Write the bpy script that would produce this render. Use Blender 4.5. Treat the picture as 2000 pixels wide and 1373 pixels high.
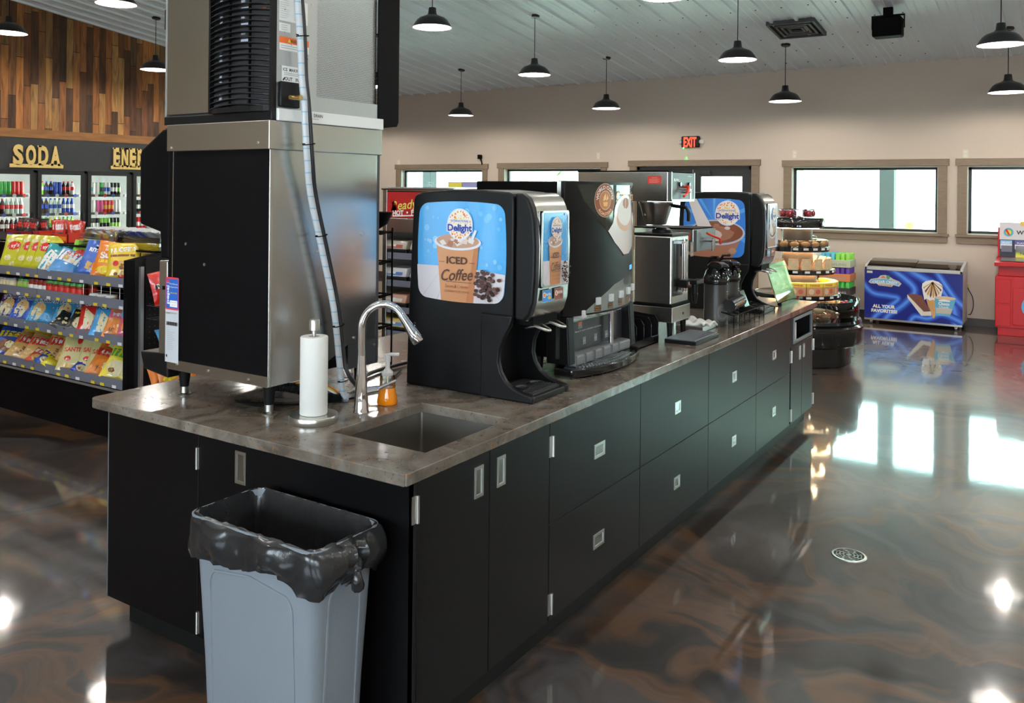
import bpy, bmesh, math, random
from mathutils import Vector, Matrix
from math import sin, cos, pi, radians, sqrt
random.seed(7)
for o in list(bpy.data.objects): bpy.data.objects.remove(o)
SC = bpy.context.scene
COL = SC.collection

# ---------------------------------------------------------------- camera (2000 x 1373)
F, CY, YAW, ROLL = 1684.6437, 368.4056, .576, .0096
cd = bpy.data.cameras.new('camera'); cam = bpy.data.objects.new('camera', cd); COL.objects.link(cam)
cd.sensor_fit = 'HORIZONTAL'; cd.sensor_width = 36; cd.lens = F/2000*36
cd.shift_y = -(686.5-CY)/2000; cd.clip_start = .05; cd.clip_end = 200
fw = Vector((cos(YAW), sin(YAW), 0)); rt = Vector((sin(YAW), -cos(YAW), 0)); up = Vector((0, 0, 1))
r2 = rt*cos(ROLL)+up*sin(ROLL); u2 = up*cos(ROLL)-rt*sin(ROLL)
m = Matrix((r2, u2, -fw)).transposed().to_4x4(); m.translation = Vector((-1.9717, -1.6468, 1.7653))
cam.matrix_world = m; SC.camera = cam

# ---------------------------------------------------------------- world, exposure
w = bpy.data.worlds.new('daylight'); SC.world = w; w.use_nodes = True
wn = w.node_tree.nodes; bg = wn['Background']
bg.inputs['Color'].default_value = (.74, .89, 1, 1); bg.inputs['Strength'].default_value = 14
SC.view_settings.view_transform = 'Standard'; SC.view_settings.look = 'None'
SC.view_settings.exposure = 0.1; SC.view_settings.gamma = 1.0
LAMP_W = 40
sun = bpy.data.lights.new('sun', 'SUN'); sun.energy = 30; sun.angle = .01; sun.color = (1, .95, .86)
so = bpy.data.objects.new('sun', sun); COL.objects.link(so); so.rotation_euler = (radians(35), 0, radians(205)); so.location = (20, 0, 15)

# ---------------------------------------------------------------- materials
MATS = {}
def mat(name, col=(.5, .5, .5), rough=.5, metal=0., spec=.5, bump=0., bscale=60., coat=0., emit=0., ecol=None, stretch=None, aniso=0., var=0.):
    if name in MATS: return MATS[name]
    m = bpy.data.materials.new(name); m.use_nodes = True; nt = m.node_tree; b = nt.nodes['Principled BSDF']
    b.inputs['Base Color'].default_value = (*col, 1); b.inputs['Roughness'].default_value = rough
    b.inputs['Metallic'].default_value = metal; b.inputs['Specular IOR Level'].default_value = spec
    b.inputs['Coat Weight'].default_value = coat; b.inputs['Coat Roughness'].default_value = .05
    if emit:
        b.inputs['Emission Color'].default_value = (*(ecol or col), 1); b.inputs['Emission Strength'].default_value = emit
    if bump or var:
        tc = nt.nodes.new('ShaderNodeTexCoord'); mp = nt.nodes.new('ShaderNodeMapping'); nz = nt.nodes.new('ShaderNodeTexNoise')
        nt.links.new(tc.outputs['Object'], mp.inputs[0]); nt.links.new(mp.outputs[0], nz.inputs[0])
        if stretch: mp.inputs['Scale'].default_value = stretch
        nz.inputs['Scale'].default_value = bscale; nz.inputs['Detail'].default_value = 4
        if bump:
            bp = nt.nodes.new('ShaderNodeBump'); bp.inputs['Strength'].default_value = bump; bp.inputs['Distance'].default_value = .002
            nt.links.new(nz.outputs[0], bp.inputs['Height']); nt.links.new(bp.outputs[0], b.inputs['Normal'])
        if var:
            mx = nt.nodes.new('ShaderNodeMix'); mx.data_type = 'RGBA'
            nt.links.new(nz.outputs[0], mx.inputs[0])
            mx.inputs[6].default_value = (*[c*(1-var) for c in col], 1); mx.inputs[7].default_value = (*[min(1, c*(1+var)) for c in col], 1)
            nt.links.new(mx.outputs[2], b.inputs['Base Color'])
    MATS[name] = m; return m

def ramp(nt, stops):
    r = nt.nodes.new('ShaderNodeValToRGB'); e = r.color_ramp.elements
    while len(e) > 1: e.remove(e[-1])
    e[0].position = stops[0][0]; e[0].color = (*stops[0][1], 1)
    for p, c in stops[1:]:
        k = e.new(p); k.color = (*c, 1)
    return r
def math_(nt, op, a, b=None, c=None):
    n = nt.nodes.new('ShaderNodeMath'); n.operation = op
    for i, v in enumerate((a, b, c)):
        if v is None: continue
        if isinstance(v, (int, float)): n.inputs[i].default_value = v
        else: nt.links.new(v, n.inputs[i])
    return n.outputs[0]

def stone_mat():
    m = mat('countertop stone', (.16, .14, .12), .17, spec=.45); nt = m.node_tree; b = nt.nodes['Principled BSDF']; L = nt.links
    tc = nt.nodes.new('ShaderNodeTexCoord')
    n1 = nt.nodes.new('ShaderNodeTexNoise'); n1.inputs['Scale'].default_value = 5; n1.inputs['Detail'].default_value = 8; n1.inputs['Distortion'].default_value = 1.5
    n2 = nt.nodes.new('ShaderNodeTexNoise'); n2.inputs['Scale'].default_value = 26; n2.inputs['Detail'].default_value = 6; n2.inputs['Distortion'].default_value = 2
    n3 = nt.nodes.new('ShaderNodeTexNoise'); n3.inputs['Scale'].default_value = 70; n3.inputs['Detail'].default_value = 2
    for n in (n1, n2, n3): L.new(tc.outputs['Object'], n.inputs[0])
    r1 = ramp(nt, [(.3, (.085, .07, .056)), (.5, (.15, .128, .105)), (.7, (.23, .205, .175))]); L.new(n1.outputs[0], r1.inputs[0])
    r2_ = ramp(nt, [(.56, (0, 0, 0)), (.68, (1, 1, 1))]); L.new(n2.outputs[0], r2_.inputs[0])
    mx = nt.nodes.new('ShaderNodeMix'); mx.data_type = 'RGBA'; L.new(math_(nt, 'MULTIPLY', r2_.outputs[0], .6), mx.inputs[0]); L.new(r1.outputs[0], mx.inputs[6]); mx.inputs[7].default_value = (.27, .13, .05, 1)
    r3 = ramp(nt, [(.62, (0, 0, 0)), (.7, (1, 1, 1))]); L.new(n3.outputs[0], r3.inputs[0])
    mx2 = nt.nodes.new('ShaderNodeMix'); mx2.data_type = 'RGBA'; L.new(math_(nt, 'MULTIPLY', r3.outputs[0], .55), mx2.inputs[0]); L.new(mx.outputs[2], mx2.inputs[6]); mx2.inputs[7].default_value = (.05, .035, .03, 1)
    L.new(mx2.outputs[2], b.inputs['Base Color'])
    return m
def floor_mat():
    m = mat('metallic epoxy floor', (.05, .04, .035), .34, spec=.14, coat=1); m.node_tree.nodes['Principled BSDF'].inputs['Coat Roughness'].default_value = .058; m.node_tree.nodes['Principled BSDF'].inputs['Coat IOR'].default_value = 1.6; nt = m.node_tree; b = nt.nodes['Principled BSDF']; L = nt.links
    tc = nt.nodes.new('ShaderNodeTexCoord')
    w1 = nt.nodes.new('ShaderNodeTexNoise'); w1.inputs['Scale'].default_value = .7; w1.inputs['Detail'].default_value = 3
    L.new(tc.outputs['Object'], w1.inputs[0])
    vm = nt.nodes.new('ShaderNodeVectorMath'); vm.operation = 'MULTIPLY_ADD'; L.new(w1.outputs['Color'], vm.inputs[0]); vm.inputs[1].default_value = (3.2, 3.2, 0); L.new(tc.outputs['Object'], vm.inputs[2])
    n1 = nt.nodes.new('ShaderNodeTexNoise'); n1.inputs['Scale'].default_value = .6; n1.inputs['Detail'].default_value = 8; n1.inputs['Roughness'].default_value = .55; n1.inputs['Distortion'].default_value = 1.2
    L.new(vm.outputs[0], n1.inputs[0])
    r1 = ramp(nt, [(.28, (.010, .008, .007)), (.42, (.034, .029, .027)), (.52, (.068, .064, .065)), (.60, (.036, .031, .030)), (.72, (.10, .096, .10))]); L.new(n1.outputs[0], r1.inputs[0])
    n2 = nt.nodes.new('ShaderNodeTexNoise'); n2.inputs['Scale'].default_value = .65; n2.inputs['Detail'].default_value = 5; n2.inputs['Distortion'].default_value = 1.8
    vm2 = nt.nodes.new('ShaderNodeVectorMath'); vm2.operation = 'ADD'; L.new(vm.outputs[0], vm2.inputs[0]); vm2.inputs[1].default_value = (11, 5, 3); L.new(vm2.outputs[0], n2.inputs[0])
    r2_ = ramp(nt, [(.42, (0, 0, 0)), (.50, (.9, .9, .9)), (.53, (.15, .15, .15)), (.62, (0, 0, 0)), (.70, (1, 1, 1))]); L.new(n2.outputs[0], r2_.inputs[0])
    mx = nt.nodes.new('ShaderNodeMix'); mx.data_type = 'RGBA'; L.new(math_(nt, 'MULTIPLY', r2_.outputs[0], .38), mx.inputs[0]); L.new(r1.outputs[0], mx.inputs[6]); mx.inputs[7].default_value = (.25, .105, .03, 1)
    L.new(mx.outputs[2], b.inputs['Base Color'])
    n4 = nt.nodes.new('ShaderNodeTexNoise'); n4.inputs['Scale'].default_value = 18; n4.inputs['Detail'].default_value = 3; L.new(tc.outputs['Object'], n4.inputs[0])
    bp = nt.nodes.new('ShaderNodeBump'); bp.inputs['Strength'].default_value = .03; bp.inputs['Distance'].default_value = .004
    L.new(n4.outputs[0], bp.inputs['Height']); L.new(bp.outputs[0], b.inputs['Normal']); L.new(bp.outputs[0], b.inputs['Coat Normal'])
    return m
def plank_mat():
    m = mat('reclaimed wood planks', (.3, .15, .06), .6); nt = m.node_tree; b = nt.nodes['Principled BSDF']; L = nt.links
    tc = nt.nodes.new('ShaderNodeTexCoord'); sx = nt.nodes.new('ShaderNodeSeparateXYZ'); L.new(tc.outputs['Object'], sx.inputs[0])
    px = math_(nt, 'DIVIDE', sx.outputs[0], .105); ci = math_(nt, 'FLOOR', px)
    wn1 = nt.nodes.new('ShaderNodeTexWhiteNoise'); wn1.noise_dimensions = '1D'; L.new(ci, wn1.inputs['W'])
    pz = math_(nt, 'ADD', math_(nt, 'DIVIDE', sx.outputs[2], 1.05), math_(nt, 'MULTIPLY', wn1.outputs[0], 7.3)); ri = math_(nt, 'FLOOR', pz)
    idx = math_(nt, 'ADD', math_(nt, 'MULTIPLY', ci, 17.17), math_(nt, 'MULTIPLY', ri, 5.3))
    wn2 = nt.nodes.new('ShaderNodeTexWhiteNoise'); wn2.noise_dimensions = '1D'; L.new(idx, wn2.inputs['W'])
    r = ramp(nt, [(0, (.05, .022, .011)), (.2, (.14, .05, .018)), (.4, (.34, .12, .032)), (.6, (.50, .19, .045)), (.75, (.22, .09, .03)), (.88, (.52, .26, .08)), (1, (.08, .045, .025))]); L.new(wn2.outputs[0], r.inputs[0])
    mp = nt.nodes.new('ShaderNodeMapping'); mp.inputs['Scale'].default_value = (9, 9, 1.1); L.new(tc.outputs['Object'], mp.inputs[0])
    nz = nt.nodes.new('ShaderNodeTexNoise'); nz.inputs['Scale'].default_value = 2.2; nz.inputs['Detail'].default_value = 7; nz.inputs['Distortion'].default_value = .7
    L.new(mp.outputs[0], nz.inputs[0])
    mx = nt.nodes.new('ShaderNodeMix'); mx.data_type = 'RGBA'; mx.blend_type = 'MULTIPLY'; mx.inputs[0].default_value = .85
    rr = ramp(nt, [(.3, (.35, .3, .28)), (.5, (.9, .9, .9)), (.68, (1.3, 1.25, 1.15))]); L.new(nz.outputs[0], rr.inputs[0]); L.new(r.outputs[0], mx.inputs[6]); L.new(rr.outputs[0], mx.inputs[7])
    fx = math_(nt, 'FRACT', px); fz = math_(nt, 'FRACT', pz)
    g = math_(nt, 'MULTIPLY', math_(nt, 'GREATER_THAN', fx, .04), math_(nt, 'GREATER_THAN', fz, .008))
    mx2 = nt.nodes.new('ShaderNodeMix'); mx2.data_type = 'RGBA'; L.new(g, mx2.inputs[0]); mx2.inputs[6].default_value = (.012, .008, .006, 1); L.new(mx.outputs[2], mx2.inputs[7])
    L.new(mx2.outputs[2], b.inputs['Base Color'])
    return m
def clear_mat(name, tint=(1, 1, 1), gl=.12, rough=.02, body=0., bcol=(.8, .8, .8)):
    if name in MATS: return MATS[name]
    m = bpy.data.materials.new(name); m.use_nodes = True; nt = m.node_tree; nt.nodes.clear(); L = nt.links
    out = nt.nodes.new('ShaderNodeOutputMaterial'); t = nt.nodes.new('ShaderNodeBsdfTransparent'); t.inputs[0].default_value = (*tint, 1)
    g = nt.nodes.new('ShaderNodeBsdfGlossy'); g.inputs['Roughness'].default_value = rough
    fr = nt.nodes.new('ShaderNodeFresnel'); fr.inputs[0].default_value = 1.45
    k = math_(nt, 'ADD', fr.outputs[0], gl-.04); k.node.use_clamp = True
    mx = nt.nodes.new('ShaderNodeMixShader'); L.new(k, mx.inputs[0]); L.new(t.outputs[0], mx.inputs[1]); L.new(g.outputs[0], mx.inputs[2])
    last = mx
    if body:
        d = nt.nodes.new('ShaderNodeBsdfDiffuse'); d.inputs[0].default_value = (*bcol, 1); m2 = nt.nodes.new('ShaderNodeMixShader'); m2.inputs[0].default_value = body
        L.new(mx.outputs[0], m2.inputs[1]); L.new(d.outputs[0], m2.inputs[2]); last = m2
    L.new(last.outputs[0], out.inputs[0]); MATS[name] = m; return m
def P(*c, rough=.45, n=None, **k):   # plain ink / plastic colour
    return mat(n or 'colour %.2f %.2f %.2f r%.2f' % (*c, rough), c, rough, **k)

STEEL = mat('brushed stainless steel', (.56, .55, .52), .27, 1, bump=.04, bscale=8, stretch=(1, 1, 90))
STEELH = mat('brushed stainless steel horizontal grain', (.56, .54, .50), .26, 1, bump=.04, bscale=8, stretch=(60, 60, 1))
STEELD = mat('dull sink steel', (.36, .34, .31), .38, 1, bump=.15, bscale=120)
CHROME = mat('chrome', (.82, .82, .84), .06, 1)
NICKEL = mat('nickel', (.62, .61, .57), .28, 1)
GALV = mat('galvanised panel', (.46, .47, .47), .42, .75, bump=.1, bscale=40)
BLACKP = mat('black plastic', (.006, .006, .0065), .36, spec=.22, bump=.25, bscale=500)
BLACKG = mat('gloss black plastic', (.008, .008, .009), .08, spec=.6)
BLACKM = mat('matt black steel', (.0035, .003, .0035), .6, spec=.07)
LAMIN = mat('black cabinet laminate', (.0028, .0026, .003), .34, spec=.24, bump=.06, bscale=300)
EDGE = mat('black edging', (.007, .007, .007), .5, spec=.2)
WALLP = mat('cream wall paint', (.60, .51, .425), .75, bump=.15, bscale=90)
TRIM = mat('taupe wood trim', (.225, .165, .11), .55, var=.25, bscale=7, stretch=(3, 1, 6))
CEIL = mat('white corrugated metal', (.78, .84, .90), .42, .0, spec=.5)
FRAMEB = mat('dark aluminium frame', (.012, .014, .015), .35)
STONE = stone_mat(); FLOOR = floor_mat(); PLANK = plank_mat()
WHITEP = mat('white plastic', (.8, .8, .78), .4)
PAPER = mat('white paper towel', (.70, .69, .65), .9, bump=1.0, bscale=45)
GLASSW = clear_mat('window glass', (.79, .93, .86), .05)
GLASSC = clear_mat('cooler door glass', (.93, .97, .95), .05)
CLEAR = clear_mat('clear plastic', (.92, .94, .97), .05, .3, .5, (.30, .31, .38))
CLEAR2 = clear_mat('thin clear cover', (.97, .98, .98), .05, .04)
ACRYL = clear_mat('clear acrylic', (.92, .97, .95), .1, .03)

# ---------------------------------------------------------------- mesh helpers
class MB:
    def __init__(s): s.v = []; s.f = []; s.mi = []; s.cur = 0
    def mat(s, i): s.cur = i; return s
    def add(s, vs, fs):
        o = len(s.v); s.v += [tuple(p) for p in vs]
        for f in fs: s.f.append([o+i for i in f]); s.mi.append(s.cur)
        return s
    def box(s, x0, x1, y0, y1, z0, z1, M=None):
        vs = [Vector((x, y, z)) for z in (z0, z1) for y in (y0, y1) for x in (x0, x1)]
        if M is not None: vs = [M @ p for p in vs]
        return s.add(vs, [(0, 2, 3, 1), (4, 5, 7, 6), (0, 1, 5, 4), (2, 6, 7, 3), (0, 4, 6, 2), (1, 3, 7, 5)])
    def prism(s, poly, a, b, axis='x'):
        # poly in the other two axes; axis x -> (y,z), y -> (x,z), z -> (x,y)
        def mk(p, t): return {'x': (t, p[0], p[1]), 'y': (p[0], t, p[1]), 'z': (p[0], p[1], t)}[axis]
        n = len(poly); vs = [mk(p, a) for p in poly]+[mk(p, b) for p in poly]
        return s.add(vs, [tuple(range(n))[::-1], tuple(range(n, 2*n))]+[(i, (i+1) % n, n+(i+1) % n, n+i) for i in range(n)])
    def lathe(s, prof, c=(0, 0, 0), n=24, axis='z', a0=0, a1=2*pi, sx=1, sy=1):
        vs = []; full = abs(a1-a0-2*pi) < 1e-6; m = n if full else n+1
        for r, z in prof:
            for i in range(m):
                a = a0+(a1-a0)*i/n; x, y = r*cos(a)*sx, r*sin(a)*sy
                vs.append({'z': (c[0]+x, c[1]+y, c[2]+z), 'y': (c[0]+x, c[1]+z, c[2]+y), 'x': (c[0]+z, c[1]+x, c[2]+y)}[axis])
        fs = []
        for k in range(len(prof)-1):
            for i in range(n):
                j = (i+1) % m
                if full or i < n: fs.append((k*m+i, k*m+j, (k+1)*m+j, (k+1)*m+i))
        return s.add(vs, fs)
    def cyl(s, p0, p1, r0, r1=None, n=16, caps=True):
        r1 = r0 if r1 is None else r1; p0, p1 = Vector(p0), Vector(p1); d = (p1-p0).normalized()
        a = d.orthogonal().normalized(); b = d.cross(a)
        vs = [p0+(a*cos(t)+b*sin(t))*r0 for t in [2*pi*i/n for i in range(n)]]+[p1+(a*cos(t)+b*sin(t))*r1 for t in [2*pi*i/n for i in range(n)]]
        fs = [(i, (i+1) % n, n+(i+1) % n, n+i) for i in range(n)]
        if caps: fs += [tuple(range(n))[::-1], tuple(range(n, 2*n))]
        return s.add(vs, fs)
    def tube(s, pts, r, n=10, closed=False, rs=None):
        pts = [Vector(p) for p in pts]; N = len(pts); vs = []; a = None
        for i, p in enumerate(pts):
            if closed: d = pts[(i+1) % N]-pts[i-1]
            else: d = pts[min(i+1, N-1)]-pts[max(i-1, 0)]
            d.normalize()
            if a is None: a = d.orthogonal().normalized()
            else: a = (a-d*a.dot(d)).normalized()
            b = d.cross(a); rr = rs[i] if rs else r
            vs += [p+(a*cos(2*pi*k/n)+b*sin(2*pi*k/n))*rr for k in range(n)]
        fs = [(i*n+k, i*n+(k+1) % n, ((i+1) % N)*n+(k+1) % n, ((i+1) % N)*n+k) for i in range(N if closed else N-1) for k in range(n)]
        if not closed: fs += [tuple(range(n))[::-1], tuple(range((N-1)*n, N*n))]
        return s.add(vs, fs)
    def sphere(s, c, rx, ry=None, rz=None, n=14, m=8):
        ry = ry or rx; rz = rz or rx
        return s.lathe([(1e-4 if k in (0, m) else sin(pi*k/m), -cos(pi*k/m)*rz) for k in range(m+1)], c, n, sx=rx, sy=ry)
    def build(s, name, mats, parent=None, smooth=40, bevel=0, seg=2, loc=None, rot=None, solid=0):
        me = bpy.data.meshes.new(name); me.from_pydata(s.v, [], s.f)
        if not isinstance(mats, (list, tuple)): mats = [mats]
        for q in mats: me.materials.append(q)
        me.polygons.foreach_set('material_index', s.mi); 
        bm = bmesh.new(); bm.from_mesh(me); bmesh.ops.recalc_face_normals(bm, faces=bm.faces) ; bm.to_mesh(me); bm.free()
        if smooth:
            me.polygons.foreach_set('use_smooth', [True]*len(me.polygons)); me.set_sharp_from_angle(angle=radians(smooth))
        o = bpy.data.objects.new(name, me); COL.objects.link(o)
        if parent: o.parent = parent
        if loc: o.location = loc
        if rot: o.rotation_euler = rot
        if solid:
            q = o.modifiers.new('solid', 'SOLIDIFY'); q.thickness = solid
        if bevel:
            q = o.modifiers.new('bevel', 'BEVEL'); q.width = bevel; q.segments = seg; q.limit_method = 'ANGLE'; q.angle_limit = radians(40)
        return o

def thing(name, label, cat, loc=(0, 0, 0), rotz=0, group=None):
    o = bpy.data.objects.new(name, None); COL.objects.link(o); o.empty_display_size = .1
    o.location = loc; o.rotation_euler = (0, 0, rotz); o['label'] = label; o['category'] = cat
    if group: o['group'] = group
    return o
def tag(o, label, cat, group=None):
    o['label'] = label; o['category'] = cat
    if group: o['group'] = group
    return o
def struct(o, label=None):
    o['kind'] = 'structure'
    if label: o['label'] = label
    return o
def sthing(name, label, loc=(0, 0, 0)):
    o = bpy.data.objects.new(name, None); COL.objects.link(o); o.location = loc; o['kind'] = 'structure'; o['label'] = label; return o
def dup(root, loc, rot=None, label=None, group=None, scale=None):
    def cp(o, par):
        c = o.copy(); COL.objects.link(c)
        if par: c.parent = par
        for ch in KIDS.get(o.name, o.children): cp(ch, c)
        return c
    r = cp(root, None); r.location = loc
    if rot is not None: r.rotation_euler = rot
    if scale: r.scale = scale
    if label: r['label'] = label
    if group: r['group'] = group
    return r
KIDS = {}
def B(*a): return MB().box(*a)

# flat artwork built as thin stacked shapes on a surface
def circ(cx, cy, rx, ry=None, n=28, a0=0, a1=2*pi):
    ry = ry or rx; return [(cx+rx*cos(a0+(a1-a0)*i/n), cy+ry*sin(a0+(a1-a0)*i/n)) for i in range(n)]
def rrect(x0, y0, x1, y1, r, n=5, bulge=0):
    p = []
    for cx, cy, a in ((x1-r, y0+r, -pi/2), (x1-r, y1-r, 0), (x0+r, y1-r, pi/2), (x0+r, y0+r, pi)):
        p += [(cx+r*cos(a+pi/2*i/n), cy+r*sin(a+pi/2*i/n)) for i in range(n+1)]
    if bulge:
        mx, my = (x0+x1)/2, (y0+y1)/2; W, H = (x1-x0)/2, (y1-y0)/2; q = []
        for i in range(len(p)):
            a, b = p[i], p[(i+1) % len(p)]
            k = 8 if (a[0]-b[0])**2+(a[1]-b[1])**2 > .02**2 else 1
            for t in range(k):
                x, y = a[0]+(b[0]-a[0])*t/k, a[1]+(b[1]-a[1])*t/k
                q.append((x+bulge*(x-mx)/W*(1-((y-my)/H)**2), y+bulge*(y-my)/H*(1-((x-mx)/W)**2)))
        p = q
    return p
def clip(poly, cl):
    out = list(poly)
    for i in range(len(cl)):
        a, b = cl[i], cl[(i+1) % len(cl)]
        def side(p): return (b[0]-a[0])*(p[1]-a[1])-(b[1]-a[1])*(p[0]-a[0])
        inp = out; out = []
        for j in range(len(inp)):
            p, q = inp[j], inp[(j+1) % len(inp)]; sp, sq = side(p), side(q)
            if sp >= 0: out.append(p)
            if (sp >= 0) != (sq >= 0):
                t = sp/(sp-sq); out.append((p[0]+(q[0]-p[0])*t, p[1]+(q[1]-p[1])*t))
        if not out: return []
    return out
TXT = {}
def text_geo(s, bold=0., shear=0.):
    k = (s, bold, shear)
    if k in TXT: return TXT[k]
    cu = bpy.data.curves.new('t', 'FONT'); cu.body = s; cu.size = 1; cu.offset = bold; cu.shear = shear; cu.resolution_u = 3
    o = bpy.data.objects.new('t', cu); COL.objects.link(o); bpy.context.view_layer.update()
    me = o.evaluated_get(bpy.context.evaluated_depsgraph_get()).to_mesh()
    vs = [(v.co.x, v.co.y) for v in me.vertices]; fs = [tuple(p.vertices) for p in me.polygons]
    o.evaluated_get(bpy.context.evaluated_depsgraph_get()).to_mesh_clear()
    bpy.data.objects.remove(o); bpy.data.curves.remove(cu)
    TXT[k] = (vs, fs); return TXT[k]
class Art:
    def __init__(s, step=.00012): s.items = []; s.mats = []; s.step = step; s.lay = 0; s.clipper = None
    def mi(s, m):
        if m not in s.mats: s.mats.append(m)
        return s.mats.index(m)
    def poly(s, pts, m, same=False):
        if s.clipper: pts = clip(pts, s.clipper)
        if len(pts) < 3: return s
        if not same: s.lay += 1
        s.items.append((pts, [tuple(range(len(pts)))], s.mi(m), s.lay)); return s
    def ring(s, cx, cy, r0, r1, m, ry=1, n=32):
        s.lay += 1
        vs = [(cx+r*cos(2*pi*i/n), cy+r*ry*sin(2*pi*i/n)) for r in (r0, r1) for i in range(n)]
        s.items.append((vs, [(i, (i+1) % n, n+(i+1) % n, n+i) for i in range(n)], s.mi(m), s.lay)); return s
    def rect(s, x0, y0, x1, y1, m, same=False): return s.poly([(x0, y0), (x1, y0), (x1, y1), (x0, y1)], m, same)
    def text(s, t, x, y, h, m, w=None, bold=.0, shear=0., ang=0, align='c', arc=None):
        # x,y = centre of the text box (or left edge with align 'l'); h = cap height
        vs, fs = text_geo(t, bold, shear)
        if not vs: return s
        cap = .729; x0 = min(v[0] for v in vs); x1 = max(v[0] for v in vs)
        ys = h/cap; xs = (w/(x1-x0)) if w else ys
        q = []
        for vx, vy in vs:
            a = (vx-(x0+x1)/2)*xs if align == 'c' else (vx-x0)*xs; b_ = (vy-cap/2)*ys
            if arc:   # bend round radius arc (positive = over the top)
                R = abs(arc)
                if arc > 0: th = a/R; a, b_ = (R+b_)*sin(th), (R+b_)*cos(th)-R
                else: th = a/R; a, b_ = (R-b_)*sin(th), R-(R-b_)*cos(th)
            q.append((x+a*cos(ang)-b_*sin(ang), y+a*sin(ang)+b_*cos(ang)))
        s.lay += 1; s.items.append((q, fs, s.mi(m), s.lay)); return s
    def build(s, name, surf, parent=None, xc=(), yc=(), smooth=0):
        bm = bmesh.new()
        for pts, fs, mi, lay in s.items:
            vs = [bm.verts.new((p[0], p[1], lay)) for p in pts]
            for f in fs:
                try: k = bm.faces.new([vs[i] for i in f]); k.material_index = mi
                except ValueError: pass
        if xc or yc:
            bmesh.ops.triangulate(bm, faces=[f for f in bm.faces if len(f.verts) > 4])
            for c in xc: bmesh.ops.bisect_plane(bm, geom=bm.verts[:]+bm.edges[:]+bm.faces[:], plane_co=(c, 0, 0), plane_no=(1, 0, 0))
            for c in yc: bmesh.ops.bisect_plane(bm, geom=bm.verts[:]+bm.edges[:]+bm.faces[:], plane_co=(0, c, 0), plane_no=(0, 1, 0))
        for v in bm.verts: v.co = Vector(surf(v.co.x, v.co.y, v.co.z*s.step))
        me = bpy.data.meshes.new(name); bm.to_mesh(me); bm.free()
        for q in s.mats: me.materials.append(q)
        o = bpy.data.objects.new(name, me); COL.objects.link(o)
        if parent: o.parent = parent
        return o
def face_u(u, v0, z0): return lambda x, y, o: (u-o, v0-x, z0+y)      # picture on a face looking to -u
def face_v(u0, v, z0): return lambda x, y, o: (u0+x, v-o, z0+y)      # picture on a face looking to -v
def lin(a, b, n): return [a+(b-a)*i/n for i in range(n+1)]

# ================================================================ THE SETTING
UW, VC, ZC, SL = 11.008, 11.06, 3.5788, .1221
def zceil(u): return ZC+SL*(UW-u)
U0, V0, V1 = -5.0, -8.0, 12.0
struct(B(U0, UW+.2, V0, V1, -.1, 0).build('floor', FLOOR, smooth=0), 'glossy dark floor with swirling bronze and grey')
# ceiling: corrugated sheet, ribs run down the slope
prof = []
v = V0
k = 0
while v < V1:
    prof += [(v, 0), (v+.006, -.03), (v+.040, -.03), (v+.046, 0), (v+.125, 0), (v+.131, -.005), (v+.143, -.005), (v+.149, 0), (v+.215, 0), (v+.221, -.005), (v+.233, -.005), (v+.239, 0)]
    v += .305; k += 1
mb = MB(); n = len(prof)
mb.add([(U0, p[0], zceil(U0)+p[1]) for p in prof]+[(UW+.15, p[0], zceil(UW+.15)+p[1]) for p in prof], [(i, i+1, n+i+1, n+i) for i in range(n-1)])
mb.add([(U0, V0, zceil(U0)+.05), (UW+.2, V0, zceil(UW+.2)+.05), (UW+.2, V1+.3, zceil(UW+.2)+.05), (U0, V1+.3, zceil(U0)+.05)], [(0, 1, 2, 3)])
ceil_o = struct(mb.build('ceiling', CEIL, smooth=0), 'white ribbed metal ceiling sloping down to the window wall')
mb = MB()
for j in range(34, 50):
    vv = V0+.305*(j-8)+.08
    for i in range(14):
        uu = UW-.35-i*.61; z = zceil(uu); mb.box(uu-.007, uu+.007, vv-.007, vv+.007, z-.006, z+.002)
mb.build('ceiling_screws', BLACKM, ceil_o, smooth=0)
# far wall with openings
OPEN = [(7.43, 9.38, 1.2, 2.115), (5.0, 6.96, 1.2, 2.125), (2.44, 4.35, 0, 2.145), (-.12, 1.845, 1.21, 2.125), (-2.43, -.467, 1.21, 2.125), (-4.8, -2.85, 1.21, 2.125), (-7.2, -5.2, 1.21, 2.125)]
mb = MB(); cur = V1+.2
for a, b, z0, z1 in OPEN:
    mb.box(UW, UW+.2, b, cur, 0, 5); mb.box(UW, UW+.2, a, b, z1, 5)
    if z0: mb.box(UW, UW+.2, a, b, 0, z0)
    cur = a
mb.box(UW, UW+.2, V0-.2, cur, 0, 5)
# keep the top under the ceiling
mb.v = [(x, y, min(z, zceil(x)-.002)) for x, y, z in mb.v]
struct(mb.build('wall_back', WALLP, smooth=0), 'cream painted wall with a row of windows')
struct(MB().prism([(U0, 0), (UW+.2, 0), (UW+.2, zceil(UW+.2)+.04), (U0, zceil(U0)+.04)], V1, V1+.2, 'y').build('wall_left', PLANK, smooth=0), 'wall behind the drink coolers')
mb = MB().prism([(U0, 2.56), (UW, 2.56), (UW, zceil(UW)-.003), (U0, zceil(U0)-.003)], VC, V1, 'y')
struct(mb.build('trim_1', PLANK, smooth=0), 'wall of vertical reclaimed wood planks above the coolers')
struct(B(U0, UW, VC-.02, VC, 2.435, 2.56).build('trim_2', mat('orange wood board', (.30, .125, .035), .55, var=.5, bscale=4, stretch=(1, 1, 6)), smooth=0), 'orange stained horizontal board under the plank wall')
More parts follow.
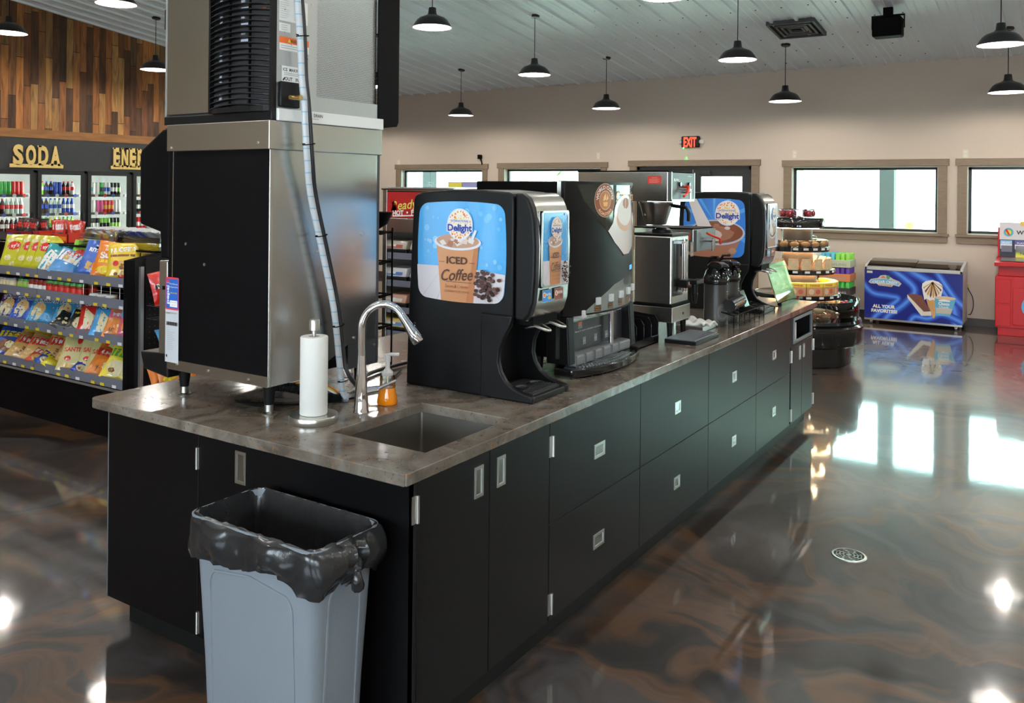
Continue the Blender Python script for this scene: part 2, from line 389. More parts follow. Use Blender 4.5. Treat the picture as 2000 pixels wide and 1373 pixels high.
# right wall, then wall behind the camera with window openings added for front fill
for nm, wins in (('wall_right', None),):
    mb = MB(); zt = 5.6; cur = U0
    for a, b in []:
        mb.box(cur, a, V0-.2, V0, 0, zt); mb.box(a, b, V0-.2, V0, 0, .9); mb.box(a, b, V0-.2, V0, 2.3, zt); cur = b
    mb.box(cur, UW, V0-.2, V0, 0, zt)
    mb.v = [(x, y, min(z, zceil(x)+.0)) for x, y, z in mb.v]
    struct(mb.build(nm, WALLP, smooth=0), 'cream wall on the right side')
mb = MB(); cur = V0
for a, b in [(-6.2, -4.0), (-3.0, -.8), (.2, 2.4)]:  # unseen openings, put in to light the near end of the island
    mb.box(U0-.2, U0, cur, a, 0, 5.6); mb.box(U0-.2, U0, a, b, 0, .9); mb.box(U0-.2, U0, a, b, 2.3, 5.6); cur = b
mb.box(U0-.2, U0, cur, V1, 0, 5.6)
struct(mb.build('wall_front', WALLP, smooth=0), 'cream wall behind the viewer')
# windows
def window(i, a, b, z0, z1, lab):
    t = sthing('window_%d' % i, lab, (UW, (a+b)/2, z0)); W = (b-a)/2; H = z1-z0
    mb = MB(); mb.box(-.028, .004, -W-.11, -W, 0, H+.01).box(-.028, .004, W, W+.11, 0, H+.01)
    mb.box(-.036, .004, -W-.135, W+.135, H+.005, H+.1).box(-.05, .004, -W-.135, W+.135, -.035, .0).box(-.03, .004, -W-.12, W+.12, -.125, -.035)
    mb.build('casing', TRIM, t, smooth=0, bevel=.004)
    mb = MB(); mb.box(0, .11, -W, -W+.012, 0, H).box(0, .11, W-.012, W, 0, H).box(0, .11, -W, W, H-.012, H).box(0, .11, -W, W, 0, .012)
    mb.build('jamb', mat('window jamb paint', (.62, .60, .53), .5), t, smooth=0)
    mb = MB(); g = .012; f = .035
    mb.box(.1, .15, -W+g, -W+g+f, g, H-g).box(.1, .15, W-g-f, W-g, g, H-g).box(.1, .15, -W+g, W-g, H-g-f, H-g).box(.1, .15, -W+g, W-g, g, g+f)
    mb.build('sash', FRAMEB, t, smooth=0, bevel=.003)
    B(.122, .128, -W+g+f, W-g-f, g+f, H-g-f).build('pane', GLASSW, t, smooth=0)
LW = ['leftmost window, behind the red sign', 'window behind the tall coffee machine', '', 'wide window above the ice cream freezer', 'window at the right edge above the red kiosk', 'window further right', 'window at the right end of the wall']
i = 0
for q, l in zip(OPEN, LW):
    if q[2]: i += 1; window(i, *q, l)
# double door
a, b, _, z1 = OPEN[2]; t = sthing('door_1', 'dark double glass exit door', (UW, (a+b)/2, 0)); W = (b-a)/2
mb = MB(); mb.box(-.03, .004, -W-.115, -W, 0, z1+.01).box(-.03, .004, W, W+.115, 0, z1+.01).box(-.04, .004, -W-.14, W+.14, z1+.005, z1+.1)
mb.build('casing', TRIM, t, smooth=0, bevel=.004)
mb = MB(); mb.box(.02, .14, -W, -W+.05, 0, z1).box(.02, .14, W-.05, W, 0, z1).box(.02, .14, -W, W, z1-.05, z1)
mb.build('frame', FRAMEB, t, smooth=0)
for s in (-1, 1):
    mb = MB(); x0, x1 = (-W+.05, -.004) if s < 0 else (.004, W-.05); g0, g1 = x0+.11, x1-.13
    if s > 0: g0, g1 = x0+.13, x1-.11
    mb.box(.04, .085, x0, g0, .01, z1-.05).box(.04, .085, g1, x1, .01, z1-.05).box(.04, .085, g0, g1, 1.985, z1-.05).box(.04, .085, g0, g1, .01, .3)
    lf = mb.build('door_leaf', FRAMEB, t, smooth=0)
    B(.06, .066, g0, g1, .3, 1.985).build('pane', GLASSW, lf, smooth=0)
    MB().cyl((.03, g0 if s > 0 else g1, 1.0), (-.03, g0 if s > 0 else g1, 1.0), .012).box(-.05, -.03, min(g0, g1)-.03, max(g0, g1)+.03, .98, 1.02).build('push_bar', NICKEL, lf, smooth=0)
B(-.01, .02, -.3, -.12, 2.01, 2.075).build('door_closer', FRAMEB, t, smooth=0, bevel=.01)
# baseboards
mb = MB(); mb.box(UW-.015, UW, 4.48, V1-.95, 0, .1).box(UW-.015, UW, V0, 2.31, 0, .1)
struct(mb.build('baseboard_back', mat('dark brown vinyl base', (.05, .036, .028), .4), smooth=0))

# ---------------------------------------------------------------- outdoors
g = B(UW+.2, 60, -50, 50, -.25, -.12).build('pavement', mat('sunlit concrete', (.62, .62, .58), .9, var=.15, bscale=2), smooth=0); struct(g, 'pale concrete forecourt outside the windows')
for y, u_, lab in ((11.2, 14.2, 'grey porch post outside the leftmost window'), (1.05, 14.2, 'dark porch post outside the wide window over the freezer')):
    c = thing('porch_post', lab, 'post', (u_, y, -.12))
    B(-.12, .12, -.12, .12, .0, 3.4).build('shaft', mat('grey post', (.012, .014, .017), .6), c, bevel=.01)
    B(-.18, .18, -.18, .18, .0, .35).build('footing', mat('grey post foot', (.10, .11, .11), .8), c, bevel=.01)
t = tag(MB().cyl((14.0, .67, -.12), (14.0, .67, 1.25), .07, n=16).build('bollard', mat('yellow bollard', (.9, .55, .05), .5)), 'yellow bollard outside beside the dark porch post', 'bollard')
def tree(x, y, h, lab):
    t = thing('tree', lab, 'tree', (x, y, -.12), 0, 'trees outside')
    MB().cyl((0, 0, 0), (0, 0, h*.5), .2, .12).build('trunk', mat('bark', (.16, .11, .07), .9), t)
    mb = MB()
    for i in range(70):
        a, r, z = random.uniform(0, 2*pi), random.uniform(0, 1)**.6*h*.33, random.uniform(.35, 1)*h
        mb.sphere((r*cos(a), r*sin(a), z), random.uniform(.25, .6), None, random.uniform(.2, .45), 7, 5)
    mb.build('crown', mat('tree leaves', (.38, .42, .26), .8, bump=1, bscale=8, var=.6), t, smooth=0)
tree(24, -2.5, 6.5, 'leafy tree outside seen through the right edge window'); tree(27, -6, 6, 'leafy tree outside further right'); tree(30, 7, 6.5, 'leafy tree outside behind the coffee machines'); tree(29, 17, 6, 'leafy tree outside past the left window')
c = thing('parked_car', 'pale parked car outside the window at the right edge', 'car', (17.5, -3.0, -.12))
MB().prism([(-2.1, .25), (2.1, .25), (2.15, .8), (1.3, .95), (.7, 1.4), (-1.2, 1.4), (-1.7, .95), (-2.15, .85)], -.85, .85, 'x').build('body', mat('white car paint', (.75, .75, .75), .3, coat=.5), c, bevel=.05)
for yy in (-1.35, 1.35):
    MB().lathe([(.0, -.1), (.33, -.1), (.35, -.05), (.35, .08), (.0, .1)], (-.83, yy, .35), 24, 'x').build('wheel', mat('tyre', (.03, .03, .03), .8), c)

# ---------------------------------------------------------------- pendant lamps
SHB = mat('black enamel shade', (.012, .012, .013), .3, spec=.6)
SHW = mat('white enamel lining', (.85, .85, .85), .35)
BULB = mat('lit bulb', (1, 1, 1), .4, emit=14, ecol=(1, .96, .92))
def lamp_proto(loc, lab, group):
    t = thing('pendant_lamp', lab, 'pendant lamp', loc, 0, group)
    mb = MB()
    outer = [(.001, .215), (.036, .215), (.04, .21), (.047, .15), (.06, .135), (.095, .12), (.135, .105), (.165, .08), (.195, .035), (.2125, .0)]
    mb.lathe(outer, n=40)
    mb.mat(1).lathe([(.2125, 0), (.205, .002), (.187, .036), (.158, .078), (.128, .1), (.05, .125), (.001, .13)], n=40)
    mb.build('shade', [SHB, SHW], t)
    MB().sphere((0, 0, .092), .060, .060, .032, 20, 10).build('bulb', BULB, t)
    return t
LAMPS = [(9.63, 6.92, 'black pendant lamp hanging leftmost of those before the cream wall'), (7.52, 4.19, 'black pendant lamp hanging over the creamer dispensers, nearer than its neighbours'),
 (9.63, 4.22, 'black pendant lamp before the cream wall, second from the left'), (9.71, 1.59, 'black pendant lamp hanging between the exit sign and the wide window'),
 (9.78, -1.0, 'black pendant lamp hanging lowest at the right edge of the photo'), (5.76, 9.61, 'black pendant lamp in front of the plank wall beside the ice maker'),
 (5.37, 4.17, 'large near pendant lamp with lit bulb just right of the ice maker'), (7.53, 1.52, 'black pendant lamp left of the square ceiling vent'),
 (7.69, -1.05, 'large pendant lamp with lit bulb at the top right corner'), (3.52, 7.06, 'pendant lamp cut by the top edge above the plank wall'),
 (3.77, 9.78, 'black pendant lamp at the left edge in front of the planks'), (5.3, 1.46, 'pendant lamp whose rim just shows at the top centre')]
DROP = .77
first = None
def lamp(x, y, lab, group='black pendant lamps'):
    global first
    zc = zceil(x); z = zc-DROP
    if first is None:
        first = lamp_proto((x, y, z), lab, group); t = first
        KIDS[first.name] = list(first.children)
    else: t = dup(first, (x, y, z), label=lab, group=group)
    MB().cyl((0, 0, .21), (0, 0, DROP), .0045, n=6).build('cord', BLACKM, t)
    c = MB().lathe([(.001, 0), (.05, 0), (.062, .012), (.062, .03), (.001, .03)], n=20).build('canopy', SHB, t, loc=(0, 0, DROP-.03)); c.rotation_euler = (0, math.atan(SL), 0)
    l = bpy.data.lights.new('lamp light', 'POINT'); l.energy = LAMP_W; l.color = (1, .93, .84); l.shadow_soft_size = .038
    lo = bpy.data.objects.new('lamp_light', l); COL.objects.link(lo); lo.parent = t; lo.location = (0, 0, .045)
for a in LAMPS: lamp(*a)
for x, y in [(9.7, 9.6), (7.5, 9.6), (7.53, 6.9), (5.4, 6.9), (5.4, -1.05), (3.4, 4.2), (3.4, 1.5), (3.3, -1.1), (1.2, 9.6), (1.2, 6.9), (1.2, 4.2), (1.2, 1.5), (1.2, -1.1), (-1, 9.6), (-1, 6.9), (-1, 4.2), (-1, 1.5), (-1, -1.1), (-3.2, 4.2), (-3.2, 1.5), (-3.2, -1.1), (9.7, -3.7), (7.6, -3.7), (5.4, -3.7), (3.3, -3.7), (1.2, -3.7), (-1, -3.7), (7.6, -6.3), (3.3, -6.3), (-1, -6.3)]:
    lamp(x, y, 'black pendant lamp beyond the edge of the photo', 'pendant lamps outside the picture')

# ---------------------------------------------------------------- wall and ceiling fittings
t = thing('exit_sign', 'black exit sign with red letters over the double door', 'exit sign', (UW, 3.41, 2.53))
B(-.06, 0, -.15, .15, -.09, .09).build('housing', BLACKP, t, bevel=.02, seg=3)
Art().text('EXIT', 0, 0, .155, mat('red lit letters', (1, .05, .02), .5, emit=2.2), w=.21, bold=.03).build('lettering', face_u(-.061, 0, 0), t)
for s in (-1, 1): MB().cyl((-.02, s*.15, .0), (-.05, s*.19, .0), .03, .035, n=16).build('emergency_head', WHITEP, t)
MB().sphere((-.05, .11, -.095), .012).build('indicator_light', mat('green led', (.05, 1, .1), .5, emit=8), t)
l = bpy.data.lights.new('exit led', 'SPOT'); l.energy = 7; l.color = (.05, 1, .15); l.spot_size = radians(26); l.spot_blend = .4; l.shadow_soft_size = .004
lo = bpy.data.objects.new('led_beam', l); COL.objects.link(lo); lo.parent = t; lo.location = (-.05, .1, -.11); lo.rotation_euler = (0, radians(-12), 0); lo.rotation_euler = (radians(-7), radians(-10), 0)
for v_, z, lab in ((9.436, 2.25, 'above the leftmost window'), (5.05, 2.33, 'above the second window'), (1.80, 2.31, 'above the left end of the wide window'), (-.447, 2.29, 'above the window at the right edge'), (-.47, .5, 'low on the wall beside the freezer with a yellow plug')):
    t = thing('wall_outlet', 'small beige outlet plate '+lab, 'outlet', (UW, v_, z))
    B(-.008, 0, -.037, .037, -.06, .06).build('plate', mat('beige plastic', (.66, .6, .48), .4), t, bevel=.003)
    for s in (-1, 1): B(-.012, -.008, -.016, .016, s*.025-.014, s*.025+.014).build('socket', mat('ivory plastic', (.72, .68, .58), .4), t)
    if z < 1:
        B(-.06, -.012, -.03, .0, .005, .045).build('plug', mat('yellow plug', (.75, .42, .02), .5), t, bevel=.005)
t = thing('security_camera', 'small black camera on a bent arm beside the first window', 'camera', (UW, 7.42, 2.25))
MB().tube([(-.03, 0, -.05), (-.05, .0, .0), (-.06, .02, .06)], .012, 8).build('arm', BLACKM, t)
B(-.12, -.03, .0, .05, .05, .13).build('camera_body', BLACKM, t, bevel=.008)
MB().tube([(-.03, 0, -.05), (-.012, -.02, -.12), (-.01, -.02, -.3)], .004, 6).build('cable', mat('grey cable', (.3, .28, .25), .6), t)
# ceiling vent + speaker, tilted with the ceiling
TA = math.atan(SL)
t = thing('ceiling_vent', 'square black air vent in the sloping ceiling', 'air vent', (9.0, 1.26, zceil(9.0)-.022)); t.rotation_euler = (0, TA, 0)
mb = MB(); mb.box(-.32, .32, -.29, -.26, -.03, .02).box(-.32, .32, .26, .29, -.03, .02).box(-.32, -.29, -.26, .26, -.03, .02).box(.29, .32, -.26, .26, -.03, .02)
mb.build('frame', mat('dark grey frame', (.06, .06, .065), .5), t)
mb = MB()
for r in (.22, .16, .1):
    mb.box(-r, r, -r, -r+.03, -.025, .0).box(-r, r, r-.03, r, -.025, .0).box(-r, -r+.03, -r, r, -.025, .0).box(r-.03, r, -r, r, -.025, .0)
mb.build('diffuser_cone', mat('grey diffuser', (.05, .055, .06), .4), t)
B(-.3, .3, -.27, .27, .0, .018).build('backing', BLACKM, t)
t = thing('ceiling_speaker', 'black speaker hung from the ceiling on a bracket', 'speaker', (8.61, .13, zceil(8.61)))
mb = MB(); mb.box(-.02, .02, -.17, .17, -.1, -.085).box(-.02, .02, -.175, -.165, -.24, -.085).box(-.02, .02, .165, .175, -.24, -.085).box(-.03, .03, -.05, .05, -.1, .0)
mb.build('bracket', BLACKM, t)
B(-.12, .1, -.155, .155, -.34, -.12).build('speaker_box', BLACKM, t, bevel=.02)

# ================================================================ DRINK COOLERS (along the left wall)
SPECK = mat('speckled black fascia', (.028, .03, .032), .6, var=.9, bscale=160)
CW = .765; C0 = 4.035 - 3*CW; ND = 10
t = thing('drink_cooler', 'long run of black glass door drink coolers along the left wall', 'cooler', (C0, VC, 0))
LW_ = CW*ND
B(-.02, LW_+.02, -.01, .06, 1.97, 2.44).build('fascia', SPECK, t, smooth=0)
mb = MB()
mb.box(-.03, LW_+.03, .78, .84, 0, 2.44).box(-.03, LW_+.03, .0, .78, 2.05, 2.1).box(-.03, LW_+.03, .05, .78, 0.0, .2).box(-.03, 0, .05, .78, 0, 2.1).box(LW_, LW_+.03, .05, .78, 0, 2.1)
mb.build('cabinet', mat('white cooler liner', (.75, .77, .77), .5), t, smooth=0)
B(-.02, LW_+.02, -.0, .05, 0, .22).build('kick_panel', BLACKM, t, smooth=0)
LED = mat('cooler light tube', (1, 1, 1), .5, emit=60, ecol=(.97, 1, .93))
SHELF = mat('cooler shelf', (.06, .06, .06), .4)
for i in range(ND):
    x = i*CW
    mb = MB(); mb.box(x, x+.03, 0, .05, .22, 1.97).box(x+CW-.03, x+CW, 0, .05, .22, 1.97).box(x, x+CW, 0, .05, 1.93, 1.97)
    mb.build('door_frame', FRAMEB, t, smooth=0)
    d = MB(); d.box(x+.03, x+.085, -.025, .0, .24, 1.95).box(x+CW-.075, x+CW-.03, -.025, 0, .24, 1.95).box(x+.085, x+CW-.075, -.025, 0, 1.905, 1.95).box(x+.085, x+CW-.075, -.025, 0, .24, .32)
    d = d.build('door', FRAMEB, t, smooth=0)
    B(x+.085, x+CW-.075, -.014, -.008, .32, 1.905).build('door_glass', GLASSC, d, smooth=0)
    MB().tube([(x+CW-.052, -.02, 1.35), (x+CW-.052, -.06, 1.32), (x+CW-.052, -.06, .95), (x+CW-.052, -.02, .92)], .01, 8).build('handle', FRAMEB, d)
    B(x-.012, x+.012, .07, .09, .3, 1.9).build('light_tube', LED, t, smooth=0)
    for z in (.42, .73, 1.04, 1.32, 1.60):
        mb = MB(); mb.box(x+.02, x+CW-.02, .1, .55, z-.012, z)
        mb.box(x+.02, x+CW-.02, .092, .1, z-.025, z+.012)
        s = mb.build('shelf', SHELF, t, smooth=0)
        if i in (3, 4, 5, 6) and z > .9:
            for k in range(5):
                MB().cyl((x+.1+k*.14, .088, z-.004), (x+.1+k*.14, .091, z-.004), .028, n=14).build('price_disc', [P(.8, .8, .8), P(.75, .1, .1), P(.1, .15, .6)][(k+i) % 3], s)
def bottle(name, label, group, liquid, lab, cap, can=False, h=.24, r=.033):
    t = thing(name, label, 'bottle' if not can else 'can', (0, 0, -5), 0, group)
    if can:
        MB().lathe([(.001, 0), (r*.8, 0), (r, .012), (r, h-.018), (r*.82, h), (.001, h-.003)], n=12).build('can_body', lab, t)
        MB().lathe([(r+.0006, h*.3), (r+.0006, h*.62)], n=12).build('printed_band', liquid, t)
    else:
        MB().lathe([(.001, 0), (r*.85, 0), (r, .012), (r*.95, h*.3), (r, h*.38), (r, h*.6), (r*.8, h*.72), (r*.42, h*.87), (r*.38, h*.9)], n=12).build('bottle_body', liquid, t)
        MB().lathe([(r+.001, h*.36), (r+.001, h*.61)], n=12).build('label_band', lab, t)
        MB().lathe([(r*.42, h*.9), (r*.42, h), (.001, h)], n=10).build('cap', cap, t)
    KIDS[t.name] = list(t.children); return t
def col(*c): return P(*c, rough=.18)
COLA = col(.03, .012, .01); RED = col(.75, .03, .03); WHT = col(.85, .85, .83); GRN = col(.06, .5, .08); BLU = col(.03, .09, .55); CLR = col(.7, .82, .78); YEL = col(.75, .8, .1); ORG = col(.85, .3, .03); PNK = col(.85, .12, .35); BLK = col(.02, .02, .025); LIME = col(.3, .75, .1); AQU = col(.1, .5, .65)
ROWS = {  # door index: rows from the top shelf down: (liquid, label, cap, can?)
 3: [[(RED, RED, RED, 1), (GRN, GRN, GRN, 1), (RED, RED, WHT, 1)], [(COLA, RED, RED, 0), (CLR, RED, WHT, 0)], [(CLR, GRN, GRN, 0), (COLA, WHT, WHT, 0), (COLA, RED, WHT, 0)], [(RED, RED, RED, 0)]],
 4: [[(LIME, WHT, RED, 0), (COLA, BLU, BLU, 0), (BLU, BLU, BLU, 1), (COLA, RED, RED, 0), (WHT, RED, RED, 0)], [(COLA, BLU, BLU, 0), (CLR, BLU, BLU, 0), (BLU, WHT, BLU, 0)], [(CLR, WHT, GRN, 0), (YEL, GRN, YEL, 0), (LIME, GRN, GRN, 0)], [(GRN, LIME, GRN, 0)]],
 5: [[(AQU, WHT, WHT, 1), (WHT, WHT, WHT, 1), (BLK, GRN, BLK, 1), (BLU, WHT, WHT, 1), (WHT, BLK, BLK, 1), (LIME, BLK, BLK, 1)], [(WHT, WHT, WHT, 1), (PNK, PNK, PNK, 1), (ORG, RED, RED, 1), (WHT, WHT, WHT, 1)], [(WHT, BLK, BLK, 1), (BLK, LIME, BLK, 1), (LIME, BLK, BLK, 1)], [(PNK, PNK, PNK, 1), (ORG, ORG, ORG, 1), (LIME, YEL, YEL, 1)]],
 6: [[(WHT, WHT, WHT, 1), (RED, WHT, WHT, 1)], [(WHT, BLK, BLK, 1)], [(WHT, RED, WHT, 1), (BLK, WHT, WHT, 1)], [(WHT, PNK, PNK, 1)]],
}
DN = {3: 'leftmost cooler', 4: 'cooler under the soda sign', 5: 'cooler left of the energy sign', 6: 'cooler beside the ice dispenser'}
CN = {}
for nm, q in (('red', RED), ('white', WHT), ('green', GRN), ('blue', BLU), ('clear', CLR), ('yellow', YEL), ('orange', ORG), ('pink', PNK), ('black', BLK), ('lime green', LIME), ('aqua', AQU), ('dark', COLA)): CN[q.name] = nm
for di, rows in ROWS.items():
    for ri, (row, z) in enumerate(zip(rows, (1.60, 1.32, 1.04, .73))):
        nb = 9 if not row[0][3] else 10; protos = {}
        xs = lin(C0+di*CW+.115, C0+(di+1)*CW-.12, nb-1)
        for k, x in enumerate(xs):
            j = min(len(row)-1, int(k*len(row)/nb)); q = row[j]
            if di == 6 and k > 5: continue
            sh = ['top', 'second', 'third', 'fourth'][ri]
            kind = 'drink_can' if q[3] else 'soda_bottle'
            if j not in protos:
                lb = ('%s drink cans with a %s band' % (CN[q[1].name], CN[q[0].name]) if q[3] else '%s soda bottles with %s label and %s cap' % (CN[q[0].name], CN[q[1].name], CN[q[2].name]))
                lb2 = ('%s drink can with %s band' % (CN[q[1].name], CN[q[0].name]) if q[3] else '%s soda bottle with %s label' % (CN[q[0].name], CN[q[1].name]))
                g = '%s on the %s shelf of the %s, set %d' % (lb, sh, DN[di], j+1)
                protos[j] = bottle(kind, lb2+', %s shelf, %s' % (sh, DN[di]), lb+' on the '+sh+' shelf of the '+DN[di], q[0], q[1], q[2], q[3], h=.2 if q[3] else (.235 if ri else .21))
                protos[j].location = (x, VC+.15, z)
            else: dup(protos[j], (x, VC+.15, z))

# gold cut-out words
GOLD = mat('gold painted wood', (.80, .56, .19), .5)
def word(name, s, u0, u1, z0, z1, lab):
    t = thing(name, lab, 'sign', (u0, VC-.03, z0)); W = u1-u0; H = z1-z0; b = .055
    a = Art(step=0)
    n = len(s); cw = W/n
    for i, ch in enumerate(s):
        x = cw*(i+.5); a.text(ch, x, b+(H-b)/2-.005, H-b-.01, GOLD, w=cw*.8, bold=.045)
        for yy in (b-.01, H-.035):
            if ch in 'ENRD': a.rect(x-cw*.47, yy, x-cw*.16, yy+.025, GOLD)
            if ch in 'NA' and not (ch == 'A' and yy > b) : a.rect(x+cw*.14, yy, x+cw*.5, yy+.025, GOLD)
            if ch == 'A' and yy < b: a.rect(x-cw*.48, yy, x-cw*.14, yy+.025, GOLD)
            if ch == 'N': a.rect(x+cw*.14, yy, x+cw*.47, yy+.025, GOLD)
        if ch == 'E':
            a.rect(x+cw*.26, b, x+cw*.38, b+.09, GOLD); a.rect(x+cw*.26, H-.1, x+cw*.38, H-.01, GOLD)
    o = a.build('lettering', lambda x, y, o: (x, 0, y), t); q = o.modifiers.new('s', 'SOLIDIFY'); q.thickness = .018; q.offset = 0
    B(-.03, W+.03, -.009, .009, 0, b).build('base_bar', GOLD, t, bevel=.006)
word('soda_sign', 'SODA', 4.45, 5.17, 2.0, 2.34, 'gold cut-out word SODA standing against the black cooler fascia')
word('energy_sign', 'ENERGY', 5.99, 6.83, 2.01, 2.365, 'gold cut-out word ENERGY, partly hidden behind the ice dispenser')

# ================================================================ SNACK GONDOLA
GU, GV = 1.53, 3.78; GL = 3.4
PEG = mat('black pegboard', (.010, .009, .009), .55, spec=.2)
nt = PEG.node_tree
t = thing('snack_shelf', 'black snack gondola with four sloped shelves of chips left of the island', 'shelving', (GU, GV, 0))
B(.44, .48, 0, GL, .1, 1.25).build('back_panel', PEG, t, smooth=0)
mb = MB().box(.0, .06, -.02, .0, 0, 1.19).box(.06, .105, -.02, .0, .3, 1.19)
mb = MB().prism([(0, 0), (.95, 0), (.95, 1.283), (.2, 1.283), (.0, 1.25)], -.015, .0, 'y')
mb.build('end_panel', PEG, t, smooth=0)
B(-.005, .06, -.035, .0, .0, 1.25).build('corner_post', BLACKM, t, smooth=0, bevel=.003)
B(.10, .125, -.04, -.016, .1, 1.2).build('slotted_upright', GALV, t, smooth=0)
for y in (.95, 2.15): B(.42, .44, y-.012, y+.012, .3, 1.25).build('slotted_upright', GALV, t, smooth=0)
mb = MB().box(.02, .93, 0, GL, 0, .35); mb.build('kick_plate', BLACKM, t, smooth=0)
B(-.0, .012, 0, GL, .335, .352).build('base_trim', GALV, t, smooth=0)
B(.22, .85, -.02, GL, 1.285, 1.30).build('top_deck', BLACKM, t, smooth=0)
YTAG = mat('yellow price tag', (.78, .58, .04), .5); WTAG = mat('white price tag', (.75, .75, .75), .5)
LEV = [1.075, .925, .675, .38]
for si, z in enumerate(LEV):
    d0 = .0 if si == 3 else .02
    s = MB().prism([(d0+.005, z-.0), (.44, z+.03), (.44, z+.015), (d0+.005, z-.018)], 0, GL, 'y').build('shelf', BLACKM, t, smooth=0)
    for k in range(3):
        B(d0-.004, d0+.003, k*1.13+.005, (k+1)*1.13-.005, z-.018, z+.048).build('shelf_lip', CLEAR, s, smooth=0)
    for k in range(16):
        y = .05+k*.15+random.uniform(-.03, .03)
        if y < 2.4: B(d0-.007, d0-.004, y, y+.045, z-.016, z+.004).build('price_tag', YTAG if k % 3 else WTAG, s, smooth=0)
mb = MB()
for z in (1.01, 1.04): mb.cyl((.06, .02, z), (.06, .7, z), .002, n=5)
for z in (.60+.38, .64+.38): pass
for y in lin(.03, .7, 6): mb.cyl((.06, y, .95), (.06, y, 1.045), .002, n=5)
mb.build('wire_divider', NICKEL, t)

# bags -----------------------------------------------------------
def bagsurf(w, h, th, seed=0):
    rnd = random.Random(seed); ph = [rnd.uniform(0, 6) for _ in range(6)]
    def z(x, y):     # x in -w/2..w/2, y in 0..h
        s = max(0, 1-abs(2*x/w)**2.6); t_ = max(0, min(1, (y-.012)/(h-.024))); q = (sin(pi*t_))**.55*s**.5
        wr = .0022*(sin(40*x/w*1.1+ph[0]+6*y/h)+sin(22*x/w+ph[1]-17*y/h)+.8*sin(35*y/h+ph[2]))*(1-.6*q)
        return th/2*q*(1+.12*sin(5*x/w+ph[3])*sin(7*y/h+ph[4]))+wr*min(1, s*3)*(1 if 0 < t_ < 1 else .4)
    return z
def foil(*c): return mat('foil %.2f %.2f %.2f' % c, c, .27, .0, spec=.6, coat=.5, bump=.5, bscale=30)
def bag(name, label, w, h, th, base, art=None, group=None, seed=0, crimp=None):
    t = thing(name, label, 'snack bag', (0, 0, -5), 0, group); zf = bagsurf(w, h, th, seed); NX, NY = 14, 20
    mb = MB()
    for s in (1, -1):
        vs = []; fs = []
        for j in range(NY+1):
            y = h*j/NY
            for i in range(NX+1):
                x = w*(i/NX-.5); xx = x*(1-.05*sin(pi*j/NY)); vs.append((xx, -s*max(0, zf(x, y))-s*.0003, y))
        for j in range(NY):
            for i in range(NX):
                a = j*(NX+1)+i; fs.append((a, a+1, a+NX+2, a+NX+1))
        mb.add(vs, fs)
    mb.build('pouch', base, t, smooth=60)
    if art:
        a = Art(step=.00012); art(a, w, h)
        a.build('printed_art', lambda x, y, o: (x*(1-.05*sin(pi*y/h)), -max(0, zf(x, y))-.0008-o, y), t, xc=lin(-w/2, w/2, 12)[1:-1], yc=lin(0, h, 14)[1:-1])
    KIDS[t.name] = list(t.children); return t
INK = {k: P(*c, rough=.3) for k, c in dict(white=(.85, .85, .82), black=(.02, .02, .02), red=(.7, .03, .02), yellow=(.85, .65, .03), orange=(.85, .25, .03), tan=(.72, .45, .16), brown=(.25, .09, .03), blue=(.04, .12, .6), sky=(.12, .45, .8), green=(.08, .4, .08), cream=(.8, .7, .42), teal=(.03, .33, .36), grey=(.35, .36, .38), navy=(.02, .03, .2), pink=(.85, .15, .3), lime=(.4, .7, .08)).items()}
def A_lays(a, w, h):
    a.poly(circ(-.02, h*.62, .055, .04), INK['red']); a.text("Lay's", -.02, h*.62, .035, INK['white'], bold=.02, ang=.15)
    for x, y in ((-.05, .28), (.04, .22), (.05, .45), (-.06, .8), (0, .1), (.07, .7)): a.poly(circ(x, h*y, .03, .022), INK['cream'])
def A_tost(c2):
    def f(a, w, h):
        a.poly([(-w*.46, h*.04), (w*.46, h*.04), (w*.2, h*.3), (-w*.1, h*.34), (-w*.46, h*.52)], c2)
        a.poly(circ(-w*.14, h*.42, .05, .055, 9), INK['tan']); a.poly(circ(-w*.2, h*.27, .045, .05, 7), INK['cream'])
        a.text('TOSTITOS', 0, h*.7, .034, INK['white'], w=w*.86, bold=.09, ang=.12); a.text('TOSTITOS', 0, h*.7, .032, INK['black'], w=w*.84, bold=.04, ang=.12)
        for x, y in ((.3, .5), (.1, .85), (-.3, .85), (.35, .35)): a.poly(circ(w*x, h*y, .005), INK['orange'])
    return f
def A_corn(c2):
    def f(a, w, h):
        a.rect(-w*.47, h*.72, w*.47, h*.97, INK['black']); a.text('CORNERS', 0, h*.8, .03, INK['white'], w=w*.7, bold=.03)
        a.poly([(-w*.3, h*.68), (w*.05, h*.45), (-.01, h*.1), (-w*.3, h*.12)], INK['cream']); a.poly([(w*.0, h*.5), (w*.3, h*.3), (w*.05, h*.15)], INK['tan']); a.rect(-w*.4, h*.03, w*.4, h*.09, c2)
    return f
def A_frit(a, w, h):
    a.poly([(-w*.46, h*.5), (w*.46, h*.62), (w*.46, h*.9), (-w*.46, h*.82)], INK['red']); a.text('Fritos', 0, h*.71, .04, INK['white'], w=w*.7, bold=.05, ang=.13)
    for k in range(14): x, y = random.uniform(-.35, .35)*w, random.uniform(.08, .4)*h; a.poly([(x-.014, y), (x+.01, y-.008), (x+.016, y+.006), (x-.01, y+.01)], INK['tan'] if k % 2 else INK['brown'])
def A_sant(a, w, h):
    a.text('SANTITAS', 0, h*.55, .032, INK['red'], w=w*.8, bold=.04, ang=.08); a.poly(circ(-w*.22, h*.3, .025, .018), INK['red']); a.text('$2', -w*.22, h*.3, .02, INK['white'], bold=.04)
    a.poly([(-w*.4, h*.04), (w*.42, h*.04), (w*.4, h*.24), (0, h*.16), (-w*.35, h*.2)], INK['tan']); a.poly(circ(0, h*.8, .018, .03), INK['red'])
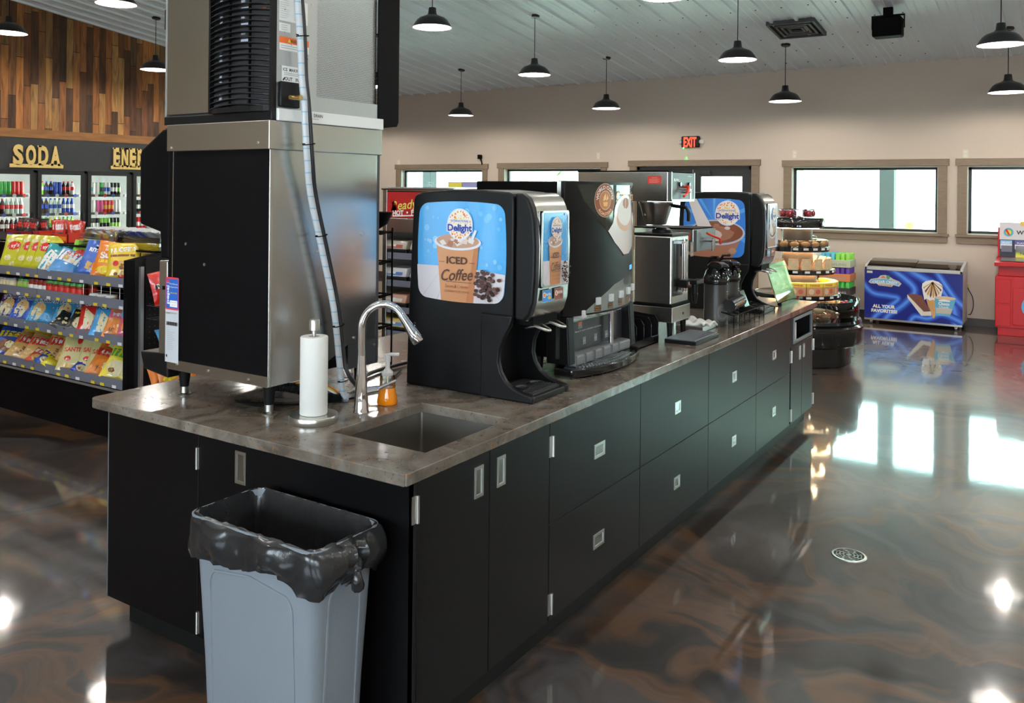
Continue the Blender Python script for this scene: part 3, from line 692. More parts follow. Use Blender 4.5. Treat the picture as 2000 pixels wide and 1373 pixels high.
def A_ban(c1, c2, s, c3='white'):
    def f(a, w, h):
        a.rect(-w*.46, h*.58, w*.46, h*.82, c1); a.text(s, 0, h*.7, h*.11, INK[c3], w=w*.75, bold=.05)
        a.poly(circ(-.01, h*.3, w*.34, h*.2, 12), c2); a.poly(circ(.02, h*.32, w*.18, h*.12, 7), INK['cream']); a.poly(circ(-w*.2, h*.22, w*.12, h*.07, 6), INK['brown'])
    return f
def A_chz(a, w, h):
    a.text('Simply', 0, h*.75, .025, INK['white'], w=w*.5, bold=.02); a.text('Sun', -w*.1, h*.6, .05, INK['white'], w=w*.5, bold=.05, ang=.2); a.rect(-w*.35, h*.38, w*.35, h*.46, INK['yellow']); a.poly(circ(0, h*.2, w*.36, h*.11, 10), INK['yellow'])
def A_nug(a, w, h):
    a.text('NUGGETS', 0, h*.8, .033, INK['white'], w=w*.8, bold=.05, ang=.08); a.rect(-w*.4, h*.6, w*.4, h*.66, INK['brown'])
    for k in range(16): a.poly(circ(random.uniform(-.35, .35)*w, random.uniform(.1, .5)*h, .016, .012, 7), INK['tan'] if k % 3 else INK['brown'])
    a.poly(circ(-w*.2, h*.42, .02), INK['red']); a.rect(-w*.1, h*.06, w*.42, h*.13, INK['red'])
def A_dor(a, w, h):
    a.poly([(-w*.2, h*.4), (w*.2, h*.45), (0, h*.7)], INK['orange']); a.poly([(-w*.42, h*.48), (w*.42, h*.6), (w*.42, h*.72), (-w*.42, h*.6)], INK['black']); a.text('DORITOS', 0, h*.6, .032, INK['white'], w=w*.72, bold=.05, ang=.12)
def vx(px):   # where the picture column px meets the shelf front (table measured once, linear in between)
    T = [(0, 5.561), (30, 5.326), (60, 5.1), (95, 4.847), (120, 4.672), (150, 4.469), (180, 4.273), (205, 4.114), (230, 3.96), (250, 3.84), (275, 3.693)]
    for (a, b), (c, d) in zip(T, T[1:]):
        if px <= c: return b+(d-b)*(px-a)/(c-a)
    return T[-1][1]
def put(b, px, lev, lean=28, yaw=36, back=.1, first=True, roll=0, lab=None, group=None, dv=0):
    loc = (GU+back, vx(px)+dv, LEV[lev]+.012); rot = (radians(-lean), radians(roll), radians(-90+yaw))
    if first: b.location = loc; b.rotation_euler = rot; 
    else: return dup(b, loc, rot, label=lab, group=group)
    return b
# --- upper shelf
b = bag('chip_bag', 'bright yellow potato chip bag, nearest of its row on the upper shelf', .24, .30, .08, foil(.62, .6, .03), A_lays, 'yellow chip bags', 1)
put(b, 12, 0, back=.12)
for k, (px, l) in enumerate(((32, 'second'), (46, 'third'), (60, 'last'))):
    put(b, px, 0, first=False, back=.14+.01*k, yaw=30, roll=3, lab='bright yellow potato chip bag, %s of the upper shelf row' % l, group='yellow chip bags')
b = bag('chip_bag', 'teal and white leaning snack bag on the upper shelf', .19, .25, .06, foil(.04, .33, .36), lambda a, w, h: (a.poly([(-w*.46, h*.04), (w*.1, h*.04), (w*.25, h*.5), (-w*.3, h*.75), (-w*.46, h*.5)], INK['white']), a.poly(circ(-w*.1, h*.18, .025), INK['tan'])), None, 2); put(b, 86, 0, lean=34, roll=16, yaw=42)
b = bag('chip_bag', 'lime green snack bag behind the teal one', .16, .26, .06, foil(.25, .6, .06), lambda a, w, h: a.poly(circ(0, h*.6, .04, .03), INK['red']), None, 3); put(b, 113, 0, lean=20, roll=10, back=.2)
b = bag('chip_bag', 'blue and white cracker bag slumped on the upper shelf', .2, .24, .07, foil(.08, .3, .65), lambda a, w, h: (a.rect(-w*.46, h*.45, w*.46, h*.95, INK['white']), a.poly(circ(0, h*.8, .05, .02), INK['red']), a.text('RITZ', 0, h*.8, .025, INK['white'], bold=.05), a.poly(circ(-.03, h*.6, .025), INK['tan']), a.poly(circ(.03, h*.55, .02), INK['cream'])), None, 4); put(b, 118, 0, lean=42, roll=22, yaw=42, back=.06)
b = bag('chip_bag', 'blue cracker bag standing taller beside the slumped blue one', .17, .28, .06, foil(.06, .16, .6), lambda a, w, h: (a.text('RITZ', 0, h*.72, .03, INK['white'], bold=.05), a.poly([(-w*.2, h*.2), (w*.05, h*.15), (w*.1, h*.35), (-w*.15, h*.4)], INK['tan']), a.poly([(w*.1, h*.2), (w*.35, h*.2), (w*.35, h*.38), (w*.12, h*.38)], INK['orange'])), None, 5); put(b, 150, 0, lean=24, roll=12, back=.14)
b = bag('chip_bag', 'orange snack bag leaning at the right part of the upper shelf', .21, .29, .08, foil(.8, .22, .02), A_chz, None, 6); put(b, 196, 0, lean=26, roll=10, yaw=45, back=.1)
b = bag('chip_bag', 'yellow bag of peanuts and nuggets at the end of the upper shelf', .22, .28, .07, foil(.8, .55, .03), A_nug, None, 7); put(b, 224, 0, lean=22, yaw=45, back=.12)
put(b, 243, 0, lean=14, yaw=40, first=False, back=.3, lab='yellow snack bag tucked behind the peanut bag at the upper shelf end', dv=0)
# --- jars
def jar(name, lab, g, r, h, body, lid, band):
    t = thing(name, lab, 'jar', (0, 0, -5), 0, g)
    MB().lathe([(.001, 0), (r*.9, 0), (r, .006), (r, h*.74), (r*.85, h*.82)], n=16).build('jar_body', body, t)
    MB().lathe([(r*.88, h*.8), (r*.9, h), (.001, h)], n=16).build('lid', lid, t)
    MB().lathe([(r+.001, h*.2), (r+.001, h*.62)], n=16).build('label_band', band, t); KIDS[t.name] = list(t.children); return t
j1 = jar('dip_jar', 'beige dip jar with dark lid on the jar shelf', 'beige dip jars', .034, .085, P(.7, .6, .38, rough=.2), INK['grey'], INK['cream'])
j2 = jar('dip_jar', 'pale green lidded dip jar on the jar shelf', 'green lidded pale jars', .034, .085, P(.55, .55, .25, rough=.2), INK['green'], INK['lime'])
j3 = jar('salsa_jar', 'red salsa jar with green lid on the jar shelf', 'green lidded red salsa jars', .036, .105, P(.28, .03, .012, rough=.15), INK['green'], INK['red'])
j4 = jar('salsa_jar', 'red salsa jar with dark red lid on the jar shelf', 'red lidded salsa jars', .036, .1, P(.3, .03, .012, rough=.15), P(.25, .02, .02), INK['white'])
tb = jar('dip_tub', 'white dip tub with orange print at the right of the jar shelf', 'white dip tubs', .045, .05, WHITEP, P(.7, .7, .66), INK['orange'])
def row(p, n, v_a, v_b, u, z):
    for k in range(n):
        v_ = v_a+(v_b-v_a)*k/max(1, n-1)
        if p.location.z < -1: p.location = (u, v_, z)
        else: dup(p, (u, v_, z))
zj = LEV[1]+.012
row(j1, 5, vx(2), vx(26), GU+.07, zj); row(j2, 4, vx(36), vx(62), GU+.1, zj); row(j4, 4, vx(66), vx(92), GU+.07, zj)
row(j3, 6, vx(100), vx(158), GU+.07, zj); row(j3, 5, vx(110), vx(158), GU+.16, zj); row(j4, 4, vx(70), vx(92), GU+.16, zj)
row(tb, 3, vx(184), vx(216), GU+.08, zj)
# --- third shelf
T3 = [('purple tortilla chip bag at the left end of the third shelf', (.10, .02, .16), 'grey', 14), ('navy blue tortilla chip bag, left of the lighter blue ones', (.03, .10, .45), 'blue', 42),
      ('mid blue tortilla chip bag, first of the light blue ones', (.04, .28, .55), 'sky', 75), ('blue tortilla chip bag beside the black popcorn bags', (.04, .26, .50), 'sky', 105), ('teal blue tortilla chip bag standing behind the black popcorn bag', (.05, .25, .42), 'sky', 138)]
for k, (l, c, c2, px) in enumerate(T3):
    b = bag('tortilla_chip_bag', l, .23, .27, .08, foil(*c), A_tost(INK[c2]), 'tortilla chip bags', 10+k); put(b, px, 2, lean=34, yaw=40, roll=8, back=.08+(.08 if k > 2 else 0))
b = bag('popcorn_bag', 'black popcorn bag lying low on the third shelf', .19, .2, .07, foil(.03, .03, .03), lambda a, w, h: [a.poly(circ(random.uniform(-.35, .35)*w, random.uniform(.1, .5)*h, .012, .01, 7), INK['cream']) for _ in range(12)], None, 20); put(b, 128, 2, lean=62, yaw=42, roll=30, back=.03)
b = bag('popcorn_bag', 'black and yellow popcorn bag beside the red chip bag', .18, .2, .07, foil(.035, .03, .02), lambda a, w, h: (a.rect(-w*.4, h*.7, w*.4, h*.8, INK['yellow']), a.poly(circ(0, h*.35, .05), INK['cream'])), None, 21); put(b, 150, 2, lean=50, yaw=38, roll=14, back=.06)
b = bag('corn_chip_bag', 'red and black corn chip bag on the third shelf', .21, .27, .08, foil(.6, .03, .02), A_corn(INK['red']), None, 22); put(b, 176, 2, lean=30, yaw=45, roll=3, back=.08)
b = bag('corn_chip_bag', 'light blue and black corn chip bag right of the red one', .21, .27, .08, foil(.07, .35, .72), A_corn(INK['sky']), None, 23); put(b, 206, 2, lean=34, yaw=46, roll=9, back=.06)
b = bag('snack_mix_bag', 'orange and pink snack mix bag on the third shelf at the end post', .18, .24, .07, foil(.8, .28, .08), A_ban(INK['pink'], INK['orange'], 'MIX'), None, 24); put(b, 226, 2, lean=34, yaw=44, roll=12, back=.06)
b = bag('snack_mix_bag', 'pink topped snack mix bag tucked against the end post', .18, .24, .07, foil(.75, .15, .22), A_ban(INK['sky'], INK['orange'], 'MIX'), None, 25); put(b, 240, 2, lean=26, yaw=44, roll=6, back=.12)
# --- bottom shelf
b = bag('pretzel_bag', 'blue and yellow pretzel bag at the left end of the bottom shelf', .22, .26, .08, foil(.04, .1, .5), A_ban(INK['yellow'], INK['brown'], 'GOLD', 'black'), None, 30); put(b, 6, 3, lean=42, yaw=40, roll=8, back=.08)
b = bag('pretzel_bag', 'yellow snack bag leaning behind the blue pretzel bag', .22, .24, .07, foil(.75, .58, .04), A_ban(INK['orange'], INK['yellow'], 'GOLD', 'black'), None, 31); put(b, 26, 3, lean=36, yaw=40, roll=12, back=.18)
bf = bag('corn_chip_bag', 'red and tan corn chip bag, leftmost of its kind on the bottom shelf', .2, .25, .07, foil(.6, .36, .12), A_frit, 'red and tan corn chip bags', 32); put(bf, 38, 3, lean=46, yaw=42, roll=24, back=.05)
for k, (px, bk, l) in enumerate(((64, .06, 'second from the left'), (84, .14, 'third from the left, set back'), (112, .14, 'rightmost, beside the cream bag'))):
    put(bf, px, 3, lean=44-3*k, yaw=42, roll=20-4*k, back=bk, first=False, lab='red and tan corn chip bag, %s on the bottom shelf' % l, group='red and tan corn chip bags')
b = bag('peanut_bag', 'small red snack bag lying in front on the bottom shelf', .16, .19, .05, foil(.7, .1, .04), A_ban(INK['white'], INK['tan'], 'HOT', 'red'), None, 33); put(b, 80, 3, lean=66, yaw=44, roll=36, back=.02)
b = bag('peanut_bag', 'small blue and yellow snack bag lying in front on the bottom shelf', .16, .18, .05, foil(.05, .12, .5), A_ban(INK['yellow'], INK['cream'], 'NUTS', 'black'), None, 34); put(b, 96, 3, lean=70, yaw=44, roll=40, back=.02)
b = bag('peanut_bag', 'small bright yellow pouch lying in front of the cream bags', .15, .13, .05, foil(.75, .65, .03), None, None, 35); put(b, 112, 3, lean=70, yaw=44, roll=36, back=.01)
bs = bag('tortilla_chip_bag', 'cream tortilla chip bag, front one on the bottom shelf', .23, .29, .08, foil(.62, .55, .25), A_sant, 'cream tortilla chip bags', 36); put(bs, 146, 3, lean=32, yaw=46, roll=10, back=.05)
for px, l in ((166, 'second, behind the front one'), (184, 'third and furthest back')): put(bs, px, 3, lean=30, yaw=46, roll=9, back=.12, first=False, lab='cream tortilla chip bag, '+l, group='cream tortilla chip bags')
b = bag('pretzel_bag', 'small blue and white bag lying beside the orange snack bags', .15, .17, .05, foil(.04, .08, .5), A_ban(INK['white'], INK['cream'], 'MUNCH', 'red'), None, 37); put(b, 168, 3, lean=66, yaw=46, roll=36, back=.02)
b = bag('snack_mix_bag', 'orange and brown snack bag leaning on the bottom shelf', .19, .27, .07, foil(.78, .24, .04), A_ban(INK['red'], INK['orange'], 'MUNCHIES'), None, 38); put(b, 196, 3, lean=44, yaw=46, roll=24, back=.05)
b = bag('onion_ring_bag', 'yellow snack bag at the right end of the bottom shelf', .2, .28, .08, foil(.85, .68, .04), A_ban(INK['green'], INK['cream'], 'FUNYUNS', 'yellow'), None, 39); put(b, 226, 3, lean=38, yaw=46, roll=22, back=.05)
# --- on the top deck
def stickbox(v_, lab, tray, col_, n, seed):
    t = thing('jerky_box', lab, 'snack box', (GU+.30, v_, 1.30)); L_ = .42
    mb = MB(); mb.box(0, .2, -L_/2, L_/2, 0, .004).box(0, .006, -L_/2, L_/2, 0, .07).box(.194, .2, -L_/2, L_/2, 0, .1).box(0, .2, -L_/2, -L_/2+.006, 0, .08).box(0, .2, L_/2-.006, L_/2, 0, .08)
    mb.build('tray', tray, t, smooth=0)
    a = Art().poly(circ(.21, .035, .05, .028), INK['black']); a.text('JERKY', .21, .035, .018, INK['white'], w=.07, bold=.04); a.rect(.02, .02, .12, .05, INK['blue']); a.rect(.3, .02, .4, .05, INK['orange'])
    a.build('printed_front', face_u(-.001, L_/2, 0), t)
    p = bag('jerky_pouch', '%s jerky pouch standing in the %s tray on top of the shelf' % (col_[1], col_[2]), .085, .17, .03, foil(*col_[0]), lambda a, w, h: (a.rect(-w*.35, h*.55, w*.35, h*.8, INK['white'] if seed else INK['red']), a.rect(-w*.3, h*.2, w*.3, h*.42, INK['black'])), '%s jerky pouches' % col_[1], seed)
    for k in range(n):
        rnd = random.Random(seed*50+k); loc = (GU+.32+rnd.uniform(.02, .13), v_-L_/2+.05+(L_-.1)*k/(n-1), 1.308); rot = (radians(rnd.uniform(-14, 6)), radians(rnd.uniform(-14, 14)), radians(-90+rnd.uniform(10, 60)))
        if k == 0: p.location = loc; p.rotation_euler = rot
        else: dup(p, loc, rot)
stickbox(5.73, 'dark red display tray of dark jerky pouches on top of the snack shelf', P(.3, .02, .02), ((.06, .03, .03), 'black', 'dark red'), 8, 0)
stickbox(5.21, 'bright red display box of red jerky sticks on top of the snack shelf', P(.65, .04, .02), ((.62, .05, .03), 'red', 'bright red'), 9, 3)
t = thing('candy_tray', 'long clear tray with curved front holding bags of candy on the shelf top', 'display tray', (GU+.24, 3.74, 1.302)); L_ = 1.0
pr_ = [(.0, 0), (.0, .05), (.01, .09), (.04, .115), (.08, .125)]
mb = MB(); mb.add([(x, y, z) for y in (0, L_) for x, z in pr_], [(i, i+1, 6+i, 5+i) for i in range(4)]); mb.add([(0, 0, 0), (.3, 0, 0), (.3, L_, 0), (0, L_, 0)], [(0, 1, 2, 3)])
mb.add([(x, 0, z) for x, z in pr_]+[(.3, 0, .12), (.3, 0, 0)], [(0, 1, 2, 3, 4, 5, 6)]); mb.build('clear_cover', CLEAR2, t, smooth=60, solid=.002)
mb = MB()
for k in range(9): mb.box(.05, .3, .02+k*.117, .05+k*.117, .122, .134)
mb.build('label_clip', WHITEP, t, smooth=0)
for k, (c, nm, s_) in enumerate([((.6, .62, .62), 'white and red', 'red'), ((.6, .6, .66), 'white and blue', 'blue'), ((.04, .08, .5), 'dark blue', 'white'), ((.05, .1, .55), 'royal blue', 'white'), ((.06, .1, .45), 'navy', 'orange'), ((.8, .25, .05), 'orange', 'yellow'), ((.7, .08, .04), 'red', 'yellow'), ((.5, .55, .6), 'pale blue', 'yellow'), ((.6, .55, .4), 'beige', 'yellow')]):
    b = bag('candy_bag', '%s candy bag in the long clear tray' % nm, .135, .125, .05, foil(*c), lambda a, w, h, s_=s_: a.poly(circ(0, h*.55, w*.3, h*.2), INK[s_]), None, 60+k)
    b.location = (GU+.285, 3.80+k*.108, 1.31); b.rotation_euler = (radians(-24), 0, radians(-62))

# --- wire baskets with bags on the end of the gondola (facing the island)
t = thing('end_rack', 'black pegboard end rack with wire baskets facing the island', 'rack', (GU+.14, GV-.02, 0))
mb = MB(); mb.box(0, .8, -.02, -.003, .1, 1.26); mb.build('pegboard', PEG, t, smooth=0)
mb = MB()
for i in range(20):
    for k in range(24): mb.box(.03+i*.04-.003, .03+i*.04+.003, -.0215, -.02, .22+k*.04-.003, .22+k*.04+.003)
mb.build('peg_holes', mat('brown peg holes', (.10, .07, .04), .8), t, smooth=0)
for z in (.93, .84, .62, .33):
    mb = MB(); y0 = -.27 if z < .84 else -.2
    for yy, zz in ((y0, z+.06), (y0, z), (-.03, z), (y0*.5, z)): mb.cyl((0, yy, zz), (.8, yy, zz), .003, n=6)
    for x in lin(0, .8, 9): mb.tube([(x, -.03, z), (x, y0, z), (x, y0, z+.06)], .002, 5)
    mb.build('wire_basket', mat('grey wire', (.1, .1, .11), .4, .6), t)
def putend(b, x, z, first=True, lean=20, yaw=0, roll=0, y=-.06, lab=None, group=None):
    loc = (GU+.14+x, GV-.02+y, z); rot = (radians(-lean), radians(roll), radians(yaw))
    if first: b.location = loc; b.rotation_euler = rot
    else: return dup(b, loc, rot, label=lab, group=group)
b = bag('chip_bag', 'red tortilla chip bag, left one in the top basket of the end rack', .19, .23, .08, foil(.6, .02, .015), A_dor, 'red tortilla chip bags', 70); putend(b, .09, .945, lean=12, roll=-8, y=-.13)
for x, l, r_ in ((.22, 'second one in the top basket of the end rack', 8), (.36, 'third one, beside the ice dispenser', -4), (.52, 'hidden end one in the top basket', 6)): putend(b, x, .945, False, 10, 6, r_, y=-.12, lab='red tortilla chip bag, '+l, group='red tortilla chip bags')
b = bag('cookie_bag', 'blue cookie bag lying in the third basket of the end rack', .26, .15, .06, foil(.04, .25, .5), lambda a, w, h: (a.poly(circ(0, h*.5, w*.35, h*.25), INK['white']), a.text('mini', 0, h*.5, .045, INK['red'], bold=.05)), None, 71); putend(b, .16, .63, lean=30, y=-.15)
b = bag('chip_bag', 'orange and white snack bag under the blue cookie bag', .16, .2, .06, foil(.8, .3, .1), A_chz, None, 72); putend(b, .07, .40, lean=14, y=-.2, roll=-6)
b = bag('cheese_snack_bag', 'orange snack bag, leftmost in the lowest basket of the end rack', .2, .2, .08, foil(.8, .22, .02), lambda a, w, h: (a.poly(circ(.01, h*.5, .05, .04), INK['yellow']), a.text('O', .01, h*.5, .05, INK['black'], bold=.05), a.poly(circ(-.05, h*.3, .02), INK['brown'])), 'orange snack bags', 73); putend(b, .08, .335, lean=34, y=-.14, roll=6)
for x, l in ((.24, 'second in the lowest basket'), (.4, 'third in the lowest basket, above the countertop edge'), (.56, 'fourth in the lowest basket')): putend(b, x, .335, False, 32, -4, 4, y=-.13, lab='orange snack bag, '+l, group='orange snack bags')

# ================================================================ THE ISLAND
CL, CWD, CT = 4.92, 1.64, .915     # countertop length, width, height
# countertop: one slab with the sink cut out
xs = [0, .205, .70, CL]; ys = [0, .09, .505, CWD]
bm = bmesh.new(); grid = {}
for i, x in enumerate(xs):
    for j, y in enumerate(ys): grid[i, j] = bm.verts.new((x, y, CT))
for i in range(3):
    for j in range(3):
        if (i, j) != (1, 1): bm.faces.new([grid[i, j], grid[i+1, j], grid[i+1, j+1], grid[i, j+1]])
ve = [e for e in bm.edges if False]
corner = [grid[0, 3]]
r = bmesh.ops.bevel(bm, geom=corner, offset=.035, segments=5, affect='VERTICES', profile=.5)
r = bmesh.ops.bevel(bm, geom=[v for k, v in grid.items() if v.is_valid and k in ((0, 0), (3, 0), (3, 3))], offset=.006, segments=2, affect='VERTICES')
r = bmesh.ops.extrude_face_region(bm, geom=bm.faces[:])
bmesh.ops.translate(bm, verts=[g for g in r['geom'] if isinstance(g, bmesh.types.BMVert)], vec=(0, 0, -.038))
bmesh.ops.recalc_face_normals(bm, faces=bm.faces)
me = bpy.data.meshes.new('countertop'); bm.to_mesh(me); bm.free(); me.materials.append(STONE)
o = bpy.data.objects.new('countertop', me); COL.objects.link(o); q = o.modifiers.new('bevel', 'BEVEL'); q.width = .004; q.segments = 3; q.limit_method = 'ANGLE'; q.angle_limit = radians(50)
tag(o, 'long polished grey-brown stone countertop with rust flecks and a sink cut-out', 'countertop')

# sink
t = thing('sink', 'square undermount stainless steel sink in the near end of the countertop', 'sink', (.4525, .2975, CT-.038))
mb = MB(); X, Y = .2475, .2075; D = -.2; r = .02; q0 = [(-X-.02, Y+.02), (X+.02, Y+.02), (X+.02, -Y-.02), (-X-.02, -Y-.02)]
mb.add([(-X-.012, -Y-.012, 0), (X+.012, -Y-.012, 0), (X+.012, Y+.012, 0), (-X-.012, Y+.012, 0), (-X-.004, -Y-.004, D), (X+.004, -Y-.004, D), (X+.004, Y+.004, D), (-X-.004, Y+.004, D), (-.03, -.03, D-.008), (.03, -.03, D-.008), (.03, .03, D-.008), (-.03, .03, D-.008)],
       [(0, 1, 5, 4), (1, 2, 6, 5), (2, 3, 7, 6), (3, 0, 4, 7), (4, 5, 9, 8), (5, 6, 10, 9), (6, 7, 11, 10), (7, 4, 8, 11), (8, 9, 10, 11)])
mb.build('basin', STEELD, t, smooth=0, bevel=.012, seg=4)
MB().lathe([(.001, .004), (.025, .004), (.045, .006), (.057, .003), (.057, 0)], (0, 0, D-.006), 28).build('strainer', NICKEL, t)

# cabinets
ZB, ZT_ = .11, CT-.038
def pull(par, x, z, w=.1, h=.062, face='v', y=0):
    mb = MB(); W, H = w/2, h/2; f = .011
    def bx(a, b, c, d, e, g): 
        if face == 'v': mb.box(x+a, x+b, y-c, y-d, z+e, z+g)
        else: mb.box(y-c, y-d, x+a, x+b, z+e, z+g)
    bx(-W, W, .004, 0, H-f, H); bx(-W, W, .004, 0, -H, -H+f); bx(-W, -W+f, .004, 0, -H+f, H-f); bx(W-f, W, .004, 0, -H+f, H-f)
    mb.mat(1); bx(-W+f, W-f, .001, 0, -H+f, H-f)
    return mb.build('recessed_pull', [NICKEL, mat('pull cup', (.45, .47, .46), .22, 1)], par, smooth=0, bevel=.0015)
def hinge(par, x, z, face='v', y=0, h=.085):
    mb = MB()
    if face == 'v': mb.box(x-.019, x+.004, y-.003, y, z-h/2, z+h/2); mb.cyl((x+.004, y-.006, z-h/2), (x+.004, y-.006, z+h/2), .0055, n=8)
    else: mb.box(y-.003, y, x-.008, x+.008, z-h/2, z+h/2); mb.cyl((y-.006, x, z-h/2), (y-.006, x, z+h/2), .0055, n=8)
    return mb.build('hinge', NICKEL, par)
FV = .018       # plane of the long fronts
G = .0016
def cab(name, lab, u0, u1, plinth=True, v1=.80):
    t = thing(name, lab, 'cabinet', (u0, FV, 0))
    mb = MB(); W = u1-u0; y0, y1 = .019, v1-FV; th = .018
    mb.box(.0005, th, y0, y1, ZB, ZT_).box(W-th, W-.0005, y0, y1, ZB, ZT_).box(th, W-th, y0, y1, ZB, ZB+th).box(th, W-th, y1-.01, y1, ZB, ZT_)
    if 'sink' not in name: mb.box(th, W-th, y0, y1, ZT_-.018, ZT_-.001)
    mb.build('carcass', EDGE, t, smooth=0)
    B(0, W, .062, .08, 0, ZB).build('toe_kick', EDGE, t, smooth=0)
    return t
def front(t, name, x0, x1, z0, z1):
    return B(x0+G, x1-G, 0, .018, z0+G, z1-G).build(name, LAMIN, t, smooth=0, bevel=.0012, seg=1)
t = cab('sink_cabinet', 'black sink cabinet with two plain doors at the near corner', .063, .874, v1=.735)
d = front(t, 'door', .022-.005, .469-.063, ZB, ZT_); pull(d, .402-.063, .780, .052, .105); hinge(d, -.004+.012, .788); hinge(d, .012-.004, .155)
d = front(t, 'door', .469-.063, .874-.063, ZB, ZT_); pull(d, .537-.063, .780, .052, .105); hinge(d, .888-.063, .78, h=.08); hinge(d, .886-.063, .176, h=.08)
B(0, .015, .0, .019, ZB, ZT_).build('corner_strip', EDGE, t, smooth=0)
DR = [(.874, 1.70, 'black cabinet with two wide drawers, just right of the sink doors'), (1.70, 2.592, 'black cabinet with two wide drawers, second drawer unit from the sink'), (2.592, 3.447, 'black cabinet with two wide drawers, third drawer unit from the sink'), (3.447, 4.224, 'black cabinet with two wide drawers, last drawer unit before the cubby')]
for a, b, l in DR:
    t = cab('drawer_cabinet', l, a, b); W = b-a
    for z0, z1, zp in ((ZB, .481, .290), (.481, ZT_, .668)):
        d = front(t, 'drawer', 0, W, z0, z1); pull(d, W/2, zp, .096 if a < 1 else .075, .06)
t = cab('cubby_cabinet', 'black end cabinet with an open metal framed cubby over two narrow doors', 4.224, 4.86)
W = .636
for x0, x1, xp, xh in ((.02, W/2, W/2-.055, .02), (W/2, W-.005, W/2+.055, W-.0)):
    d = front(t, 'door', x0, x1, ZB, .655); pull(d, xp, .585, .04, .1)
    hinge(d, xh, .59, h=.085); hinge(d, xh, .175, h=.085)
mb = MB(); mb.box(0, W, 0, .018, .655, .665).box(0, .075, 0, .018, .665, ZT_).box(W-.03, W, 0, .018, .665, ZT_).box(.075, W-.03, 0, .018, .665, .668).box(.075, W-.03, 0, .018, .862, ZT_)
mb.build('face_panel', LAMIN, t, smooth=0)
mb = MB(); x0, x1, z0, z1, f = .078, W-.10, .672, .858, .022
x1 = W-.04
mb.box(x0, x1, -.006, .01, z0, z0+f).box(x0, x1, -.006, .01, z1-f, z1).box(x0, x0+f, -.006, .01, z0+f, z1-f).box(x1-f, x1, -.006, .01, z0+f, z1-f)
mb.build('cubby_frame', mat('blue grey metal frame', (.25, .3, .32), .35, .7), t, smooth=0, bevel=.002)
B(x0+.06, x0+.16, .02, .03, z0+.01, z1-.05).build('card', P(.6, .6, .6), t, smooth=0)
# end cabinet facing the camera side
t = thing('end_cabinet', 'black cabinet on the end of the island behind the grey waste bin', 'cabinet', (.063, .735, 0)); W = .87
mb = MB(); mb.box(.02, .6, .0, .018, ZB, ZT_).box(.02, .6, W-.018, W, ZB, ZT_).box(.02, .6, .018, W-.018, ZB, ZB+.018).box(.58, .6, .018, W-.018, ZB, ZT_).box(.02, .6, .018, W-.018, ZT_-.018, ZT_-.001)
mb.build('carcass', EDGE, t, smooth=0)
B(.062, .08, -.61, W-.062, 0, ZB).build('toe_kick', EDGE, t, smooth=0); B(.08, .6, W-.08, W-.062, 0, ZB).build('toe_kick', EDGE, t, smooth=0)
d = B(0, .018, .0+G, .30-G, ZB, ZT_).build('door', LAMIN, t, smooth=0, bevel=.0012, seg=1); pull(d, .068, .772, .055, .115, 'u'); hinge(d, .302, .765, 'u', h=.08); hinge(d, .292, .165, 'u', h=.08)
B(0, .018, .30+G, W-.006, ZB, ZT_).build('side_panel', LAMIN, t, smooth=0, bevel=.0012, seg=1)
B(.0, .019, W-.006, W, ZB, ZT_).build('edge_strip', mat('grey edge strip', (.12, .14, .15), .3), t, smooth=0)
t = thing('laminate_panel', 'black laminate end panel of the island beside the near corner', 'panel', (.063, .018, 0))
B(0, .014, .001, .716, ZB, ZT_).build('panel', LAMIN, t, smooth=0, bevel=.001, seg=1)
t = thing('rear_cabinet', 'black cabinets along the far side of the island', 'cabinet', (.68, .82, 0))
B(0, 4.18, 0, .785, ZB, ZT_-.001).build('carcass', LAMIN, t, smooth=0); B(0, 4.12, .3, .72, 0, ZB).build('toe_kick', EDGE, t, smooth=0)

# ---------------------------------------------------------------- waste bin with liner
GREYP = mat('grey bin plastic', (.20, .225, .255), .48, bump=.3, bscale=300)
t = thing('waste_bin', 'tall slim grey plastic waste bin at the end of the island', 'waste bin', (-.118, .385, 0))
RH = .745
def rr(hx, hy, r, n=5): return rrect(-hx, -hy, hx, hy, r, n)
def loft(mb, rings, closed=True):
    n = len(rings[0]); vs = [p for r in rings for p in r]
    mb.add(vs, [(k*n+i, k*n+(i+1) % n, (k+1)*n+(i+1) % n, (k+1)*n+i) for k in range(len(rings)-1) for i in range(n)]); return mb
def binring(z, off=0):
    k = z/RH; hx, hy = .108+.028*k+off, .225+.045*k+off
    pts = []
    for x, y in rrect(-hx, -hy, hx, hy, .045, 5):
        pts.append((x, y, z))
    return pts
mb = MB(); loft(mb, [binring(0), binring(.02, .004), binring(.3), binring(.6), binring(RH-.05), binring(RH-.05, .008), binring(RH, .01), binring(RH, .0), binring(.05, -.006)])
mb.add(binring(.0), [tuple(range(len(binring(0))))]); mb.build('bin_body', GREYP, t, smooth=50)
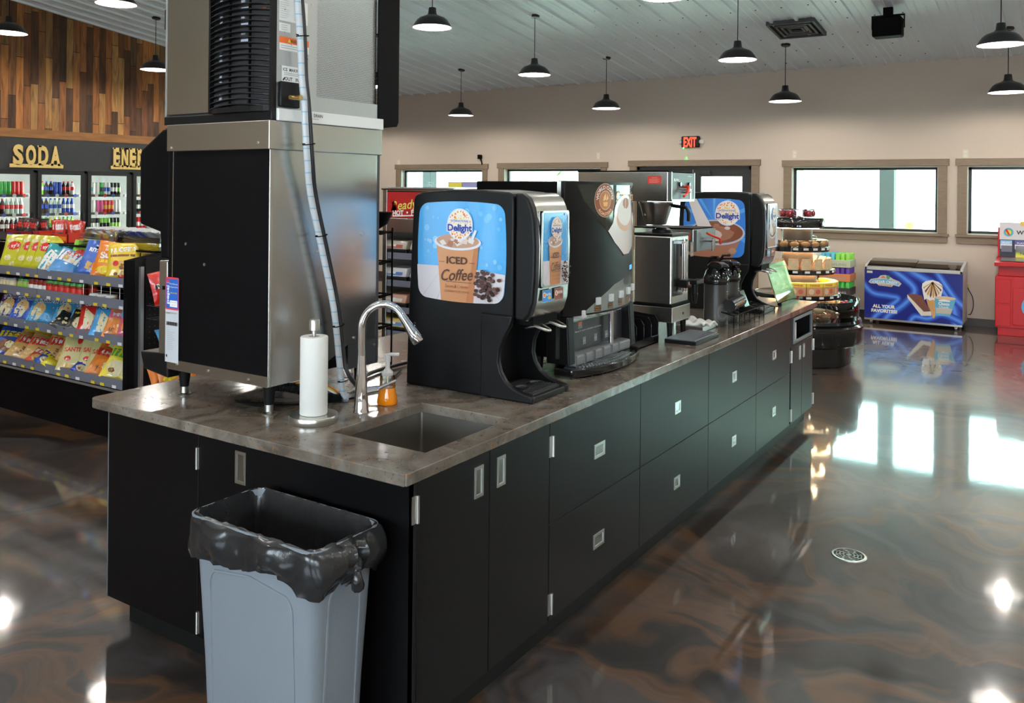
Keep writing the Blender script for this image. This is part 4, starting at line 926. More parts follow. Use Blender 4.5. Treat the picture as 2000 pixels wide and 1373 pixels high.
# raised arched outlines of the sunken side panels
def arch(w, h):
    p = [(-w, .0), (-w, h-.07)]
    p += [(-w+.03*(1-cos(a))+0, h-.07+.05*sin(a)) for a in lin(0, pi/2, 6)[1:]]
    p += [(0, h), ]
    q = [(-x, y) for x, y in reversed(p[:-1])]
    return p+q
for s in (-1, 1):
    pts = []
    for x, y in arch(.18, .56):
        k = (y+.05)/RH; pts.append((s*(.108+.028*k)-s*.0005, x, y+.05))
    MB().tube(pts, .005, 6).build('panel_ridge', GREYP, t)
for s in (-1, 1):
    pts = []
    for x, y in arch(.065, .58):
        k = (y+.05)/RH; pts.append((x, s*(.225+.045*k)-s*.0005, y+.05))
    MB().tube(pts, .005, 6).build('panel_ridge', GREYP, t)
a = Art().rect(-.035, -.012, .035, .012, INK['white']); a.rect(-.034, -.0, .034, .011, P(.5, .02, .03)); a.text('Rubbermaid', 0, .0055, .006, INK['white'], w=.055); a.rect(-.034, -.011, .034, -.002, INK['black'])
kk = .655/RH
a.build('maker_label', face_v(0-.012, -(.225+.045*kk)-.003, .663), t)
LIN = mat('black liner film', (.018, .018, .019), .22, spec=.6, bump=.8, bscale=22)
tt = thing('bin_liner', 'crinkled black bag folded over the rim of the grey bin, knotted at one corner', 'bin bag', (-.118, .385, RH))
rnd = random.Random(5)
NR = 96
def per(t_):   # rounded rectangle perimeter, t 0..1, unit normals
    hx, hy = .138, .272; L1, L2 = 2*hx, 2*hy; T = t_*(2*L1+2*L2)
    if T < L2: x, y = hx, -hy+T
    elif T < L2+L1: x, y = hx-(T-L2), hy
    elif T < 2*L2+L1: x, y = -hx, hy-(T-L2-L1)
    else: x, y = -hx+(T-2*L2-L1), -hy
    r = .035; cx, cy = max(-hx+r, min(hx-r, x)), max(-hy+r, min(hy-r, y)); dx, dy = x-cx, y-cy; d = sqrt(dx*dx+dy*dy) or 1
    if abs(x-cx) > 1e-9 and abs(y-cy) > 1e-9: x, y = cx+dx/d*r, cy+dy/d*r
    return x, y
def nrm(t_):
    a, b = per((t_-.003) % 1), per((t_+.003) % 1); dx, dy = b[0]-a[0], b[1]-a[1]; d = sqrt(dx*dx+dy*dy); return dy/d, -dx/d
KN = None
rings = []
hem = [.135+.022*sin(2*pi*i/NR*2+2.2)+.010*sin(2*pi*i/NR*5+.5) for i in range(NR)]
for lev in range(15):
    ring = []
    for i in range(NR):
        t_ = i/NR; x, y = per(t_); nx, ny = nrm(t_)
        wr = .5*sin(23*t_*2*pi+lev*.4)+.35*sin(41*t_*2*pi-lev*.7)+.3*sin(9*t_*2*pi+lev*.9)
        # distance to knot corner (facing camera-right: x=-.1,y=-.27)
        kd = sqrt((x-.02)**2+(y+.272)**2); kn = math.exp(-(kd/.075)**2)
        if lev < 5:      # inside, going down
            f = (4-lev)/4; z = -.30*f; off = -.012-.028*f+.006*wr*f-.004
            if lev == 4: z = .004; off = -.002
        else:
            f = (lev-4)/10; dz = hem[i]*(1-.35*kn)+.0; z = .006-dz*f
            off = .006+.028*sin(pi*min(1, f*1.1))**.8*(.6+.4*sin(7*2*pi*t_+1))+.010*wr*f
            off += .022*kn*sin(pi*f)*(1+.8*sin(60*t_*2*pi)); z += .012*wr*f*kn
        ring.append((x+nx*off, y+ny*off, z+(.004*wr if lev == 4 else 0)))
    rings.append(ring)
mb = MB(); loft(mb, rings); mb.add(rings[0], [tuple(range(NR))])
mb.build('folded_film', LIN, tt, smooth=80)
mb = MB(); c = Vector((.0, -.305, -.085))
for k in range(16):
    a = 2*pi*k/16; r = .035+.02*rnd.random(); p1 = c+Vector((cos(a)*r*1.1, .024, sin(a)*r)); mb.tube([c+Vector((0, -.008, 0)), (c+p1)/2+Vector((0, -.004+.006*rnd.random(), 0)), p1], .006, 5, rs=[.007, .010, .003])
mb.sphere(tuple(c), .016, .014, .014, 10, 6); mb.tube([c, c+Vector((-.01, -.01, -.02)), c+Vector((.0, -.006, -.05)), c+Vector((.012, -.002, -.06))], .01, 8, rs=[.01, .016, .02, .006])
mb.build('knot', LIN, tt, smooth=70)

# floor drain
t = thing('floor_drain', 'round metal floor drain grate in the dark shiny floor', 'drain', (2.44, -.752, 0))
mb = MB().lathe([(.001, .001), (.07, .001), (.07, .004), (.078, .005), (.082, .0005)], n=40); mb.mat(0)
mb.build('rim', NICKEL, t)
mb = MB()
for r in (.018, .034, .05, .064):
    for k in range(8 if r > .02 else 4): n_ = 8 if r > .02 else 4; a0 = 2*pi*k/n_+.08+r*9; mb.add([(rad*cos(a), rad*sin(a), .0046) for rad in (r-.0045, r+.0045) for a in lin(a0, a0+2*pi/n_-.2, 5)], [(i, i+1, 7+i, 6+i) for i in range(5)])
mb.build('slot', mat('black hole', (.004, .004, .004), .8), t, smooth=0)

# ---------------------------------------------------------------- tap, soap, towel roll
t = thing('tap', 'tall chrome gooseneck tap with pull-down sprayer beside the sink', 'tap', (.456, .60, CT))
d = Vector((.145, -.245, 0)).normalized()*.165
MB().lathe([(.001, 0), (.030, 0), (.030, .004), (.027, .01), (.0255, .06), (.021, .12), (.0155, .2), (.0145, .215), (.001, .215)], n=32).build('tap_body', CHROME, t)
ptx = [(0, 0, .2), (0, 0, .26), (0, 0, .30)]
for a in lin(0, pi*.82, 14): ptx.append((d.x*.5*(1-cos(a)), d.y*.5*(1-cos(a)), .315+.095*sin(a)))
MB().tube(ptx, .0145, 16).build('spout', CHROME, t)
e = Vector(ptx[-1]); dirn = (Vector(ptx[-1])-Vector(ptx[-2])).normalized()
sp = MB().tube([e-dirn*.012, e+dirn*.03, e+dirn*.075, e+dirn*.112, e+dirn*.117], .015, 18, rs=[.014, .0165, .0205, .024, .021]).build('spray_head', CHROME, t)
MB().sphere(tuple(e+dirn*.055+Vector((.014, -.012, .006))), .007, .007, .018, 10, 8).build('spray_button', BLACKG, sp)
lv = MB().cyl((.012, -.008, .075), (.052, -.028, .078), .017, .0155, 18).cyl((.052, -.028, .078), (.056, -.03, .078), .0165, .0165, 18)
lv.tube([(.05, -.027, .078), (.075, -.04, .088), (.125, -.062, .104)], .006, 10, rs=[.009, .0065, .0055]); lv.build('lever', CHROME, t)
t = thing('soap_bottle', 'clear foaming soap bottle half full of orange soap behind the tap', 'soap bottle', (.61, .605, CT))
MB().lathe([(.001, .001), (.038, .001), (.041, .008), (.036, .035), (.03, .065), (.001, .065)], n=28).build('orange_soap', mat('orange liquid soap', (.85, .25, .005), .08, spec=.6, coat=.4), t)
MB().lathe([(.0315, .065), (.029, .09), (.029, .108), (.022, .116)], n=28).build('bottle_body', ACRYL, t)
MB().lathe([(.0225, .112), (.0225, .125), (.016, .132), (.009, .14), (.009, .165), (.001, .165)], n=20).build('pump_collar', clear_mat('milky plastic', (.95, .95, .95), .1, .2, .55, (.8, .8, .76)), t)
MB().cyl((0, 0, .165), (0, 0, .19), .012).tube([(-.012, .006, .19), (.012, -.006, .193), (.042, -.02, .19)], .007, 8).build('pump_nozzle', clear_mat('milky plastic', (.95, .95, .95)), t)
MB().cyl((0, 0, .01), (0, 0, .13), .0025, n=6).build('dip_tube', INK['cream'], t)
t = thing('towel_holder', 'brushed steel upright paper towel holder with weighted round base', 'paper towel holder', (.262, .652, CT))
MB().lathe([(.001, 0), (.086, 0), (.088, .003), (.088, .025), (.0865, .028), (.001, .028)], n=56).build('base', NICKEL, t)
MB().cyl((0, 0, .028), (0, 0, .345), .006).lathe([(.001, .318), (.0095, .318), (.0095, .328), (.0185, .331), (.0185, .364), (.0165, .37), (.001, .371)], n=28).build('post_knob', NICKEL, t)
ro = MB().lathe([(.02, 0), (.0475, 0), (.0495, .003), (.0495, .277), (.0475, .28), (.02, .28), (.02, .0)], n=56).build('paper_towel_roll', PAPER, loc=(.262, .652, CT+.029), smooth=50)
tag(ro, 'white embossed paper towel roll standing on the steel holder', 'paper towel roll')

# ================================================================ ICE DISPENSER + ICE MAKER
t = thing('ice_dispenser', 'big black and stainless ice dispenser on four legs at the left end of the countertop', 'ice dispenser', (.185, .81, CT))
X1 = .593; Y1 = .585     # u .185-.778, v .81-1.395
MB().box(0, .004, .003, Y1, .12, .99).build('side_panel', BLACKM, t, smooth=0)
mb = MB()
mb.box(.004, X1-.004, .004, Y1, .13, .985)
mb.build('inner_body', BLACKM, t, smooth=0)
# stainless back wrapper with rolled corners
pts = [(.012-.012*cos(a), .012-.012*sin(a)) for a in lin(0, pi/2, 5)]+[(X1-.012+.012*sin(a), .012-.012*cos(a)) for a in lin(0, pi/2, 5)]
mb = MB(); n = len(pts)
def zb(x): return .115 if x < .2 else (.115+(x-.2)*.45 if x < .42 else .214)
pts = pts[:6]+[(x, 0) for x in lin(.02, X1-.02, 14)]+pts[6:] if len(pts) > 8 else pts
n = len(pts)
mb.add([(x, y-.001, zb(x)) for x, y in pts]+[(x, y-.001, 1.0) for x, y in pts], [(i, i+1, n+i+1, n+i) for i in range(n-1)])
mb.build('back_panel', STEEL, t, smooth=60)
MB().box(.42, X1, .0, .004, .11, .214).box(X1-.012, X1+.002, -.002, .012, .115, .985).build('lower_panel', mat('charcoal panel', (.05, .05, .055), .4), t, smooth=0)
mb = MB().box(-.004, .002, 0, Y1, .115, .155).box(-.003, .001, Y1-.03, Y1-.025, .15, .99)
mb.build('bottom_rail', STEELH, t, smooth=0)
mb = MB().box(-.012, X1+.006, -.012, Y1+.004, .985, 1.092)
mb.build('top_band', STEELH, t, smooth=0, bevel=.003)
def leg(x, y):
    MB().lathe([(.001, .0), (.026, .0), (.027, .004), (.019, .007), (.016, .01), (.016, .035), (.001, .035)], (x, y, 0), 24).mat(1).lathe([(.0175, .035), (.027, .118), (.001, .118)], (x, y, 0), 24).build('leg', [NICKEL, BLACKP], t)
for x, y in ((.06, .058), (.065, .565), (X1-.055, .05), (X1-.055, .54)): leg(x, y)
# front head (faces left) with chute, drip tray
MB().prism([(Y1, .555), (Y1+.055, .555), (Y1+.06, .66), (Y1+.195, .69), (Y1+.20, .975), (Y1+.19, .995), (Y1+.05, 1.075), (Y1, 1.085)], .0, X1, 'x').build('front_hood', BLACKM, t, smooth=0, bevel=.008)
B(-.004, .04, Y1+.002, Y1+.055, .17, .545).build('splash_panel', STEEL, t, smooth=0, bevel=.003)
B(-.007, .002, Y1+.02, Y1+.03, .43, .445).build('lock', BLACKM, t, smooth=0)
MB().prism([(Y1, .075), (Y1+.16, .095), (Y1+.185, .165), (Y1, .175)], .0, X1, 'x').build('drip_tray', BLACKP, t, smooth=0, bevel=.006)
for y, z in ((.475, .62), (.36, .545)): MB().cyl((-.004, y, z), (0, y, z), .006, n=10).build('screw', NICKEL, t)
for x, z in ((.25, .6), (.49, .66)):
    MB().cyl((x, -.004, z), (x, 0, z), .009, n=14).build('screw', NICKEL, t)
for x, z in ((.2, .16), (.45, .235), (.57, .19)): MB().cyl((x, -.006, z), (x, 0, z), .005, n=10).build('screw', NICKEL, t)
for y, z in ((.52, .14), (.33, .137), (.1, .133), (.05, 1.01), (.56, 1.0)): MB().cyl((-.008 if z < 1 else -.016, y, z), (-.002, y, z), .005, n=10).build('screw', NICKEL, t)
a = Art(); a.rect(0, 0, .085, .335, P(.55, .56, .58)); a.poly(rrect(0, .21, .085, .34, .006), P(.7, .04, .06)); a.poly(rrect(.004, .216, .081, .333, .004), P(.02, .12, .5))
a.text('pepsi', .014, .27, .016, INK['white'], w=.075, ang=pi/2, bold=.03); a.poly(circ(.016, .317, .009, .012), INK['white']); a.poly(circ(.016, .317, .009, .012, a0=0, a1=pi), P(.75, .03, .04)); a.poly(circ(.016, .317, .009, .012, a0=pi, a1=2*pi), P(.02, .1, .5))
a.text('World Beverage', .052, .314, .006, INK['white'], w=.05); a.text('For Repair Service', .052, .302, .006, INK['white'], w=.055); a.text('1-800-000-0000', .052, .278, .006, INK['yellow'], w=.045); a.rect(.03, .222, .077, .248, INK['white']); a.text('SERIAL NUMBER', .053, .241, .004, INK['grey'], w=.04); a.text('ASSET TAG', .053, .23, .004, INK['grey'], w=.03)
a.text('Lancer', .02, .198, .007, INK['black'], w=.03, bold=.02); a.rect(.035, .196, .075, .2, INK['grey'])
for k in range(14): a.rect(.01+k*.005, .148, .0125+k*.005+.001*(k % 3), .162, INK['black'], same=True)
for k in range(12): a.rect(.012, .135-k*.0075, .02+.05*random.random(), .1365-k*.0075, INK['grey'], same=True)
a.rect(.008, .02, .016, .03, INK['black'])
a.build('service_label', face_u(-.0045, Y1+.012, .143), t)

t = thing('ice_maker', 'stainless ice maker with curved black grille standing on the ice dispenser', 'ice maker', (.205, .80, CT+1.092))
XM = .56; YM = .635; HM = .62
MB().box(0, XM, .02, YM-.01, .03, HM).build('chassis', mat('dark inside', (.03, .03, .032), .6), t, smooth=0)
B(-.02, XM+.0, .0, YM, 0, .035).build('base', BLACKP, t, smooth=0, bevel=.004)
MB().box(-.014, .0, YM-.275, YM-.008, .04, HM).build('front_panel', STEELH, t, smooth=0, bevel=.003)
MB().box(-.016, -.0, YM-.008, YM+.0, .03, HM).build('trim_edge', GALV, t, smooth=0)
MB().box(-.012, .02, YM, YM+.012, .39, .47).build('catch', BLACKM, t, smooth=0)
a = Art().rect(0, .0, .05, .03, P(.05, .3, .7)); a.rect(0, -.055, .03, -.004, P(.05, .3, .7)); a.text('ICE', .015, -.02, .012, INK['white'], bold=.03); a.text('CARE', .025, .016, .008, INK['white'], w=.04)
a.build('blue_sticker', face_u(-.0155, YM-.055, .56), t)
mb = MB(); y0, y1 = .012, YM-.285; N = 27
def bul(s): return -.018-.022*sin(pi*s)**.7
for k in range(N):
    z = .055+k*(HM-.06)/N; vs = []; m_ = 14
    for i in range(m_+1):
        s = i/m_; y = y1+(y0-y1)*s; x = bul(s); dz = .012*sin(pi*s)
        vs += [(x, y, z+dz), (x-.003, y, z+dz-.004), (x+.016, y, z+dz-.006), (x+.018, y, z+dz+.002)]
    mb.add(vs, [(i*4+j, i*4+(j+1) % 4, i*4+4+(j+1) % 4, i*4+4+j) for i in range(m_) for j in range(4)])
mb.box(-.024, .0, y0-.012, y0, .035, HM).box(-.02, .0, y1, y1+.01, .035, HM)
pl_ = [(bul(s), y1+(y0-y1)*s) for s in lin(0, 1, 12)]+[(0, y0), (0, y1)]
mb.prism(pl_, .035, .055, 'z')
for s in (.33, .66): mb.box(-.022, -.012, y1+(y0-y1)*s-.003, y1+(y0-y1)*s+.003, .05, HM)
mb.build('grille', BLACKP, t, smooth=0)
for k in range(5): B(-.006, -.002, .05, .10, .37+k*.045, .376+k*.045).build('copper_pipe', mat('copper', (.8, .28, .1), .25, 1), t, smooth=0)
for k in range(7):
    B(-.006, -.001, .15+.02*(k % 2), .19, .30+k*.03, .312+k*.03).build('wire_connector', mat('pale wiring', (.5, .52, .6), .5), t, smooth=0); B(-.006, -.001, .30, .312, .08+k*.075, .11+k*.075).build('wire_connector', mat('pale wiring', (.5, .52, .6)), t, smooth=0)
# rear side: grey service panel, condenser, side flap
B(.0, .2, .0, .02, .045, HM).build('service_panel', GALV, t, smooth=0)
B(.0, XM+.012, -.014, .0, .0, .045).build('white_band', WHITEP, t, smooth=0, bevel=.002)
B(.2, XM, .0, .02, .036, .105).build('lower_channel', GALV, t, smooth=0)
mb = MB(); x0, x1, z0, z1 = .205, .545, .105, .60
mb.box(x0, x1, .012, .02, z0, z1)
mb.build('filter_frame', GALV, t, smooth=0)
mb = MB(); nx, nz = 42, 70
for j in range(nz):
    for i in range(nx):
        x = x0+(x1-x0)*(i+.5*(j % 2))/nx; z = z0+(z1-z0)*j/nz; w_ = (x1-x0)/nx*.8; h_ = (z1-z0)/nz*.72
        mb.add([(x, .011, z), (x+w_*.5, -.001, z+h_*.3), (x+w_, .011, z+h_*.5), (x+w_*.5, .010, z+h_)], [(0, 1, 2), (0, 2, 3)])
mb.build('condenser_filter', mat('crimped aluminium', (.75, .74, .72), .22, 1), t, smooth=0)
mb = MB().box(x0, x1+.012, -.004, .012, z1, z1+.03); mb.build('filter_top_rail', NICKEL, t, smooth=0, bevel=.003)
mb = MB().prism([(0, -.025), (.125, -.01), (.135, .01), (.135, HM), (0, HM)], -.006, .0, 'y'); o = mb.build('hinged_flap', BLACKM, t, smooth=0, bevel=.004); o.location = (XM-.012, .003, .03)
W_ = INK['white']; sv = lambda x, y, o: (x, -.0005-o, y)
def lab(x, y, w, h): return Art().rect(x, y, x+w, y+h, W_)
a = lab(.01, .37, .14, .085)
for k in range(9): a.rect(.014, .445-k*.008, .014+.05*random.uniform(.5, 1), .4465-k*.008, INK['grey'], same=True); a.rect(.08, .445-k*.008, .08+.05*random.uniform(.3, 1), .4465-k*.008, INK['grey'], same=True)
a.build('rating_label', sv, t)
a = lab(.01, .33, .055, .032)
for k in range(3): a.rect(.02, .353-k*.008, .05, .355-k*.008, INK['grey'], same=True)
a.build('small_label', sv, t)
a = lab(.012, .262, .145, .05); a.rect(.012, .288, .157, .312, P(.85, .16, .02)); a.text('WARNING', .095, .3, .014, INK['black'], w=.06, bold=.03); a.poly([(.052, .293), (.068, .293), (.06, .308)], INK['yellow'])
for k in range(2): a.rect(.02, .278-k*.008, .14, .28-k*.008, INK['grey'], same=True)
a.build('warning_label', sv, t)
a = lab(.025, .145, .1, .06); a.text('ICE  MAKING', .075, .192, .012, INK['black'], w=.09, bold=.02); a.rect(.035, .178, .11, .18, INK['grey']); a.rect(.035, .172, .11, .174, INK['grey']); a.text('OUT', .058, .158, .013, INK['black'], bold=.02); a.text('IN', .1, .158, .013, INK['black'], bold=.02)
a.poly([(.028, .15), (.034, .15), (.042, .16), (.038, .164), (.029, .155)], INK['black']); a.build('ice_making_label', sv, t)
a = Art(); a.text('BASE  DRAIN', .115+.06, .03, .012, INK['black'], w=.09, bold=.01); a.poly([(.115, .024), (.12, .024), (.127, .032), (.123, .036), (.116, .029)], INK['black']); a.rect(.14, .016, .2, .018, INK['grey'])
a.build('base_drain_label', lambda x, y, o: (x, -.0145-o, y), t)
B(.005, .1, -.02, .0, .05, .145).build('junction_box', BLACKP, t, bevel=.006)
MB().cyl((.05, -.075, .085), (.05, .0, .085), .009, n=12).cyl((.025, -.045, .085), (.085, -.045, .085), .008, n=12).build('brass_fitting', mat('brass', (.6, .42, .18), .3, 1), t)
for k in range(14): MB().cyl((.02+.17*((k*37) % 10)/10, -.003, .12+.46*((k*53) % 11)/11), (.02+.17*((k*37) % 10)/10, 0, .12+.46*((k*53) % 11)/11), .003, n=8).build('screw', NICKEL, t)

# hoses behind the machines: points measured on the plane just behind them
def hose(pts, r, name, lab_, m_, cat='hose', n=12, sub=6):
    P_ = [Vector(p) for p in pts]; out = []
    for i in range(len(P_)-1):
        p0, p1, p2, p3 = P_[max(i-1, 0)], P_[i], P_[i+1], P_[min(i+2, len(P_)-1)]
        for k in range(sub):
            s = k/sub; out.append(.5*((2*p1)+(p2-p0)*s+(2*p0-5*p1+4*p2-p3)*s*s+(3*p1-p0-3*p2+p3)*s**3))
    out.append(P_[-1])
    return tag(MB().tube(out, r, n).build(name, m_, smooth=80), lab_, cat), out
VH = .762
path = [(.255, .775, 2.62), (.268, .762, 2.458), (.278, .755, 2.30), (.283, VH-.01, 2.174), (.290, .745, 2.08), (.297, .745, 1.984), (.312, .748, 1.86), (.343, VH, 1.735), (.412, VH, 1.499), (.470, VH, 1.295), (.503, VH, 1.09), (.515, .757, .975), (.53, .752, .935)]
m_ = mat('braided clear hose', (.52, .55, .58), .3, spec=.5); nt = m_.node_tree
tc = nt.nodes.new('ShaderNodeTexCoord'); wv = nt.nodes.new('ShaderNodeTexWave'); wv.bands_direction = 'Z'; wv.inputs['Scale'].default_value = 7; wv.inputs['Distortion'].default_value = .6
nt.links.new(tc.outputs['Object'], wv.inputs[0]); rp = ramp(nt, [(0, (.50, .53, .55)), (.96, (.50, .53, .55)), (.985, (.22, .38, .52))]); nt.links.new(wv.outputs[0], rp.inputs[0]); nt.links.new(rp.outputs[0], nt.nodes['Principled BSDF'].inputs['Base Color'])
h1, out1 = hose(path, .0125, 'clear_hose', 'thick clear braided hose running down behind the ice machines', m_)
path2 = [(x+(.018 if z > 1.99 else .022), y-.004, z) for x, y, z in path[:11]]+[(.53, .74, 1.03), (.565, .735, .985), (.62, .76, .955), (.72, .85, .935), (.95, 1.0, .928), (1.3, 1.02, .928)]
h2, out2 = hose(path2, .0085, 'black_cable', 'thick black cable strapped to the clear hose behind the ice machines', mat('black rubber', (.015, .015, .016), .45), 'cable')
for k, z in enumerate((2.33, 1.925, 1.60, 1.23, 1.0)):
    c = min(out1, key=lambda p: abs(p.z-z)); ring_ = [(c.x+.011+.026*cos(a), c.y-.002+.018*sin(a), c.z+.004*cos(a)) for a in lin(0, 2*pi, 18)[:-1]]
    tag(MB().tube(ring_, .002, 6, closed=True).box(c.x-.024, c.x-.014, c.y-.008, c.y-.004, c.z-.002, c.z+.002).build('cable_tie', BLACKM), 'black cable tie around the hose and cable, %s' % ['at the orange warning label', 'level with the top steel band', 'at the upper dispenser back', 'at the paper towel height', 'lowest, just above the countertop'][k], 'cable tie', 'cable ties on the hose')
# corrugated conduit and wires lying on the counter
cp = [Vector((.36, .98, .985)), Vector((.40, .90, .975)), Vector((.45, .84, .95)), Vector((.50, .79, .935)), Vector((.53, .765, .933))]
hh, oc = hose(cp, .0, 'x', '', BLACKM); bpy.data.objects.remove(hh)
t = thing('corrugated_conduit', 'black corrugated conduit lying on the countertop under the ice dispenser', 'conduit', (0, 0, 0))
fine = []
for a_, b_ in zip(oc, oc[1:]): fine += [a_.lerp(b_, s) for s in (0, .33, .66)]
MB().tube(fine, .02, 14, rs=[.0205 if i % 2 else .0165 for i in range(len(fine))]).build('ribbed_tube', BLACKP, t)
MB().cyl(oc[-2], Vector((.545, .75, .93)), .019, .0175, 14).build('end_sleeve', mat('grey sleeve', (.22, .24, .27), .4), t)
for k, (c_, nm, dx) in enumerate((((.75, .55, .03), 'yellow', 0), ((.75, .18, .03), 'orange', .012), ((.7, .7, .68), 'white', -.012))):
    hose([(.40+dx, .93, .985+.005*k), (.46+dx, .86, .995+.006*k), (.50+dx, .80, .965), (.525+dx*.5, .765, .93+.004*k)], .0035, 'wire', '%s wire curving over the black conduit' % nm, P(*c_), 'wire')
hose([(.62, .72, .92), (.72, .80, .922), (.85, .82, .922), (1.1, .95, .922)], .004, 'black_wire', 'thin black wire lying on the countertop behind the soap bottle', BLACKM, 'wire')
hose([(.60, .76, .92), (.45, .80, .923), (.3, .95, .923), (.28, 1.1, .923)], .004, 'black_wire', 'thin black wire running under the ice dispenser', BLACKM, 'wire')

# ---------------------------------------------------------------- wire rack with cups behind the tap
t = thing('cup_rack', 'black wire rack with a bowl on top behind the ice dispenser', 'rack', (.92, 1.05, CT))
mb = MB()
for x, y in ((.225, 0), (.225, .25), (-.02, 0), (-.02, .25)): mb.cyl((x, y, 0), (x, y, .66 if x > 0 else .6), .0045, n=8)
for z in (.2, .345, .5, .64):
    mb.tube([(-.02, 0, z), (.225, 0, z), (.225, .25, z), (-.02, .25, z)], .0045, 6, closed=True); mb.tube([(.06, -.004, z+.012), (.14, -.004, z-.008), (.225, -.004, z+.006)], .004, 6)
    for y in (.06, .12, .19): mb.cyl((-.02, y, z), (.225, y, z), .0025, n=5)
mb.build('wire_frame', BLACKM, t)
MB().lathe([(.001, 0), (.05, .005), (.09, .03), (.115, .085), (.111, .085), (.085, .033), (.001, .01)], n=28).build('bowl', BLACKM, t, loc=(.11, .05, .65))
c = thing('cup_stack', 'stack of white paper cups in the lowest tier of the black wire rack', 'cups', (1.03, 1.12, CT+.212))
MB().lathe([(.001, .09), (.036, .09), (.046, .0), (.001, 0)], n=24).build('cup', WHITEP, c); MB().lathe([(.03, .09), (.046, .12), (.043, .12), (.03, .095)], n=24).build('cup', WHITEP, c)

# ================================================================ CREAMER DISPENSERS
BL1 = P(.10, .42, .80, rough=.12); ORI = P(.86, .24, .04); YLI = P(.88, .58, .10); NVI = P(.03, .05, .33); CUP = P(.62, .28, .13, rough=.2); CUP2 = P(.52, .2, .08); ICE = P(.55, .32, .22); ICE2 = P(.75, .6, .52); RIM = P(.72, .74, .8); TBL = P(.66, .60, .62); TBL2 = P(.5, .44, .46); BEAN = P(.035, .012, .012, rough=.2); BEAN2 = P(.10, .035, .028)
def blob_logo(a, cx, cy, R, seed=1, txt=True):
    rnd = random.Random(seed); a.poly(circ(cx, cy, R*1.08), P(.70, .76, .85)); a.poly(circ(cx, cy, R*.98), P(.88, .80, .70)); a.lay += 1
    n = 0; pts = []
    while n < 75:
        x, y = rnd.uniform(-R, R), rnd.uniform(-R, R); d = sqrt(x*x+y*y)
        if d > R*.93 or any((x-p)**2+(y-q)**2 < (R*.14)**2 for p, q in pts): 
            n += .05; continue
        pts.append((x, y)); s = R*rnd.uniform(.06, .1); k = rnd.choice((3, 4, 5, 7)); ph = rnd.uniform(0, 6); n += 1
        a.poly([(cx+x+s*(1.15 if j % 2 else .8)*cos(ph+2*pi*j/k), cy+y+s*sin(ph+2*pi*j/k)) for j in range(k)], ORI if d > R*.6 else YLI, same=True)
    if txt:
        a.rect(cx-R*.82, cy+R*.12, cx+R*.82, cy+R*.34, P(.80, .76, .72)); a.text('INTERNATIONAL', cx, cy+R*.23, R*.15, NVI, w=R*1.5, bold=.01)
        a.text('Delight', cx, cy-R*.22, R*.5, RIM, w=R*2.2, bold=.08); a.text('Delight', cx, cy-R*.22, R*.46, NVI, w=R*2.05, bold=.035)
